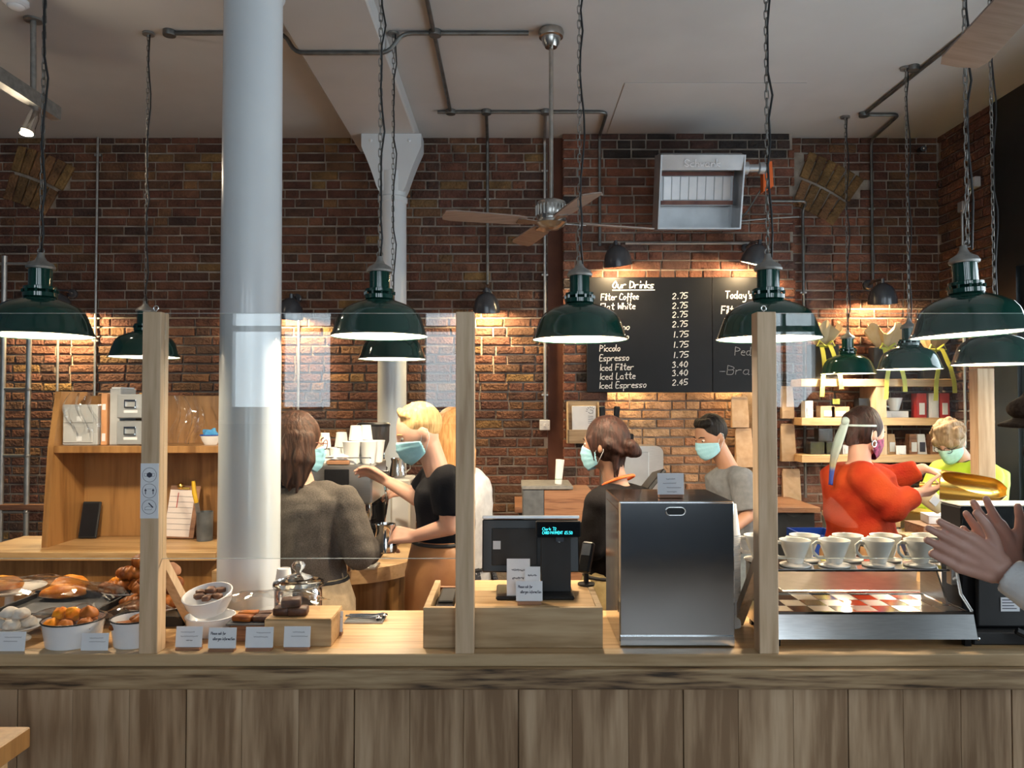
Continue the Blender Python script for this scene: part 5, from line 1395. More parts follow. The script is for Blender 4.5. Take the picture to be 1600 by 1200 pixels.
bag(128, 690, 55, 62, SD - 0.03, SZ + 0.06, 'crinkled clear plastic bag hanging over the grey drawer unit', 4)
bag(290, 690, 50, 75, SD + 0.04, SZ, 'crinkled clear plastic bag on the oak shelf beside the post', 6)
t = thing('shelf_bowl', 'small white bowl with a blue cloth on the oak shelf', 'bowl', (sx(324), SD + 0.05, SZ))
m = MB(); m.lathe([(0.03, 0), (0.042, 0.02), (0.052, 0.05), (0.05, 0.051), (0.038, 0.02), (0, 0.01)], n=28); m.build('bowl', M['porcelain'], t)
m = MB(); m.tube([(0.052 * math.cos(a), 0.052 * math.sin(a), 0.05) for a in [2 * math.pi * k / 24 for k in range(24)]], 0.003, 6, closed=True); m.build('rim', M['blue_plastic'], t, smooth=180)
m = blobby((0, 0, 0.052), 0.04, 0.04, 0.028, 12, 0.25); m.build('cloth', pm('blue_cloth', (0.05, 0.25, 0.55), (0.08, 0.33, 0.62), rough=0.9), t, smooth=180)
def at3(x, d): return (x - 800) * d / F
def V3(x): return Vector((x, 0, 0))
# on the hutch worktop
ZW = 0.9658
p = V3(at3(134, HB - 0.06))
t = thing('tablet', 'black tablet leaning on the back of the oak hutch', 'tablet', (p.x, HB - 0.075, ZW), 0)
Mt = Matrix.Rotation(R(-14), 4, 'X'); m = MB(Mt); m.box(-0.02, 0.075, -0.008, 0.008, 0.003, 0.195, b=0.004); m.build('case', M['black_mat'], t)
m = MB(Mt); m.box(-0.013, 0.068, -0.0095, -0.0082, 0.012, 0.185); m.build('screen', M['board'], t, smooth=0)
p = V3(at3(279, HB - 0.09))
t = thing('clipboard', 'wooden clipboard with a ruled sheet leaning in the oak hutch', 'clipboard', (p.x, HB - 0.09, ZW + 0.004), 0)
Mt = Matrix.Rotation(R(-14), 4, 'X') @ Matrix.Rotation(R(2), 4, 'Y')
m = MB(Mt); m.box(-0.075, 0.085, 0.001, 0.006, 0.002, 0.28, b=0.002); m.build('backing', M['walnut'], t, smooth=0)
m = MB(Mt); m.box(-0.072, 0.06, -0.001, 0.0006, 0.01, 0.255); pp_ = m.build('sheet', pm('pink_white_paper', (0.80, 0.70, 0.68), (0.84, 0.75, 0.72), rough=0.8), t, smooth=0)
m = MB(Mt)
for k in range(7): m.box(-0.07, 0.058, -0.0018, -0.0012, 0.045 + k * 0.029, 0.0465 + k * 0.029)
m.build('rule', M['ink'], pp_, smooth=0)
m = MB(Mt); m.box(-0.028, -0.024, -0.003, -0.0019, 0.16, 0.24); m.build('red_tag', M['red_box'], t, smooth=0)
m = MB(Mt); m.box(-0.02, 0.03, -0.006, 0.0, 0.256, 0.27, b=0.002); m.ball((-0.02, -0.006, 0.275), 0.018, 0.012, 0.018); m.build('clip', M['brass'], t)
p = V3(at3(322, HB - 0.12))
t = thing('utensil_pot', 'grey pot holding a yellow-handled knife in the oak hutch', 'pot', (p.x, HB - 0.12, ZW))
m = MB(); m.lathe([(0.04, 0), (0.042, 0.15), (0.039, 0.15), (0.037, 0.006), (0, 0.005)], n=24); m.build('pot', M['slate'], t)
k = thing('bread_knife', 'yellow-handled knife standing in the grey pot', 'knife', (p.x - 0.012, HB - 0.12, ZW + 0.012))
m = MB(Matrix.Rotation(R(-10), 4, 'Y')); m.box(-0.012, 0.012, -0.001, 0.001, 0, 0.19); m.build('blade', M['steel'], k, smooth=0)
m = MB(Matrix.Rotation(R(-10), 4, 'Y')); m.tube([(0, 0, 0.185), (-0.003, 0, 0.24), (0.002, 0, 0.30)], [0.011, 0.012, 0.009], 10); m.build('handle', pm('yellow_plastic', (0.75, 0.46, 0.02), rough=0.4), k)

# steel pipe rack at the far end of the wall
t = thing('pipe_rack', 'bare steel pipe rack against the dark brick wall', 'rack', (W(20, 600, 6.0).x, 6.0, 0))
X = t.location.x
xa_, xb_ = (4 - 800) * 6.0 / F - X, (44 - 800) * 6.0 / F - X
for (xx, zt2) in ((xa_, W(0, 400, 6).z), (xb_, W(0, 520, 6).z), (xa_ - 0.5, W(0, 400, 6).z)):
    m = MB(); m.cyl((xx, 0, 0), (xx, 0, zt2), 0.02); m.build('upright', M['conduit_lt'], t)
for yy in (412, 608, 712, 800):
    zz = W(0, yy, 6).z; m = MB(); m.cyl((xa_ - 0.5, -0.0, zz), (xb_ if yy > 500 else xb_ + 0.0, -0.0, zz), 0.012); m.ball((xb_, 0, zz), 0.024, 0.024, 0.022, 10, 8); m.build('rail', M['conduit_lt'], t)
m = MB(); m.box(xa_ - 0.5, xb_ + 0.55, -0.03, 0.03, W(0, 792, 6).z - 0.02, W(0, 792, 6).z + 0.02); m.build('shelf_board', M['walnut'], t, smooth=0)

# ================================================================ ESPRESSO BAR
ZB = 0.92
bx0, bx1, by0, by1 = -1.36, -0.47, 3.50, 4.52
t = thing('espresso_bar', 'curved-corner wooden espresso bar behind the counter', 'bar', (-0.9, 3.8, 0))
def outline(x0, x1, y0, y1, r, n=10):
    o = [(x0, y1), (x0, y0)]
    for k in range(n + 1): a = -math.pi / 2 + math.pi / 2 * k / n; o.append((x1 - r + r * math.cos(a), y0 + r + r * math.sin(a)))
    return o + [(x1, y1)]
m = MB(); m.prism(outline(bx0, bx1, by0, by1, 0.35), 'z', ZB - 0.065, ZB); m.build('worktop', M['oak'], t, smooth=40, world=True)
m = MB(); m.prism(outline(bx0 + 0.05, bx1 - 0.12, by0 + 0.1, by1 - 0.05, 0.3), 'z', 0.0, ZB - 0.066); m.build('cabinet', M['oak_warm'], t, smooth=40, world=True)
def at(x, D): return (x - 800) * D / F
# espresso machine
MD = 3.72
mx0, mx1 = at(418, MD), at(598, MD)
t = thing('espresso_machine', 'steel and black espresso machine with cups on top', 'coffee machine', ((mx0 + mx1) / 2, MD, ZB + 0.0005))
hw = (mx1 - mx0) / 2; zt = W(0, 727, MD).z - ZB
m = MB(); m.box(-hw, hw - 0.05, 0.0, 0.42, zt - 0.19, zt, b=0.008); m.build('boiler_body', M['steel'], t)
m = MB(); m.box(-hw + 0.02, hw - 0.18, 0.14, 0.42, 0.09, zt - 0.1905); m.build('back_body', M['black'], t, smooth=0)
m = MB(); m.box(hw - 0.28, hw - 0.16, -0.006, -0.0005, zt - 0.16, zt - 0.02, b=0.004); m.build('side_badge', M['black'], t)
m = MB(); m.box(-hw, hw - 0.03, -0.02, 0.42, 0.03, 0.088, b=0.006); m.build('drip_tray', M['chrome'], t)
for sx_ in (-hw + 0.03, hw - 0.08):
    m = MB(); m.cyl((sx_, 0.03, 0), (sx_, 0.03, 0.0295), 0.02); m.cyl((sx_, 0.36, 0), (sx_, 0.36, 0.0295), 0.02); m.build('foot', M['black'], t)
m = MB(); m.tube([(-hw + 0.01, 0.01, zt + 0.001), (-hw + 0.01, 0.01, zt + 0.035), (hw - 0.06, 0.01, zt + 0.035), (hw - 0.06, 0.01, zt + 0.001)], 0.004, 6); m.tube([(-hw + 0.01, 0.41, zt + 0.001), (-hw + 0.01, 0.41, zt + 0.035), (hw - 0.06, 0.41, zt + 0.035), (hw - 0.06, 0.41, zt + 0.001)], 0.004, 6); m.build('cup_rail', M['chrome'], t)
for k, xg in enumerate((hw - 0.10, hw - 0.34)):
    m = MB(); m.lathe([(0.038, -0.19), (0.04, -0.25), (0.036, -0.27), (0.03, -0.275)], c=(xg, 0.06, zt), n=24); gh = m.build('group_head', M['chrome'], t)
    m = MB(); m.lathe([(0.034, -0.276), (0.036, -0.285), (0.033, -0.31), (0.02, -0.32)], c=(xg, 0.06, zt), n=24); m.tube([(xg + 0.03, 0.05, zt - 0.295), (xg + 0.07, 0.03, zt - 0.30), (xg + 0.16, -0.02, zt - 0.325)], [0.009, 0.012, 0.015], 10); m.build('portafilter', M['black'], gh)
m = MB(); m.tube([(hw - 0.04, 0.02, zt - 0.06), (hw + 0.01, -0.01, zt - 0.08), (hw + 0.03, -0.03, zt - 0.16), (hw + 0.01, -0.02, zt - 0.29)], 0.006, 8); m.build('steam_wand', M['chrome'], t)
m = MB(); m.cyl((hw - 0.05, 0.1, zt - 0.06), (hw + 0.015, 0.1, zt - 0.06), 0.026); m.build('steam_knob', M['black'], t)
CTZ = ZB + zt + 0.002
# paper cups, right side up and upturned, on the machine
def cup_mesh(r1, r0, h):
    m = MB(); m.lathe([(0, 0.003), (r0 * 0.92, 0.003), (r0, 0.0), (r1, h - 0.004), (r1 * 1.04, h - 0.002), (r1 * 1.02, h), (r1 * 0.97, h - 0.002), (r0 * 0.93, 0.006), (0, 0.006)], n=28); me = m.mesh('paper_cup'); me.materials.append(M['cup'])
    me.polygons.foreach_set('use_smooth', [True] * len(me.polygons)); me.set_sharp_from_angle(angle=R(50)); return me
big, small = cup_mesh(0.044, 0.031, 0.11), cup_mesh(0.034, 0.025, 0.075)
def cup(me, x, y, z, up, label, group):
    o = bpy.data.objects.new('paper_cup', me); COL.objects.link(o); h = 0.11 if me is big else 0.075
    o.location = (x, y, z + (0 if up else h)); o.rotation_euler = (0 if up else math.pi, 0, 0)
    return tag(o, label, 'paper cup', group)
for (x, dy, lev, me, up) in [(507, 0.10, 0, small, False), (507, 0.10, 1, small, False), (519, 0.16, 0, small, False), (534, 0.2, 0, small, False), (534, 0.2, 1, small, False), (526, 0.09, 0, small, False), (560, 0.16, 0, big, False), (556, 0.16, 1, small, False), (574, 0.25, 0, big, False), (572, 0.25, 1, small, False)]:
    cup(me, at(x, MD + dy), MD + dy, CTZ + lev * (0.1105 if me is big or x > 550 else 0.0755), up, 'white paper cup upturned on the espresso machine', 'cups on the espresso machine')
for x, dy in [(550, 0.06), (576, 0.09), (588, 0.18)]:
    cup(big, at(x, MD + dy), MD + dy, CTZ, True, 'white paper cup standing open on the espresso machine edge', 'open cups on the espresso machine')
t = thing('tissue_pack', 'torn pack of white napkins in a brown tray on the espresso machine', 'napkins', (at(530, MD + 0.03), MD + 0.035, CTZ))
m = MB(); m.box(-0.055, 0.055, -0.03, 0.03, 0, 0.02, b=0.003); m.build('tray', M['walnut'], t, smooth=0)
m = blobby((0, 0, 0.028), 0.05, 0.028, 0.022, 33, 0.2); m.build('napkin', M['paper'], t, smooth=60)
# bean grinder with smoked hopper
GD = 4.36
t = thing('espresso_grinder', 'espresso grinder with a smoked bean hopper beside the wall column', 'grinder', (at(584, GD), GD, ZB + 0.0005))
zt2 = W(0, 662, GD).z - ZB
m = MB(); m.lathe([(0.095, 0), (0.095, 0.03), (0.07, 0.05), (0.065, zt2 - 0.30), (0.08, zt2 - 0.25), (0.05, zt2 - 0.22)], n=28); m.build('body', M['black'], t)
m = MB(); m.lathe([(0.045, zt2 - 0.22), (0.05, zt2 - 0.20), (0.088, zt2 - 0.10), (0.09, zt2 - 0.015), (0.087, zt2 - 0.015), (0.085, zt2 - 0.10), (0.046, zt2 - 0.20)], n=32); m.f = [f for f in m.f if len(f) == 4]; m.build('hopper', M['smoke'], t)
m = MB(); m.lathe([(0.093, zt2 - 0.0145), (0.094, zt2 - 0.002), (0.085, zt2 + 0.006), (0.0, zt2 + 0.008)], n=32); m.build('lid', M['black'], t)
m = MB(); m.box(-0.03, 0.03, -0.12, -0.06, 0.12, 0.2, b=0.006); m.tube([(0.0, -0.1, 0.2), (0.07, -0.13, 0.24)], 0.012, 8); m.build('dosing_fork', M['black'], t)
# milk jugs
def jug(x, D, z, s, label):
    t = thing('milk_jug', label, 'jug', (at(x, D), D, z), 0)
    m = MB(); m.lathe([(0, 0.002), (0.042 * s, 0.0), (0.046 * s, 0.006), (0.044 * s, 0.04 * s), (0.036 * s, 0.085 * s), (0.040 * s, 0.105 * s), (0.038 * s, 0.105 * s), (0.034 * s, 0.085 * s), (0.042 * s, 0.04 * s), (0, 0.006)], n=28); m.build('jug', M['chrome'], t)
    m = MB(); m.tube([(0.036 * s, 0, 0.09 * s), (0.068 * s, 0, 0.085 * s), (0.07 * s, 0, 0.045 * s), (0.044 * s, 0, 0.025 * s)], 0.004 * s, 8); m.build('handle', M['chrome'], t)
    return t
jug(622, 4.33, W(0, 745, 4.33).z, 1.0, 'steel milk jug standing on the cream water boiler')
jug(603, 3.36, W(0, 862, 3.36).z, 1.15, 'steel milk jug in the hand of the fair-haired barista')
t = thing('water_boiler', 'cream water boiler on the espresso bar behind the barista', 'boiler', (at(650, 4.31), 4.31, ZB + 0.0005))
hz = W(0, 746, 4.33).z - ZB - 0.001
m = MB(); m.box(-0.13, -0.02, -0.08, 0.18, 0, hz, b=0.01); m.build('tank', M['ceramic'], t)
m = MB(); m.box(-0.12, -0.03, -0.084, -0.0805, hz * 0.2, hz * 0.85, b=0.002); m.build('front_plate', M['porcelain'], t)
# bits on the bar
for i, (x, y_, lab, s) in enumerate([(540, 3.5, 'upright steel tamper pot on the espresso bar', 1), (505, 3.44, 'small steel shaker on the espresso bar beside the woman in grey', 0.8)]):
    t = thing('steel_pot', lab, 'pot', (at(x, y_), y_, ZB + 0.0005))
    m = MB(); m.lathe([(0, 0), (0.03 * s, 0), (0.032 * s, 0.01), (0.03 * s, 0.10 * s), (0.024 * s, 0.11 * s)], n=20); m.build('body', M['chrome'], t)
    m = MB(); m.lathe([(0.026 * s, 0.1102 * s), (0.022 * s, 0.122 * s), (0, 0.126 * s)], n=20); m.build('lid', M['steel'], t)
t = thing('bar_tray', 'low steel tray with a wet cloth on the espresso bar', 'tray', (at(560, 3.6), 3.58, ZB + 0.0005))
m = MB(); m.box(-0.12, 0.1, -0.06, 0.06, 0, 0.012, b=0.003); m.build('pan', M['steel'], t); m = blobby((0, 0, 0.014), 0.06, 0.035, 0.014, 6, 0.15); m.build('cloth', M['paper'], t, smooth=180)

# ================================================================ THINGS BEFORE THE BRICK ALCOVE
ZK = 0.92
t = thing('back_counter', 'dark back counter under the lit brick alcove', 'counter', (0.9, 5.9, 0))
m = MB(); m.box(0.02, 2.25, 5.62, 6.28, ZK - 0.04, ZK, b=0.003); m.build('worktop', M['walnut'], t, smooth=0, world=True)
m = MB(); m.box(0.05, 2.22, 5.66, 6.27, 0.0, ZK - 0.0405); m.build('cabinet', M['black_mat'], t, smooth=0, world=True)
# oven / grey box with timber side
AD = 4.55
t = thing('grey_appliance', 'low grey appliance with a brown timber side panel behind the till', 'appliance', (at(860, AD), AD, 0))
X = t.location.x; zt = W(0, 765, AD).z; zl = W(0, 812, AD).z
m = MB(); m.box(at(817, AD) - X, at(850, AD) - X, 0, 0.35, 0.0, zt, b=0.006); m.build('body', M['slate'], t)
m = MB(); m.box(at(850.2, AD) - X, at(925, AD) - X, 0.0, 0.02, 0.0, zt - 0.005, b=0.002); m.box(at(850.2, AD) - X, at(925, AD) - X, 0.021, 0.35, 0, zt - 0.01); m.build('timber_side', M['walnut'], t, smooth=0)
m = MB(); m.box(at(815, AD) - X, at(895, AD) - X, -0.01, 0.36, zt + 0.0005, zt + 0.022, b=0.004); m.build('lid', M['cast'], t)
tt = thing('paper_roll', 'white printed paper cup tube standing on the grey appliance', 'tube', (at(872, AD + 0.1), AD + 0.1, zt + 0.023))
m = MB(); m.cyl((0, 0, 0), (0.012, 0, W(0, 718, AD + .1).z - zt - 0.023), 0.021, 0.026, 20); m.build('tube', M['cup'], tt)
m = MB(); m.tube([(0.022 * math.cos(a) + 0.002, 0.022 * math.sin(a), 0.03) for a in [2 * math.pi * k / 20 for k in range(20)]], 0.002, 5, closed=True); m.build('printed_band', pm('green_print', (0.05, 0.25, 0.15), rough=0.6), tt, smooth=180)
# steel ice machine
ID = 5.4
t = thing('ice_machine', 'tall grey steel machine with a rounded top edge before the alcove', 'appliance', (at(1000, ID), ID, 0))
X = t.location.x; zt = W(0, 697, ID).z
m = MB(); o = outline(at(965, ID) - X, at(1036, ID) - X, 0, 0, 0)
r = 0.05; xL_, xR_ = at(960, ID) - X, at(1036, ID) - X
pts = [(xL_, 0.0), (xR_, 0.0)] + [(xR_ - r + r * math.cos(a), zt - r + r * math.sin(a)) for a in [math.pi / 2 * k / 6 for k in range(7)]] + [(xL_, zt)]
m.prism(pts, 'y', 0.0, 0.22); m.build('body', M['steel'], t, smooth=40)
m = MB(); m.box(xL_, xL_ + 0.24, -0.012, -0.0005, zt - 0.5, zt - 0.04, b=0.006); m.build('door', M['alu'], t)
m = MB(); m.box(xL_ + 0.02, xL_ + 0.14, 0.03, 0.18, zt + 0.001, zt + 0.085, b=0.006); m.build('vent_box', M['black'], t)
t = thing('order_tablet', 'black order tablet tilted on a stand beside the dark-haired barista', 'tablet', (at(1004, 4.3), 4.3, W(0, 768, 4.3).z))
m = MB(Matrix.Rotation(R(42), 4, 'Y') @ Matrix.Rotation(R(-15), 4, 'X')); m.box(-0.012, 0.012, -0.10, 0.08, 0, 0.15, b=0.005); m.build('tablet', M['black'], t)
m = MB(); m.cyl((0.03, 0, 0.03), (0.03, 0, -W(0, 768, 4.3).z + 0.001), 0.02); m.lathe([(0.12, -W(0, 768, 4.3).z + 0.0005), (0.12, -W(0, 768, 4.3).z + 0.015), (0.03, -W(0, 768, 4.3).z + 0.03)], c=(0.03, 0, 0), n=24); m.build('stand', M['black_mat'], t)
# pastry-bag holder box on the brick breast
HD_ = BRY - 0.02
t = thing('paper_holder', 'wooden wall holder with white printed paper sheets', 'holder', (at(911, HD_), HD_, W(0, 692, HD_).z))
X = t.location.x; Z = t.location.z
def q(x): return at(x, HD_) - X
def qz(y): return W(0, y, HD_).z - Z
m = MB(); m.box(q(885), q(936), -0.005, 0.018, 0, qz(627), b=0.002); m.build('back_board', M['oak_sill'], t, smooth=0)
m = MB(); m.box(q(886), q(930), -0.09, -0.075, 0, qz(671), b=0.002); m.build('front_board', M['oak_sill'], t, smooth=0)
for s in (885, 933):
    m = MB(); m.prism([(-0.0055, 0), (-0.09, 0), (-0.09, qz(671)), (-0.0055, qz(628))], 'x', q(s), q(s) + 0.012); m.build('side_board', M['oak_sill'], t, smooth=0)
m = MB(Matrix.Translation((0, -0.06, 0.02)) @ Matrix.Rotation(R(-6), 4, 'X')); m.box(q(893), q(930), 0.0, 0.03, 0, qz(634) - 0.02, b=0.003); ps_ = m.build('paper_sheets', M['paper'], t, smooth=0)
Mq = Matrix.Translation((0, -0.06, 0.02)) @ Matrix.Rotation(R(-6), 4, 'X'); m = MB()
cx_, cz_ = q(922), qz(646)
ribbon(m, [(cx_ - 0.004, cz_ + 0.012), (cx_ + 0.02, cz_ + 0.004), (cx_ + 0.018, cz_ - 0.016), (cx_ - 0.004, cz_ - 0.02), (cx_ - 0.018, cz_ - 0.008)], 0.004, 0, lambda a, b, d: Mq @ Vector((a, -0.001, b)))
for k in range(6):
    a = R(40 + 28 * k); ribbon(m, [(cx_ + 0.026 * math.cos(a), cz_ + 0.026 * math.sin(a)), (cx_ + 0.038 * math.cos(a), cz_ + 0.038 * math.sin(a))], 0.004, 0, lambda a, b, d: Mq @ Vector((a, -0.001, b)))
for k in range(5): ribbon(m, [(cx_ - 0.02, cz_ - 0.04 - 0.014 * k), (cx_ + 0.02, cz_ - 0.042 - 0.014 * k)], 0.003, 0, lambda a, b, d: Mq @ Vector((a, -0.001, b)))
m.build('printed_mark', M['ink'], ps_, smooth=0)
# knives standing in a steel crock on the back counter
CD = 5.75
t = thing('knife_crock', 'steel crock of knives on the back counter before the alcove', 'crock', (at(951, CD), CD, ZK + 0.0005))
m = MB(); m.lathe([(0.065, 0), (0.07, 0.004), (0.07, 0.30), (0.066, 0.30), (0.064, 0.008), (0, 0.006)], n=28); m.build('pot', M['steel'], t)
m = MB(); m.tube([(0.07 * math.cos(a), 0.07 * math.sin(a), 0.30) for a in [2 * math.pi * k / 28 for k in range(28)]], 0.003, 6, closed=True); m.build('rim', M['chrome'], t, smooth=180)
for k, (x, tl) in enumerate([(944, -3), (959, 4)]):
    t = thing('kitchen_knife', ['black-handled knife leaning to the paper holder side in the crock', 'black-handled knife leaning to the lit brick side in the crock'][k], 'knife', (at(951, CD) + (-0.012, 0.012)[k], CD, ZK + 0.008))
    H = W(0, 664, CD).z - ZK; Mt = Matrix.Rotation(R(tl), 4, 'Y'); m = MB(Mt); m.box(-0.022, 0.022, -0.013, 0.013, H, H + 0.135, b=0.008); m.build('handle', M['black'], t)
    m = MB(Mt); m.box(-0.018, 0.018, -0.001, 0.001, 0.0, H - 0.0005); m.build('blade', M['steel'], t, smooth=0)
# kraft bags hung on wall
def kraft_bag(x0, x1, y0, y1, D, label, dep=0.05):
    w = at(x1, D) - at(x0, D); t = thing('kraft_bag', label, 'paper bag', (at((x0 + x1) / 2, D), D, W(0, y1, D).z), 0)
    h = W(0, y0, D).z - W(0, y1, D).z
    m = MB(); m.add([(-w / 2, 0, 0), (w / 2, 0, 0), (w / 2, dep, 0), (-w / 2, dep, 0), (-w / 2, 0, h * 0.25), (w / 2, 0, h * 0.25), (w / 2 * 0.98, dep * 0.6, h), (-w / 2 * 0.98, dep * 0.6, h), (w / 2, dep, h * 0.3), (-w / 2, dep, h * 0.3), (w / 2 * 0.98, dep * 0.8, h), (-w / 2 * 0.98, dep * 0.8, h)],
          [(0, 1, 2, 3), (0, 4, 5, 1), (4, 7, 6, 5), (1, 5, 8, 2), (5, 6, 10, 8), (0, 3, 9, 4), (4, 9, 11, 7), (3, 2, 8, 9), (9, 8, 10, 11), (7, 11, 10, 6)])
    m.build('bag', M['kraft'], t, smooth=0)
    m = MB(); m.box(-w * 0.46, w * 0.46, dep * 0.5, dep * 0.75, h + 0.0005, h + 0.014); m.build('top_fold', M['kraft'], t, smooth=0)
    return t
kraft_bag(1144, 1170, 622, 668, 6.24, 'flat kraft bag hung at the edge of the brick alcove, upper of two')
kraft_bag(1150, 1176, 672, 730, 6.24, 'flat kraft bag hung at the edge of the brick alcove, lower of two')
kraft_bag(1221, 1243, 665, 721, 6.24, 'flat kraft bag pinned beside the shelf rail, at shelf height')
kraft_bag(1223, 1251, 736, 803, 6.24, 'flat kraft bag pinned beside the shelf rail, under the shelves')
kraft_bag(1222, 1241, 606, 654, 6.24, 'flat kraft bag pinned beside the shelf rail, topmost of the column')

# ================================================================ RETAIL SHELVES
SDp = 6.08
lev = [W(0, 592, SDp).z, W(0, 653, SDp).z, W(0, 711, SDp).z]
t = thing('shelf_unit', 'oak retail shelves with an upright divider on the side wall', 'shelves', (at(1385, SDp), YB, 0))
X = t.location.x
sx0_, sx1_ = at(1252, SDp) - X, XR - 0.06 - X
for z in lev:
    m = MB(); m.box(sx0_, sx1_, SDp - YB, -0.052, z - 0.06, z, b=0.003); m.build('shelf', M['oak'], t, smooth=0)
m = MB(); m.box(at(1370, SDp) - X, at(1386, SDp) - X, SDp - YB + 0.01, -0.022, lev[1] + 0.001, lev[0] - 0.0605); m.box(at(1370, SDp) - X, at(1386, SDp) - X, SDp - YB + 0.01, -0.022, lev[2] + 0.001, lev[1] - 0.0605); m.build('divider', M['oak_z'], t, smooth=0)
m = MB(); m.box(sx0_ - 0.02, sx0_ - 0.001, -0.06, -0.022, 0.9, 2.4); m.build('rail', M['black'], t, smooth=0)
SB = SDp + 0.09
def gift(x, wpx, hpx, label, hasbag=True):
    z = lev[0] + 0.001; t = thing('gift_bag', label, 'gift bag', (at(x, SB), SB, z))
    u = SB / F; w = wpx * u; h = hpx * u
    m = MB(); m.box(-w / 2, w / 2, 0, 0.1, 0, h, b=0.004); m.build('bag', M['black_mat'], t, smooth=0)
    r = random.Random(int(x)); ph = [r.uniform(0, 6) for _ in range(3)]
    m = MB()
    def fn(a, b):
        th = a * 2 * math.pi; rad = (0.35 + 0.75 * b + 0.16 * b * math.sin(5 * th + ph[0]) + 0.1 * b * math.sin(11 * th + ph[1])) * w * 0.6
        return (rad * math.cos(th), 0.05 + 0.6 * rad * math.sin(th), h * 0.92 + b * 0.17 * (1 + 0.3 * math.sin(4 * th + ph[2])))
    m.sheet(fn, 36, 8, 0.002); m.build('tissue_paper', pm('gold_tissue', (0.62, 0.42, 0.2), (0.7, 0.5, 0.28), rough=0.6), t, smooth=25)
    for s, ln in ((-1, 0.42), (1, 0.36)):
        m = MB(); m.sheet(lambda a, b: (s * (0.03 + 0.05 * a) + (b - 0.5) * 0.035, -0.012 - 0.105 * min(1.0, a * 2.2) - 0.008 * math.sin(a * 9 + s), h - a * ln), 16, 2, 0.002); m.build('ribbon', M['green_ribbon'], t, smooth=60)
    m = MB()
    for s in (-1, 1): m.tube([(0, -0.012, h - 0.01), (s * 0.05, -0.02, h + 0.03), (s * 0.07, -0.02, h - 0.01), (0, -0.012, h - 0.02)], 0.010, 6, flat=0.35)
    m.build('bow', M['green_ribbon'], t, smooth=60)
gift(1290, 44, 54, 'black gift bag with gold tissue and lime ribbon at the shelf end')
gift(1388, 44, 50, 'black gift bag with flared gold tissue over the shelf divider')
gift(1464, 40, 48, 'black gift bag with gold tissue beside the brick return')
def carton(x, lvl, wpx, hpx, key, label, front=None, dy=0.0, name='packet', cat='box', d=0.09, taper=0.0):
    z = lev[lvl] + 0.001; D = SB + dy; u = D / F; w = wpx * u / 2; h = hpx * u
    t = thing(name, label, cat, (at(x, D), D, z))
    m = MB(); k = 1 - taper
    m.add([(-w, 0, 0), (w, 0, 0), (w, d, 0), (-w, d, 0), (-w * k, d * taper * 0.5, h), (w * k, d * taper * 0.5, h), (w * k, d * (1 - taper * 0.5), h), (-w * k, d * (1 - taper * 0.5), h)], [(0, 1, 2, 3), (4, 7, 6, 5), (0, 4, 5, 1), (1, 5, 6, 2), (2, 6, 7, 3), (3, 7, 4, 0)])
    m.build('box', M[key], t, smooth=0)
    m = MB(); m.box(-w * 0.55, w * 0.55, -0.006, -0.001, h * 0.12, h * 0.6); m.build('label', M[front or 'paper'], t, smooth=0)
    return t
carton(1264, 1, 12, 26, 'paper', 'thin white card booklet at the end of the middle shelf', name='booklet')
carton(1293, 1, 22, 18, 'kraft', 'kraft coffee packet lying under the glass tin on the middle shelf', name='coffee_packet', cat='packet')
carton(1313, 1, 28, 17, 'kraft', 'kraft coffee packet with a white label on the middle shelf', name='coffee_packet', cat='packet')
t = carton(1306, 1, 20, 17, 'film', 'clear tin with a yellow band stacked on kraft packets', 'green_ribbon', name='tin'); t.location.z += 19 * SB / F
carton(1350, 1, 16, 30, 'black', 'black coffee kettle box on the middle shelf', 'black_mat', name='kettle_box')
t = thing('shelf_dripper', 'white ceramic dripper on the middle shelf beside the divider', 'dripper', (at(1400, SB), SB + 0.03, lev[1] + 0.055))
m = MB(); m.lathe([(0.03, 0), (0.035, 0.004), (0.06, 0.10), (0.062, 0.105), (0.057, 0.104), (0.03, 0.012), (0, 0.012)], n=28); m.build('cone', M['porcelain'], t)
m = MB(); m.tube([(-0.055, 0, 0.09), (-0.085, 0, 0.08), (-0.075, 0, 0.04), (-0.042, 0, 0.03)], 0.006, 8); m.build('handle', M['porcelain'], t)
t2 = carton(1402, 1, 34, 10, 'paper', 'low white box under the shelf dripper', 'paper', name='filter_box', d=0.12)
for k, (x, key, lab) in enumerate([(1440, 'red_box', 'red boxed coffee tin first after the shelf dripper'), (1459, 'porcelain', 'pale blue boxed coffee tin between two red ones'), (1476, 'red_box', 'red boxed coffee tin at the end of the middle shelf')]):
    carton(x, 1, 15, 38, key, lab, 'paper', name='coffee_box')
for k, (x, l) in enumerate([(1275, 0), (1300, 0), (1288, 1)]):
    t = thing('black_mug', 'matt black cup stacked in a clear box on the lower shelf', 'cup', (at(x, SB), SB + 0.03, lev[2] + 0.001 + l * 0.105), 0, 'black boxed cups')
    m = MB(); m.lathe([(0, 0), (0.036, 0), (0.042, 0.01), (0.044, 0.085), (0.041, 0.085), (0.038, 0.012), (0, 0.01)], n=26); m.build('cup', M['black_mat'], t)
    m = MB(); m.box(-0.055, 0.055, -0.05, 0.05, 0.0, 0.1); m.build('clear_box', M['smoke'], t, smooth=0)
carton(1322, 2, 12, 14, 'paper', 'small white price box next to the boxed black cups', name='price_box')
for k, (x, key, lab) in enumerate([(1393, 'kraft', 'rolled-top kraft coffee bag behind the white shelf card'), (1427, 'walnut', 'brown coffee bag next to the white striped one'), (1440, 'paper', 'white coffee bag with a dark stripe on the lower shelf'), (1460, 'walnut', 'brown coffee bag behind the person in yellow')]):
    carton(x, 2, 15, 31, key, lab, 'ink' if key == 'paper' else 'paper', name='coffee_bag', cat='coffee bag', taper=0.3)
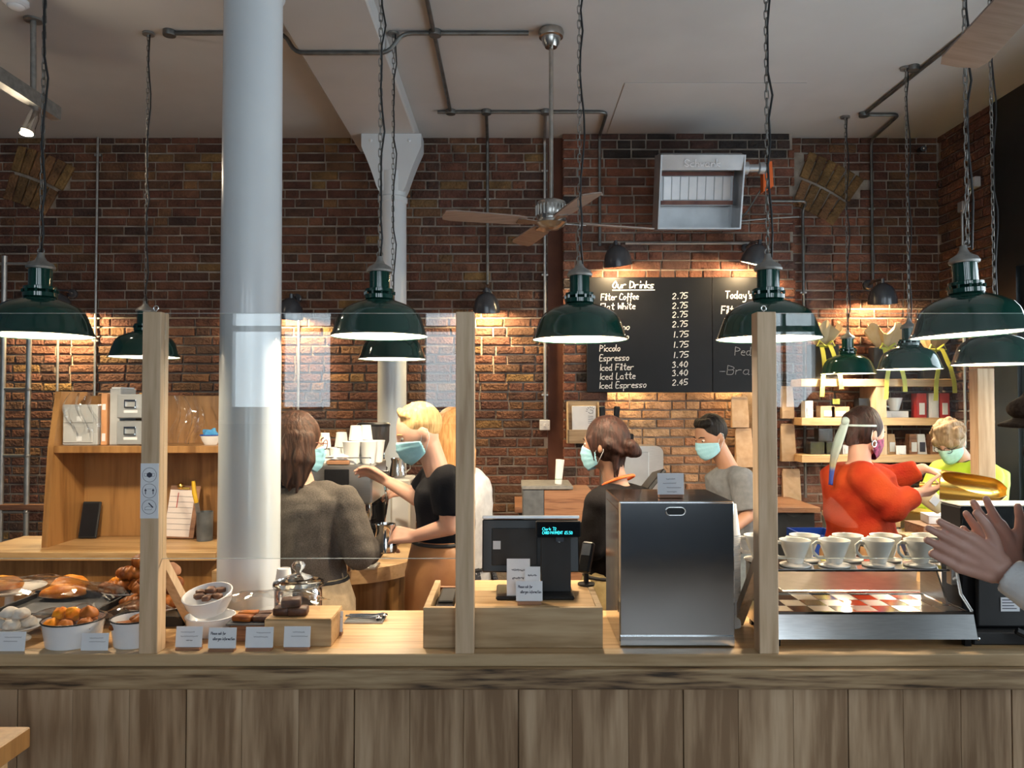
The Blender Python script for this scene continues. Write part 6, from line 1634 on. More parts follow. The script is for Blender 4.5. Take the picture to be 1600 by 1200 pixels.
carton(1407, 2, 15, 14, 'paper', 'white price card before the kraft coffee bags', name='shelf_card', cat='card', dy=-0.05, d=0.01)

# ================================================================ PACKING AREA
t = thing('side_table', 'oak side table behind the woman in the red jumper', 'table', (at(1370, 5.2), 5.2, 0))
X = t.location.x; zt = W(0, 797, 5.5).z
m = MB(); m.box(at(1282, 5.5) - X, at(1405, 5.5) - X, -0.25, 0.3, zt - 0.035, zt, b=0.003); m.build('top', M['oak'], t, smooth=0)
for a in (at(1296, 5.4) - X, at(1396, 5.4) - X):
    for b in (-0.2, 0.24):
        m = MB(); m.box(a - 0.03, a + 0.03, b - 0.03, b + 0.03, 0, zt - 0.0355); m.build('leg', M['cast'], t, smooth=0)
PD = 4.35
pz = 0.93
t = thing('packing_bench', 'steel packing bench in front of the person in yellow', 'bench', (at(1460, PD), PD, 0))
X = t.location.x
m = MB(); m.box(-0.30, 0.45, -0.25, 0.25, pz - 0.04, pz, b=0.003); m.build('top', M['steel'], t, smooth=0)
for a in (-0.26, 0.41):
    for b in (-0.2, 0.2):
        m = MB(); m.box(a - 0.02, a + 0.02, b - 0.02, b + 0.02, 0, pz - 0.0405); m.build('leg', M['cast'], t, smooth=0)
def crate(x0, x1, y0, y1, D, d, key, label, z=None, name='carton', cat='box', tilt=0.0, lid=True):
    zb_ = W(0, y1, D).z if z is None else z
    t = thing(name, label, cat, (at((x0 + x1) / 2, D), D, zb_), tilt)
    w = (x1 - x0) * D / F / 2; h = W(0, y0, D).z - zb_
    m = MB(); m.box(-w, w, 0, d, 0, h * 0.92, b=0.002); m.build('body', M[key], t, smooth=0)
    m = MB(); m.box(-w * 1.01, w * 1.01, -0.003, d + 0.003, h * 0.921, h, b=0.002); m.build('lid', M[key], t, smooth=0)
    return t
c1 = crate(1440, 1492, 822, 850, 4.15, 0.2, 'walnut', 'dark brown carton on the packing bench', z=pz + 0.001)
crate(1425, 1462, 838, 860, 4.12, 0.14, 'kraft', 'flat kraft carton at the bench edge', z=pz + 0.001, tilt=0.3)
z2 = c1.location.z + (W(0, 822, 4.15).z - c1.location.z) + 0.001
crate(1450, 1490, 806, 821, 4.2, 0.14, 'paper', 'white paper packet lying on the dark brown carton', z=z2, tilt=-0.2)
crate(1433, 1470, 800, 812, 4.45, 0.16, 'brass', 'yellow-brown box standing open on the packing bench', z=pz + 0.001, tilt=0.25, name='yellow_box')
t = thing('wicker_bowl', 'round wooden bowl edge behind the coffee drippers', 'bowl', (at(1448, 3.3), 3.3, 0.93))
m = MB(); zr = W(0, 838, 3.3).z - 0.93; m.lathe([(0.05, zr - 0.09), (0.085, zr - 0.02), (0.09, zr), (0.083, zr), (0.045, zr - 0.08), (0, zr - 0.082)], n=32); m.build('bowl', M['oak'], t)
m = MB(); m.lathe([(0.05, -0.01), (0.04, zr - 0.091)], n=20); m.build('stand', M['oak'], t)
t = thing('brew_table', 'low steel prep table behind the brew stand', 'table', (at(1400, 3.3), 3.3, 0))
m = MB(); m.box(-0.55, 0.5, -0.16, 0.2, 0.88, 0.92, b=0.003); m.build('top', M['steel'], t, smooth=0)
for a in (-0.5, 0.45):
    m = MB(); m.box(a - 0.02, a + 0.02, -0.12, -0.08, 0, 0.8795); m.box(a - 0.02, a + 0.02, 0.12, 0.16, 0, 0.8795); m.build('leg', M['cast'], t, smooth=0)
t = thing('blue_crate', 'open blue plastic crate behind the drippers', 'crate', (at(1270, 4.9), 4.9, 0))
m = MB(); zt = W(0, 830, 4.9).z; w = 30 * 4.9 / F
for q_ in ((-w, w, -0.15, -0.14), (-w, w, 0.14, 0.15), (-w, -w + 0.01, -0.1395, 0.1395), (w - 0.01, w, -0.1395, 0.1395)): m.box(*q_, zt - 0.2, zt)
m.box(-w + 0.01, w - 0.01, -0.1395, 0.1395, zt - 0.2, zt - 0.19); m.build('crate', M['blue_plastic'], t, smooth=0)
m = MB(); m.box(-w - 0.05, w + 0.05, -0.2, 0.2, 0, zt - 0.201); m.build('stand', M['cast'], t, smooth=0)
# rear screen post and bench corner
t = thing('rear_screen_post', 'pale oak post of the far screen in front of the yellow jacket', 'post', (at(1534, 3.75), 3.75, 0))
m = MB(); w = 13 * 3.75 / F; m.box(-w, w, -0.035, 0.035, 0, W(0, 576, 3.75).z, b=0.002); m.build('post', M['oak_z'], t, smooth=0)
m = MB(); m.box(-w * 2.2, w * 2.2, -0.06, 0.06, 0.0, 0.02); m.build('floor_plate', M['cast'], t, smooth=0)
# oak bench corner on the customer side
p = W(48, 1135, 1.9)
t = thing('oak_bench', 'oak bench end on the customer side of the counter', 'bench', (p.x - 0.3, 1.9, 0))
m = MB(); m.box(-0.5, 0.30, -0.35, 0.0, p.z - 0.05, p.z, b=0.003); m.build('seat', M['oak_warm'], t, smooth=0)
for a in (-0.42, 0.22):
    m = MB(); m.box(a - 0.03, a + 0.03, -0.06, -0.005, 0, p.z - 0.0505, b=0.003); m.box(a - 0.03, a + 0.03, -0.33, -0.27, 0, p.z - 0.0505, b=0.003); m.build('leg', M['oak_z'], t, smooth=0)

# ================================================================ PEOPLE
def V(*a): return Vector(a)
class Blob(MB):
    def cap(s, p0, p1, r0, r1, n=14, flat0=False, flat1=False):
        p0, p1 = Vector(p0), Vector(p1); d = p1 - p0; L = d.length
        if L < 1e-5: return s.ball(p0, r0, nu=n, nv=8)
        d.normalize(); pts = []; rs = []
        if not flat0:
            for k in range(4): a = math.pi / 2 * k / 4; pts.append(p0 - d * r0 * math.cos(a)); rs.append(max(r0 * math.sin(a), r0 * 0.03))
        pts.append(p0); rs.append(r0); pts.append(p1); rs.append(r1)
        if not flat1:
            for k in range(3, -1, -1): a = math.pi / 2 * k / 4; pts.append(p1 + d * r1 * math.cos(a)); rs.append(max(r1 * math.sin(a), r1 * 0.03))
        return s.tube(pts, rs, n)
    def loft(s, rings, n=20):
        """rings: (centre, right, fwd, rx, ry)"""
        vs = []; fs = []
        for (c, r, f, rx, ry) in rings:
            for k in range(n):
                a = 2 * math.pi * k / n; ca, sa = math.cos(a), math.sin(a)
                e = 0.86; ca2 = math.copysign(abs(ca) ** e, ca); sa2 = math.copysign(abs(sa) ** e, sa)
                vs.append(Vector(c) + r * rx * ca2 + f * ry * sa2)
        for i in range(len(rings) - 1):
            for k in range(n):
                l = (k + 1) % n; fs.append((i * n + k, i * n + l, (i + 1) * n + l, (i + 1) * n + k))
        fs.append(tuple(range(n - 1, -1, -1))); fs.append(tuple((len(rings) - 1) * n + k for k in range(n)))
        return s.add(vs, fs)
    def fuse(s, name, mat, parent, voxel=0.007, smooth=3, fold=0.0, fscale=22.0, seed=0, fdir=None):
        me = s.mesh(name); ob = bpy.data.objects.new(name, me); COL.objects.link(ob)
        md = ob.modifiers.new('fuse', 'REMESH'); md.mode = 'VOXEL'; md.voxel_size = voxel; md.use_smooth_shade = True
        if smooth:
            sm = ob.modifiers.new('soft', 'SMOOTH'); sm.factor = 0.5; sm.iterations = smooth
        dg = bpy.context.evaluated_depsgraph_get()
        new = bpy.data.meshes.new_from_object(ob.evaluated_get(dg))
        bpy.data.objects.remove(ob); bpy.data.meshes.remove(me)
        n = len(new.vertices); co = np.empty(n * 3); new.vertices.foreach_get('co', co); co = co.reshape(-1, 3)
        if fold:
            nr = np.empty(n * 3); new.vertices.foreach_get('normal', nr); nr = nr.reshape(-1, 3)
            g = np.random.RandomState(seed); h = np.zeros(n)
            for k in range(7):
                d = g.normal(size=3)
                if fdir is not None: d = d - np.dot(d, fdir) * np.array(fdir) * 0.85
                d /= np.linalg.norm(d) + 1e-6; q = fscale * g.uniform(0.6, 2.0)
                w = g.normal(size=3) * 5
                h += np.sin(co @ d * q + 1.8 * np.sin(co @ w + g.uniform(0, 6)) + g.uniform(0, 6)) * (22.0 / q) ** 0.5 * 0.3
            co = co + nr * (fold * h)[:, None]
        o = np.array(parent.matrix_basis.inverted()); co = co @ o[:3, :3].T + o[:3, 3]
        new.vertices.foreach_set('co', co.ravel()); new.update()
        new.polygons.foreach_set('use_smooth', [True] * len(new.polygons))
        new.name = name; new.materials.clear(); new.materials.append(mat)
        ob = bpy.data.objects.new(name, new); COL.objects.link(ob); ob.parent = parent
        return ob

def hand(B, w, d, n, side, curl=0.25, spread=0.10, s=1.0, thumb=0.35):
    """w wrist, d finger direction, n palm normal, side +1/-1 puts the thumb along d x n"""
    d = d.normalized(); n = (n - d * n.dot(d)).normalized(); l = d.cross(n) * side
    offs = [0.034, 0.0115, -0.0115, -0.033]; lens = [0.074, 0.082, 0.076, 0.060]; kn = [0.088, 0.092, 0.088, 0.080]
    for i in range(4):
        k = w + d * kn[i] * s + l * offs[i] * s
        B.cap(w + d * 0.012 * s + l * offs[i] * 0.55 * s, k, 0.0175 * s, 0.0145 * s, 10)
        dd = (d + l * spread * (1.5 - i) * 0.6).normalized(); p = k
        for j, (fr_, cu) in enumerate(((0.46, curl), (0.31, curl * 1.2), (0.23, curl * 0.8))):
            ax = d.cross(n)                                # rotate towards the palm
            dd = (Matrix.Rotation(cu, 3, ax) @ dd).normalized()
            q = p + dd * lens[i] * fr_ * s
            B.cap(p, q, (0.0104 - 0.0008 * j) * s, (0.0098 - 0.0008 * j) * s, 10); p = q
    B.cap(w, w + d * 0.05 * s, 0.021 * s, 0.017 * s, 10)
    p = w + d * 0.022 * s + l * 0.022 * s
    td = (d * 0.62 + l * 0.72 + n * thumb).normalized()
    for j, ln in enumerate((0.042, 0.036, 0.028)):
        q = p + td * ln * s; B.cap(p, q, (0.0145 - 0.002 * j) * s, (0.0125 - 0.002 * j) * s, 10); p = q
        td = (td * 0.8 + d * 0.35 + n * 0.06).normalized()

def head_fn(x, y, z):
    t = max(0.0, -z)
    X = x * 0.0745 * (1 - 0.30 * t * t); Y = y * 0.096; Z = z * 0.120
    if y < 0: Y *= 1 - 0.30 * t
    if y > 0:
        gx = math.exp(-(x / 0.17) ** 2)
        Y *= 1 - 0.03 * (1 - abs(x))
        Y += 0.024 * gx * math.exp(-((z + 0.16) / 0.13) ** 2) + 0.010 * gx * math.exp(-((z + 0.0) / 0.16) ** 2)
        Y += 0.005 * math.exp(-((z - 0.20) / 0.09) ** 2) * (1 - abs(x))
        Y -= 0.010 * math.exp(-((abs(x) - 0.40) / 0.17) ** 2) * math.exp(-((z - 0.06) / 0.10) ** 2)
        Y += 0.006 * gx * math.exp(-((z + 0.46) / 0.09) ** 2) + 0.012 * math.exp(-(x / 0.3) ** 2) * math.exp(-((z + 0.82) / 0.16) ** 2)
    return (X, Y, Z)
SKIN = {
 'fair': pm('skin_fair', (0.60, 0.33, 0.24), (0.66, 0.38, 0.28), scale=8, rough=0.5, sss=0.12),
 'tan': pm('skin_tan', (0.40, 0.215, 0.135), (0.46, 0.25, 0.16), scale=8, rough=0.5, sss=0.1),
 'brown': pm('skin_brown', (0.50, 0.27, 0.21), (0.58, 0.34, 0.27), scale=8, rough=0.5, sss=0.1),
}
def hair_mat(name, a, b): return pm(name, a, b, scale=14, stretch=(6, 6, 0.6), rough=0.55, bmp=0.8, dist=0.008, lo=0.35, hi=0.65, spec=0.18)
HAIR = {'brown': hair_mat('hair_brown', (0.018, 0.009, 0.006), (0.070, 0.032, 0.019)), 'blond': hair_mat('hair_blond', (0.42, 0.25, 0.10), (0.62, 0.42, 0.20)),
        'dark': hair_mat('hair_dark_auburn', (0.010, 0.005, 0.004), (0.034, 0.013, 0.009)), 'black': hair_mat('hair_black', (0.006, 0.005, 0.005), (0.014, 0.012, 0.011)),
        'ash': hair_mat('hair_ash', (0.22, 0.14, 0.08), (0.36, 0.25, 0.15)), 'long_blond': hair_mat('hair_honey', (0.38, 0.18, 0.06), (0.55, 0.30, 0.12))}
def cloth(name, a, b=None, scale=30, rough=0.85, bmp=0.35, bscale=140, sheen=0.0): return pm(name, a, b or tuple(c * 1.25 for c in a), scale=scale, rough=rough, bmp=bmp, bscale=bscale, sheen=sheen, dist=0.003, spec=0.08)
EYEW = pm('eye_white', (0.7, 0.68, 0.65), rough=0.2); IRIS = pm('iris', (0.03, 0.02, 0.015), rough=0.1)
MASKB = cloth('surgical_mask_blue', (0.30, 0.60, 0.72), (0.36, 0.66, 0.78), sheen=0); MASKW = pm('mask_loop', (0.8, 0.82, 0.83), rough=0.8)

def person(label, C_, hf, N, P, bf, arms, skin, top, bottom, hair=None, hairmat=None, mask=None, s=1.0, seed=1, apron=None, tr=(0.165, 0.115), loose=0.014, sleeve=2.0, slr=0.016, hem=-0.02, glasses=False, fold=0.004, voxel=0.007, eyes=True, belt=None, topname='top', neckr=0.056):
    UP = V(0, 0, 1); bf = V(bf[0], bf[1], 0).normalized(); rt = bf.cross(UP)
    root = thing('person', label, 'person', (P.x, P.y, 0))
    hf = Vector(hf).normalized(); hr = hf.cross(UP).normalized(); hu = hr.cross(hf).normalized()
    MH = Matrix(((hr.x, hf.x, hu.x, C_.x), (hr.y, hf.y, hu.y, C_.y), (hr.z, hf.z, hu.z, C_.z), (0, 0, 0, 1))) @ Matrix.Scale(s, 4)
    B = Blob()
    h = MB(MH); h.ball((0, 0, 0), 1, nu=44, nv=30, fn=head_fn); B.add(h.v, h.f)
    for e in (-1, 1):
        h = MB(MH @ Matrix.Translation((e * 0.076, -0.012, -0.008)) @ Matrix.Rotation(e * R(20), 4, 'Z')); h.ball((0, 0, 0), 0.009, 0.020, 0.032, 12, 10); B.add(h.v, h.f)
    B.cap(N - UP * 0.03, MH @ V(0, -0.018, -0.055), neckr * s, 0.054 * s, 18)
    def torso(inf, t0=0.0, t1=1.0, top_=True):
        ks = [(0.0, 0.93, 0.95), (0.15, 0.90, 0.92), (0.35, 0.86, 0.90), (0.55, 0.92, 0.96), (0.75, 1.0, 1.0), (0.88, 1.02, 0.88), (0.96, 0.70, 0.66), (1.0, 0.42, 0.52)]
        rings = []
        for (t, a, b) in ks:
            if t < t0 - 1e-6 or t > t1 + 1e-6: continue
            c = P.lerp(N, t) - bf * 0.018 * math.sin(math.pi * t)
            rings.append((c, rt, bf, tr[0] * a * s + inf, tr[1] * b * s + inf))
        return rings
    B.loft(torso(-0.004))
    for A in arms:
        S, E, Wt = A['S'], A['E'], A['W']
        B.cap(N - UP * 0.05, S, 0.062 * s, 0.056 * s); B.cap(S, E, 0.050 * s, 0.041 * s); B.cap(E, Wt, 0.041 * s, 0.027 * s)
        if A.get('hd') is not None: hand(B, Wt, V(*A['hd']), V(*A['hn']), A['side'], A.get('curl', 0.3), A.get('spread', 0.1), s * A.get('hs', 1.0), A.get('thumb', 0.35))
    legs = []
    for e in (-1, 1):
        hp = P + rt * e * 0.085 * s; an = V(P.x, P.y, 0.07) + rt * e * 0.10 * s; kn = (hp + an) / 2 + bf * 0.03
        legs.append((hp, kn, an)); B.cap(hp, kn, 0.078 * s, 0.055 * s); B.cap(kn, an, 0.055 * s, 0.036 * s)
        B.cap(an - UP * 0.03, an - UP * 0.035 + bf * 0.15, 0.036, 0.03)
    body = B.fuse('body', SKIN[skin], root, voxel, 2)
    T = Blob(); T.loft(torso(loose, 0.0 if hem <= 0 else 0.1))
    if hem < 0: T.loft([(P + UP * hem, rt, bf, tr[0] * 0.95 * s + loose, tr[1] * 0.97 * s + loose), (P + UP * 0.05, rt, bf, tr[0] * 0.92 * s + loose, tr[1] * 0.94 * s + loose)])
    for A in arms:
        S, E, Wt = A['S'], A['E'], A['W']
        T.cap(N - UP * 0.055, S, 0.066 * s + loose * 0.5, 0.058 * s + loose * 0.8)
        if sleeve >= 1.0:
            T.cap(S, E, 0.056 * s + slr * 0.8, 0.048 * s + slr)
            f = sleeve - 1.0; T.cap(E, E.lerp(Wt, f), 0.048 * s + slr, (0.034 * s + slr * 0.7), flat1=True)
        else: T.cap(S, S.lerp(E, sleeve), 0.056 * s + slr, 0.052 * s + slr, flat1=True)
    T.fuse(topname, top, root, 0.0085, 7, fold * 0.62, 50, seed)
    L = Blob(); L.loft([(P - UP * 0.06, rt, bf, tr[0] * 0.92 * s, tr[1] * 0.95 * s), (P + UP * 0.10, rt, bf, tr[0] * 0.88 * s + 0.004, tr[1] * 0.9 * s + 0.004)])
    for (hp, kn, an) in legs: L.cap(hp, kn, 0.092 * s, 0.068 * s); L.cap(kn, an + UP * 0.02, 0.068 * s, 0.055 * s, flat1=True)
    L.fuse('trousers', bottom, root, 0.012, 3, 0.004, 18, seed + 5)
    iv = root.matrix_basis.inverted()
    for e in (-1, 1):
        hp, kn, an = legs[0 if e < 0 else 1]
        m = MB(iv); m.tube([an - UP * 0.07 + UP * 0.03 - bf * 0.05, an - UP * 0.04 + bf * 0.05, an - UP * 0.045 + bf * 0.16], [0.04, 0.045, 0.036], 12); m.v = [(v[0], v[1], max(v[2], 0.002)) for v in m.v]; m.build('shoe', M['black_mat'], root)
    if apron:
        mt, a0, a1, zl = apron; wz = P.z + a0
        def fn(u, v):
            a = (u - 0.5) * R(a1); q = 1.0 + 0.05 * v
            fl = 0.032 * min(1.0, v / 0.2); rx, ry = tr[0] * 0.93 * s * q + loose + 0.004 + fl, tr[1] * 0.95 * s * q + loose + 0.005 + fl
            c = P + rt * math.sin(a) * rx + bf * math.cos(a) * ry
            return iv @ V(c.x, c.y, wz - v * zl)
        m = MB(); m.sheet(fn, 28, 10, 0.004); m.build('apron', mt, root, smooth=180)
        m = MB(); m.tube([iv @ (V(P.x, P.y, wz - 0.012) + rt * math.sin(a) * (tr[0] * 0.93 * s + loose + 0.004) + bf * math.cos(a) * (tr[1] * 0.95 * s + loose + 0.005)) for a in [2 * math.pi * k / 28 for k in range(28)]], 0.009, 6, closed=True); m.build('apron_tie', M['black_mat'], root, smooth=180)
    if eyes:
        for e in (-1, 1):
            m = MB(iv @ MH); m.ball((e * 0.031, 0.0755, 0.007), 0.0125, 0.0105, 0.0075, 12, 8); ey = m.build('eye', EYEW, root, smooth=180)
            m = MB(iv @ MH); m.ball((e * 0.031, 0.0835, 0.005), 0.006, 0.0035, 0.006, 10, 8); m.build('iris', IRIS, ey, smooth=180)
            m = MB(iv @ MH); m.tube([(e * 0.014, 0.092, 0.026), (e * 0.032, 0.0885, 0.031), (e * 0.050, 0.073, 0.024)], [0.002, 0.0035, 0.002], 6); m.build('eyebrow', hairmat, root, smooth=180)
    if hair:
        Hb = Blob(MH); hair(Hb); Hb.M = None
        Hb.fuse('hair', hairmat, root, 0.0065 if voxel < 0.01 else 0.009, 2, 0.0028, 85, seed + 9)
    if mask:
        def fn(u, v):
            e = abs(2 * u - 1); a = (u - 0.5) * R(164)
            z0 = 0.002 - 0.034 * e ** 1.5; z1 = -0.118 + 0.030 * e ** 2; z = z0 + (z1 - z0) * v
            cy = np.interp(v, [0, 0.12, 0.3, 0.6, 0.85, 1.0], [0.106, 0.116, 0.124, 0.120, 0.108, 0.090])
            wd = 0.0785 - 0.016 * v ** 2; g = math.exp(-(a / 0.62) ** 2)
            side = 0.092 - 0.012 * v
            return (math.sin(a) * wd, math.cos(a) * (side + (cy - side) * g) + 0.0012 * math.sin(v * 26), z)
        m = MB(iv @ MH); m.sheet(fn, 26, 16, 0.0012); mk = m.build('face_mask', mask, root, smooth=180)
        for e in (-1, 1):
            m = MB(iv @ MH); m.tube([(e * 0.0765, 0.013, -0.034), (e * 0.081, -0.02, 0.018), (e * 0.082, -0.034, 0.004), (e * 0.080, -0.03, -0.03), (e * 0.063, 0.013, -0.086)], 0.0016, 6)
            m.build('ear_loop', MASKW, mk, smooth=180)
    if glasses:
        m = MB(iv @ MH)
        for e in (-1, 1):
            m.tube([(e * 0.032 + 0.024 * math.cos(a), 0.104 - 0.1 * abs(0.024 * math.cos(a) * e + 0.0) , 0.003 + 0.020 * math.sin(a)) for a in [2 * math.pi * k / 18 for k in range(18)]], 0.0020, 6, closed=True)
            m.tube([(e * 0.056, 0.098, 0.008), (e * 0.078, 0.05, 0.008), (e * 0.081, -0.03, 0.004)], 0.002, 6)
        m.tube([(-0.009, 0.106, 0.008), (0.009, 0.106, 0.008)], 0.002, 6); m.build('glasses', glasses if not isinstance(glasses, bool) else M['black'], root, smooth=180)
    return root, MH, iv
def arm(side, S, E, Wt, hd=None, hn=None, **k): return dict(side=side, S=S, E=E, W=Wt, hd=hd, hn=hn, **k)

# -- hair shapes (head space: x right, y forward, z up)
def hair_cap(b, x=0.083, y=0.102, z=0.112, cy=-0.021, cz=0.02): b.ball((0, cy, cz), x, y, z, 28, 18)
def hair_bob(b):
    hair_cap(b, 0.092, 0.108, 0.118); r = random.Random(4)
    for k in range(34):
        a = R(-112 + 224 * k / 33); x, y = 0.086 * math.sin(a), -0.016 - 0.088 * math.cos(a)
        z1 = -0.175 - r.uniform(0, 0.035); q = r.uniform(0.95, 1.12)
        b.cap((x * 0.95, y * 0.95, 0.03), (x * 1.10 * q, y * 1.08 * q, -0.07), 0.022, 0.022, 8)
        b.cap((x * 1.10 * q, y * 1.08 * q, -0.07), (x * 1.03 + r.uniform(-.015, .015), y + r.uniform(-.012, .012), z1), 0.021, 0.006, 8)
def hair_short(b):
    hair_cap(b, 0.0805, 0.098, 0.098, -0.024, 0.036)
    for k in range(15):
        x = -0.05 + 0.1 * (k % 5) / 4; y = 0.043 - 0.033 * (k // 5)
        b.cap((x, y - 0.035, 0.092 - 0.2 * abs(x)), (x * 0.95 + 0.006, y - 0.008, 0.120 - abs(x) * 0.35), 0.022, 0.016, 8)
def hair_crop(b):
    hair_cap(b, 0.0815, 0.100, 0.102, -0.022, 0.032)
    for k in range(14):
        a = R(-75 + 150 * k / 13); b.cap((0.05 * math.sin(a), 0.03 * math.cos(a) + 0.01, 0.10), (0.066 * math.sin(a), 0.052 * math.cos(a) + 0.004, 0.092), 0.024, 0.015, 8)
def hair_bun(b):
    hair_cap(b, 0.088, 0.108, 0.116)
    for k in range(9):
        a = R(-60 + 120 * k / 8); b.cap((0.08 * math.sin(a), -0.03 - 0.05 * math.cos(a), 0.0), (0.03 * math.sin(a), -0.10, -0.045), 0.03, 0.02, 8)
    b.ball((0.0, -0.135, -0.03), 0.045, 0.035, 0.04, 16, 12); b.ball((0.02, -0.145, -0.045), 0.028); b.ball((-0.022, -0.14, -0.012), 0.028)
    for e in (-1, 1): b.cap((e * 0.074, 0.035, 0.03), (e * 0.076, 0.02, -0.075), 0.016, 0.004, 8)
    for k in range(4): b.cap((-0.04 + 0.026 * k, -0.07, -0.06), (-0.045 + 0.03 * k, -0.06, -0.15), 0.018, 0.006, 8)
def hair_updo(b):
    hair_cap(b, 0.086, 0.104, 0.112, -0.026, 0.022)
    b.ball((0, -0.10, 0.03), 0.055, 0.045, 0.055, 16, 12); b.cap((0, -0.09, -0.03), (0, -0.085, -0.075), 0.04, 0.02)
def hair_curly(b):
    hair_cap(b, 0.092, 0.108, 0.108, -0.014, 0.028); r = random.Random(2)
    for k in range(46):
        a = r.uniform(0, 6.28); e = r.uniform(-0.1, 1.2); b.ball((0.09 * math.cos(a) * math.cos(e), -0.014 + 0.105 * math.sin(a) * math.cos(e), 0.035 + 0.10 * math.sin(e)), r.uniform(0.017, 0.027), nu=10, nv=8)
def hair_long(b):
    hair_cap(b, 0.09, 0.108, 0.116); r = random.Random(8)
    for k in range(22):
        a = R(20 + k * 320 / 21) + math.pi / 2; x, y = 0.08 * math.cos(a), -0.02 + 0.075 * math.sin(a)
        if y > 0.03: continue
        b.cap((x, y, 0.03), (x * 1.1, y - 0.01, -0.1), 0.026, 0.026, 8); b.cap((x * 1.1, y - 0.01, -0.1), (x, y - 0.02, -0.24 - r.uniform(0, 0.05)), 0.026, 0.01, 8)

# 1 woman in the grey jumper, back turned
D = 3.26
person('person in a brown-grey jumper seen from behind at the espresso bar', W(468, 692, D), (0.80, 0.58, -0.12), W(474, 757, D), W(478, 905, D), (0.35, 0.94),
       [arm(1, W(538, 785, D - 0.04), W(562, 862, D - 0.06), W(584, 858, D + 0.16), (0.5, 0.86, 0.0), (0, 0, -1), curl=0.3), arm(-1, W(418, 782, D + 0.08), W(398, 866, D + 0.1), W(450, 868, D + 0.27), (0.4, 0.9, 0), (0, 0, -1))],
       'fair', cloth('brown_grey_knit', (0.075, 0.063, 0.054), (0.125, 0.107, 0.092), scale=220), cloth('beige_canvas', (0.40, 0.32, 0.22)), hair_bob, HAIR['brown'], MASKB, glasses=pm('tortoise_frames', (0.22, 0.06, 0.03), rough=0.2),
       loose=0.022, slr=0.026, sleeve=1.88, fold=0.014, tr=(0.17, 0.12), hem=0.0, topname='jumper', apron=(cloth('tan_apron', (0.46, 0.35, 0.22)), 0.02, 300, 0.5))
# 2 fair-haired barista in black
D = 3.42
person('fair-haired person in a black T-shirt and tan leather apron steaming milk', W(654, 676, D), (-0.90, -0.20, -0.42), W(690, 746, D + 0.02), W(692, 890, D + 0.04), (-0.97, -0.1),
       [arm(-1, W(697, 752, D - 0.15), W(703, 822, D - 0.14), W(648, 838, D - 0.10), (-0.95, 0.15, 0.05), (0.1, 0.6, -0.75), curl=0.45, thumb=0.6), arm(1, W(678, 748, D + 0.2), W(652, 778, D + 0.22), W(605, 752, D + 0.26), (-0.85, -0.05, 0.5), (-0.35, -0.6, -0.65), curl=0.35)],
       'fair', cloth('black_cotton', (0.0035, 0.0035, 0.0045), (0.006, 0.006, 0.0075)), cloth('black_trouser', (0.006, 0.006, 0.007)), hair_short, HAIR['blond'], MASKB, loose=0.016, slr=0.017, sleeve=0.72, fold=0.010, tr=(0.155, 0.12), seed=3,
       apron=(M['leather'], 0.145, 250, 0.75), hem=0.0, topname='tshirt')
# 3 colleague with long honey hair behind him
D = 4.05
person('person with long honey-blond hair and a white top, mostly behind the post', W(704, 676, D), (-0.72, 0.68, -0.1), W(712, 732, D), W(722, 880, D), (-0.8, 0.5),
       [arm(-1, W(690, 752, D - 0.16), W(672, 778, D - 0.12), W(642, 766, D - 0.1), (-0.9, 0, -0.1), (0, 0.3, -0.9)), arm(1, W(738, 755, D + 0.12), W(742, 815, D + 0.14), W(700, 818, D + 0.3), (-0.7, 0.5, 0), (0, 0, -1))],
       'fair', cloth('white_cotton', (0.60, 0.60, 0.60), (0.70, 0.70, 0.70)), cloth('white_trouser', (0.5, 0.5, 0.5)), hair_long, HAIR['long_blond'], None, loose=0.035, slr=0.024, sleeve=1.45, fold=0.006, seed=4, hem=-0.10, voxel=0.008, topname='shirt', eyes=False,
       apron=(pm('dotted_apron', (0.02, 0.022, 0.03), (0.5, 0.5, 0.5), scale=160, rough=0.8, lo=0.6, hi=0.66), 0.0, 330, 0.6))
# 4 dark-haired barista with a bun
D = 3.56
r4, MH4, iv4 = person('person with a dark bun and black top turned away behind the till', W(944, 694, D), (-0.82, 0.50, -0.08), W(966, 758, D + 0.02), W(962, 900, D + 0.02), (-0.80, 0.60),
       [arm(-1, W(938, 788, D - 0.13), W(926, 852, D - 0.12), W(905, 862, D + 0.06), (-0.7, 0.7, 0), (0, 0, -1)), arm(1, W(1000, 784, D + 0.13), W(1006, 850, D + 0.16), W(968, 862, D + 0.34), (-0.6, 0.8, 0), (0, 0, -1))],
       'tan', cloth('black_jersey', (0.0035, 0.003, 0.0035), (0.006, 0.0055, 0.006)), cloth('khaki_drill', (0.30, 0.24, 0.12)), hair_bun, HAIR['dark'], MASKB, loose=0.022, slr=0.022, sleeve=1.9, fold=0.005, seed=6, hem=0.0, tr=(0.158, 0.115),
       apron=(cloth('khaki_apron', (0.30, 0.23, 0.11)), 0.03, 300, 0.55))
m = MB(); cN = W(966, 758, D + 0.02); m.tube([iv4 @ (cN + V(0.072 * math.cos(a), 0.072 * math.sin(a), 0.02 - 0.03 * math.cos(a - 2.4))) for a in [2 * math.pi * k / 24 for k in range(24)]], 0.007, 8, closed=True); m.build('neck_strap', M['orange'], r4, smooth=180)
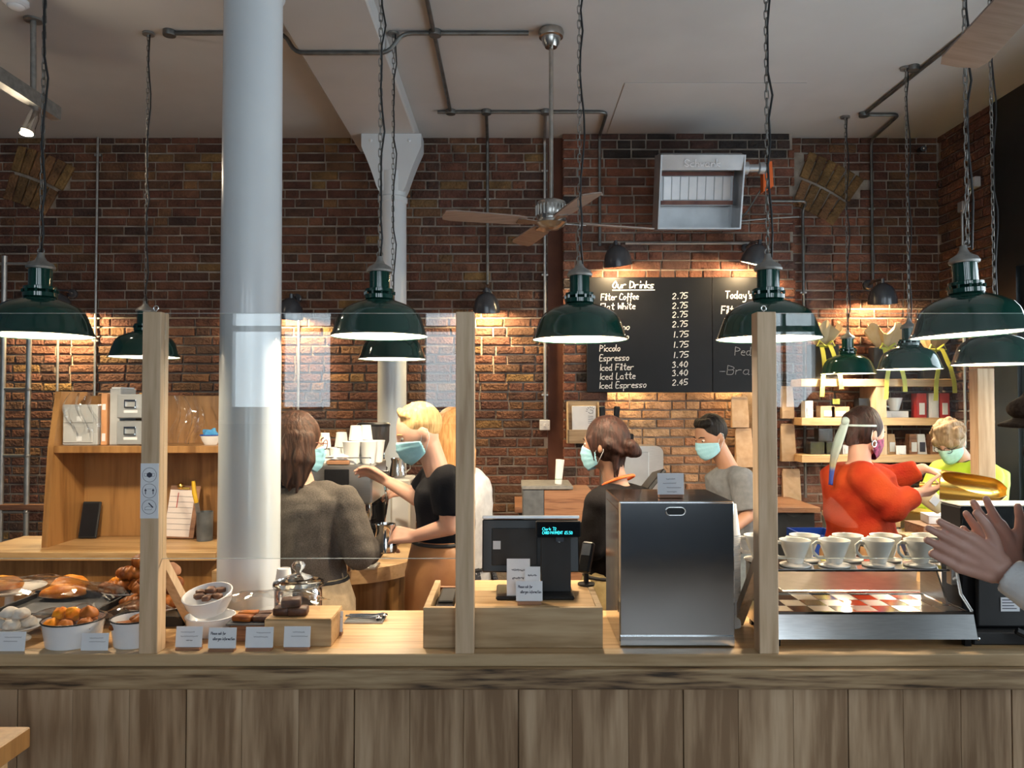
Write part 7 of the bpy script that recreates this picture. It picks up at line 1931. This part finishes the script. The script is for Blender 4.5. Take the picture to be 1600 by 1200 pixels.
# 5 barista in grey T-shirt
D = 4.6
person('black-haired person in a grey T-shirt looking down before the lit bricks', W(1110, 682, D), (-0.84, -0.34, -0.36), W(1143, 732, D + 0.02), W(1150, 848, D + 0.04), (-0.85, -0.5),
       [arm(-1, W(1160, 750, D - 0.15), W(1168, 806, D - 0.18), W(1138, 832, D - 0.3), (-0.8, -0.3, -0.3), (0, 0, -1)), arm(1, W(1126, 748, D + 0.18), W(1120, 805, D + 0.1), W(1090, 826, D - 0.1), (-0.8, -0.3, -0.3), (0, 0, -1))],
       'tan', cloth('grey_marl', (0.16, 0.175, 0.195), (0.20, 0.215, 0.235)), cloth('pale_jeans', (0.24, 0.30, 0.36)), hair_crop, HAIR['black'], MASKB, loose=0.018, slr=0.018, sleeve=0.85, fold=0.010, seed=8, tr=(0.168, 0.12), topname='tshirt', hem=-0.03)
# 6 woman in the red jumper
D = 3.90
rw, MH6, iv6 = person('person in a fluffy red jumper with a trailing head scarf tipping a brass scoop', W(1352, 676, D), (0.88, 0.30, -0.28), W(1342, 724, D), W(1346, 845, D), (0.88, 0.45),
       [arm(1, W(1352, 748, D - 0.15), W(1396, 791, D - 0.20), W(1432, 770, D - 0.16), (0.9, 0.05, 0.1), (0.0, 0.5, 0.8), curl=0.5, thumb=0.5), arm(-1, W(1346, 742, D + 0.15), W(1392, 748, D + 0.14), W(1442, 732, D + 0.08), (0.86, -0.15, -0.25), (-0.1, -0.1, -1), curl=0.22)],
       'fair', pm('red_mohair', (0.27, 0.018, 0.008), (0.38, 0.052, 0.014), scale=5, rough=0.9, spec=0.08, bmp=0.6, bscale=120, sheen=0.0), cloth('brown_corduroy', (0.27, 0.15, 0.075)), hair_updo, HAIR['dark'], pm('purple_print_mask', (0.10, 0.015, 0.05), (0.32, 0.06, 0.16), scale=60, rough=0.8, lo=0.45, hi=0.55),
       loose=0.026, slr=0.028, sleeve=1.86, fold=0.013, seed=10, hem=-0.005, topname='jumper', apron=(cloth('brown_apron', (0.30, 0.165, 0.08)), 0.015, 300, 0.42))
def sc_fn(u, v):
    w = 0.030 + 0.012 * math.sin(u * 5)
    p = V(0.0 + (v - 0.5) * w * 1.6, -0.135 - 0.02 * math.sin(u * 3), 0.02 - u * 0.33) ; return iv6 @ (MH6 @ p)
m = MB(); m.sheet(sc_fn, 24, 3, 0.003)
mt, tr_, N_, L_, B_ = nt('scarf_silk')
tc = N_.new('ShaderNodeTexCoord'); sp_ = N_.new('ShaderNodeSeparateXYZ'); L_.new(tc.outputs['Generated'], sp_.inputs[0])
L_.new(ramp(N_, L_, sp_.outputs['Z'], [(0.0, (0.02, 0.04, 0.28)), (0.22, (0.03, 0.06, 0.30)), (0.30, (0.30, 0.26, 0.16)), (0.45, (0.22, 0.25, 0.24)), (0.7, (0.36, 0.46, 0.46)), (1.0, (0.45, 0.58, 0.60))]), B_.inputs['Base Color']); B_.inputs['Roughness'].default_value = 0.4
m.build('head_scarf', mt, rw, smooth=180)
m = MB(iv6 @ MH6); m.ball((0, -0.13, 0.022), 0.03, 0.022, 0.024); m.tube([(0.088 * math.cos(a), -0.026 + 0.107 * math.sin(a), 0.03 - 0.03 * math.sin(a) * -1) for a in [math.pi + math.pi * k / 12 for k in range(13)]], 0.006, 6); m.build('scarf_knot', pm('scarf_teal', (0.36, 0.47, 0.48), (0.45, 0.56, 0.57), scale=30, rough=0.4), rw, smooth=180)
for e in (-1, 1):
    m = MB(iv6 @ MH6); m.tube([(e * 0.086, -0.012 + 0.013 * math.cos(a), -0.058 + 0.016 * math.sin(a)) for a in [2 * math.pi * k / 16 for k in range(16)]], 0.004, 6, closed=True); m.build('earring', M['chrome'], rw, smooth=180)
# brass scoop
p0 = W(1470, 757, D - 0.16)
t = thing('brass_scoop', 'large polished brass coffee scoop held over the grinder', 'scoop', p0, R(-30))
def sf(u, v):
    a = (v - 0.5) * 2 * R(172 - 74 * u ** 0.6); L = u * 0.27; r = 0.070 * (1 - 0.18 * u) * (1 if u < 0.75 else max(0.12, (1 - ((u - 0.75) / 0.25) ** 2.2)) ** 0.5)
    return (L, r * math.sin(a) * 1.0, -r * math.cos(a))
Ms_ = Matrix.Rotation(R(4), 4, 'Y') @ Matrix.Rotation(R(46), 4, 'X')
m = MB(Ms_); m.sheet(sf, 28, 28, 0.002); m.build('scoop', M['brass'], t, smooth=60)
m = MB(Ms_); m.lathe([(0.0, 0), (0.02, 0), (0.071, 0.004), (0.071, 0.008), (0.0, 0.008)], n=36); m.v = [tuple(Ms_ @ V((Ms_.inverted() @ V(*v)).z - 0.006, (Ms_.inverted() @ V(*v)).x, (Ms_.inverted() @ V(*v)).y)) for v in m.v]; m.build('end_cap', M['brass'], t)
m = MB(Ms_); m.tube([(-0.006, 0, -0.01), (-0.04, 0, -0.015), (-0.09, 0, -0.02)], [0.014, 0.012, 0.015], 12); m.build('handle', M['brass'], t)
t = thing('paper_pouch', 'open pale paper pouch held in front of the red jumper', 'pouch', W(1445, 772, D + 0.06))
m = MB(Matrix.Rotation(R(-52), 4, 'Y') @ Matrix.Rotation(R(15), 4, 'X')); m.lathe([(0.035, -0.13), (0.045, -0.06), (0.05, 0.03), (0.047, 0.03), (0.042, -0.06), (0.0, -0.12)], n=20, sy=0.6); m.build('pouch', pm('cream_paper', (0.70, 0.56, 0.30), (0.76, 0.62, 0.38), rough=0.6), t, smooth=25)
m = MB(Matrix.Rotation(R(-52), 4, 'Y') @ Matrix.Rotation(R(15), 4, 'X')); m.box(-0.02, 0.02, -0.032, -0.029, -0.07, -0.02); m.build('label', M['paper'], t, smooth=0)
# 7 person in the yellow jacket
D = 4.95
hv = pm('hi_vis_yellow', (0.42, 0.58, 0.02), (0.52, 0.68, 0.03), scale=6, rough=0.6, bmp=0.2, bscale=30)
r7, MH7, iv7 = person('person in a high-visibility yellow jacket bent over the packing bench', W(1484, 690, D), (-0.66, -0.45, -0.52), W(1512, 722, D + 0.05), W(1520, 836, D + 0.12), (-0.75, -0.55),
       [arm(-1, W(1543, 745, D - 0.12), W(1540, 800, D - 0.25), W(1490, 796, D - 0.42), (-0.8, -0.4, -0.1), (0, 0, -1)), arm(1, W(1472, 740, D + 0.14), W(1448, 790, D + 0.02), W(1462, 800, D - 0.3), (0.2, -0.9, -0.1), (0, 0, -1))],
       'fair', hv, cloth('navy_trouser', (0.02, 0.03, 0.06)), hair_curly, HAIR['ash'], cloth('mint_mask', (0.36, 0.56, 0.50)), glasses=True, loose=0.045, slr=0.035, sleeve=1.9, fold=0.007, seed=12, tr=(0.18, 0.125), topname='jacket', hem=-0.12, voxel=0.008)
m = MB()
refl = pm('reflective_tape', (0.42, 0.44, 0.42), (0.5, 0.52, 0.5), rough=0.4)
for e in (-1, 1):
    def rf(u, v):
        bf7 = V(-0.75, -0.55, 0).normalized(); rt7 = bf7.cross(V(0, 0, 1)); c = W(1520, 836, 5.07).lerp(W(1512, 722, 5.0), 0.15 + 0.72 * u)
        k = [0.93, 0.88, 0.9, 0.97, 1.0, 0.86][min(5, int(u * 6))]
        return iv7 @ (c + rt7 * e * (0.10 + 0.045 * v) + bf7 * ((0.125 * k + 0.052) * math.sqrt(max(0.1, 1 - ((0.1 + 0.04 * v) / 0.235) ** 2))))
    m.sheet(rf, 14, 2, 0.002)
m.build('reflective_strip', refl, r7, smooth=60)
m = MB(); cN = W(1512, 722, 5.0); m.tube([iv7 @ (cN + V(0.075 * math.cos(a), 0.07 * math.sin(a), 0.012 * math.sin(a + 2))) for a in [2 * math.pi * k / 20 for k in range(20)]], 0.017, 8, closed=True); m.build('collar', cloth('dark_collar', (0.03, 0.035, 0.03)), r7, smooth=180)

# 8 customer in cap and black coat at the frame edge, hands together
D = 1.72
UPV = V(0, 0, 1)
r8, MH8, iv8 = person('customer in a brown flat cap and black coat clapping hands at the counter', W(1690, 676, D), (-0.98, 0.15, -0.08), W(1705, 800, D + 0.02), W(1730, 1190, D + 0.04), (-0.96, 0.25),
       [arm(-1, W(1712, 830, D - 0.17), W(1718, 985, D - 0.14), W(1566, 892, D - 0.01), (-0.90, 0.04, 0.44), (0.05, 0.95, 0.25), curl=0.05, spread=0.025, thumb=0.10, hs=1.04), arm(1, W(1712, 828, D + 0.22), W(1722, 975, D + 0.24), W(1584, 884, D + 0.075), (-0.62, 0.02, 0.78), (0.1, -0.95, -0.2), curl=0.12, spread=0.10, thumb=0.1, hs=1.04)],
       'brown', cloth('black_wool', (0.008, 0.008, 0.009), (0.013, 0.013, 0.014)), cloth('dark_trouser', (0.015, 0.015, 0.02)), hair_crop, HAIR['black'], cloth('black_mask', (0.01, 0.01, 0.012)), loose=0.03, slr=0.022, sleeve=1.62, fold=0.004, seed=14, voxel=0.0042, topname='coat', hem=-0.15)
# shirt cuffs
for (E, Wt) in ((W(1718, 985, D - 0.14), W(1566, 892, D - 0.01)), (W(1722, 975, D + 0.24), W(1584, 884, D + 0.075))):
    Bc = Blob(); a, b = E.lerp(Wt, 0.60), E.lerp(Wt, 0.93); Bc.cap(a, b, 0.05, 0.043, 18, flat0=True, flat1=True); Bc.fuse('cuff', cloth('white_shirt', (0.66, 0.66, 0.66), (0.74, 0.74, 0.74)), r8, 0.005, 2, 0.003, 40, 3)
# flat cap
Bc = Blob(MH8); Bc.ball((0, -0.012, 0.075), 0.098, 0.125, 0.062, 28, 16); Bc.ball((0, 0.06, 0.062), 0.082, 0.085, 0.034, 24, 12); Bc.M = None
Bc.fuse('flat_cap', cloth('brown_tweed', (0.050, 0.032, 0.022), (0.085, 0.058, 0.042), scale=120), r8, 0.006, 3, 0.0015, 30, 2)
def bf_(u, v):
    a = (u - 0.5) * R(120); r = 0.10 + 0.055 * v * math.cos(a * 0.9)
    return iv8 @ (MH8 @ V(math.sin(a) * r * 0.88, math.cos(a) * r + 0.01, 0.050 - 0.018 * v - 0.02 * (math.sin(a)) ** 2))
m = MB(); m.sheet(bf_, 20, 6, 0.006); m.build('cap_brim', cloth('brown_tweed_brim', (0.050, 0.032, 0.022), (0.080, 0.055, 0.04), scale=120), r8, smooth=180)
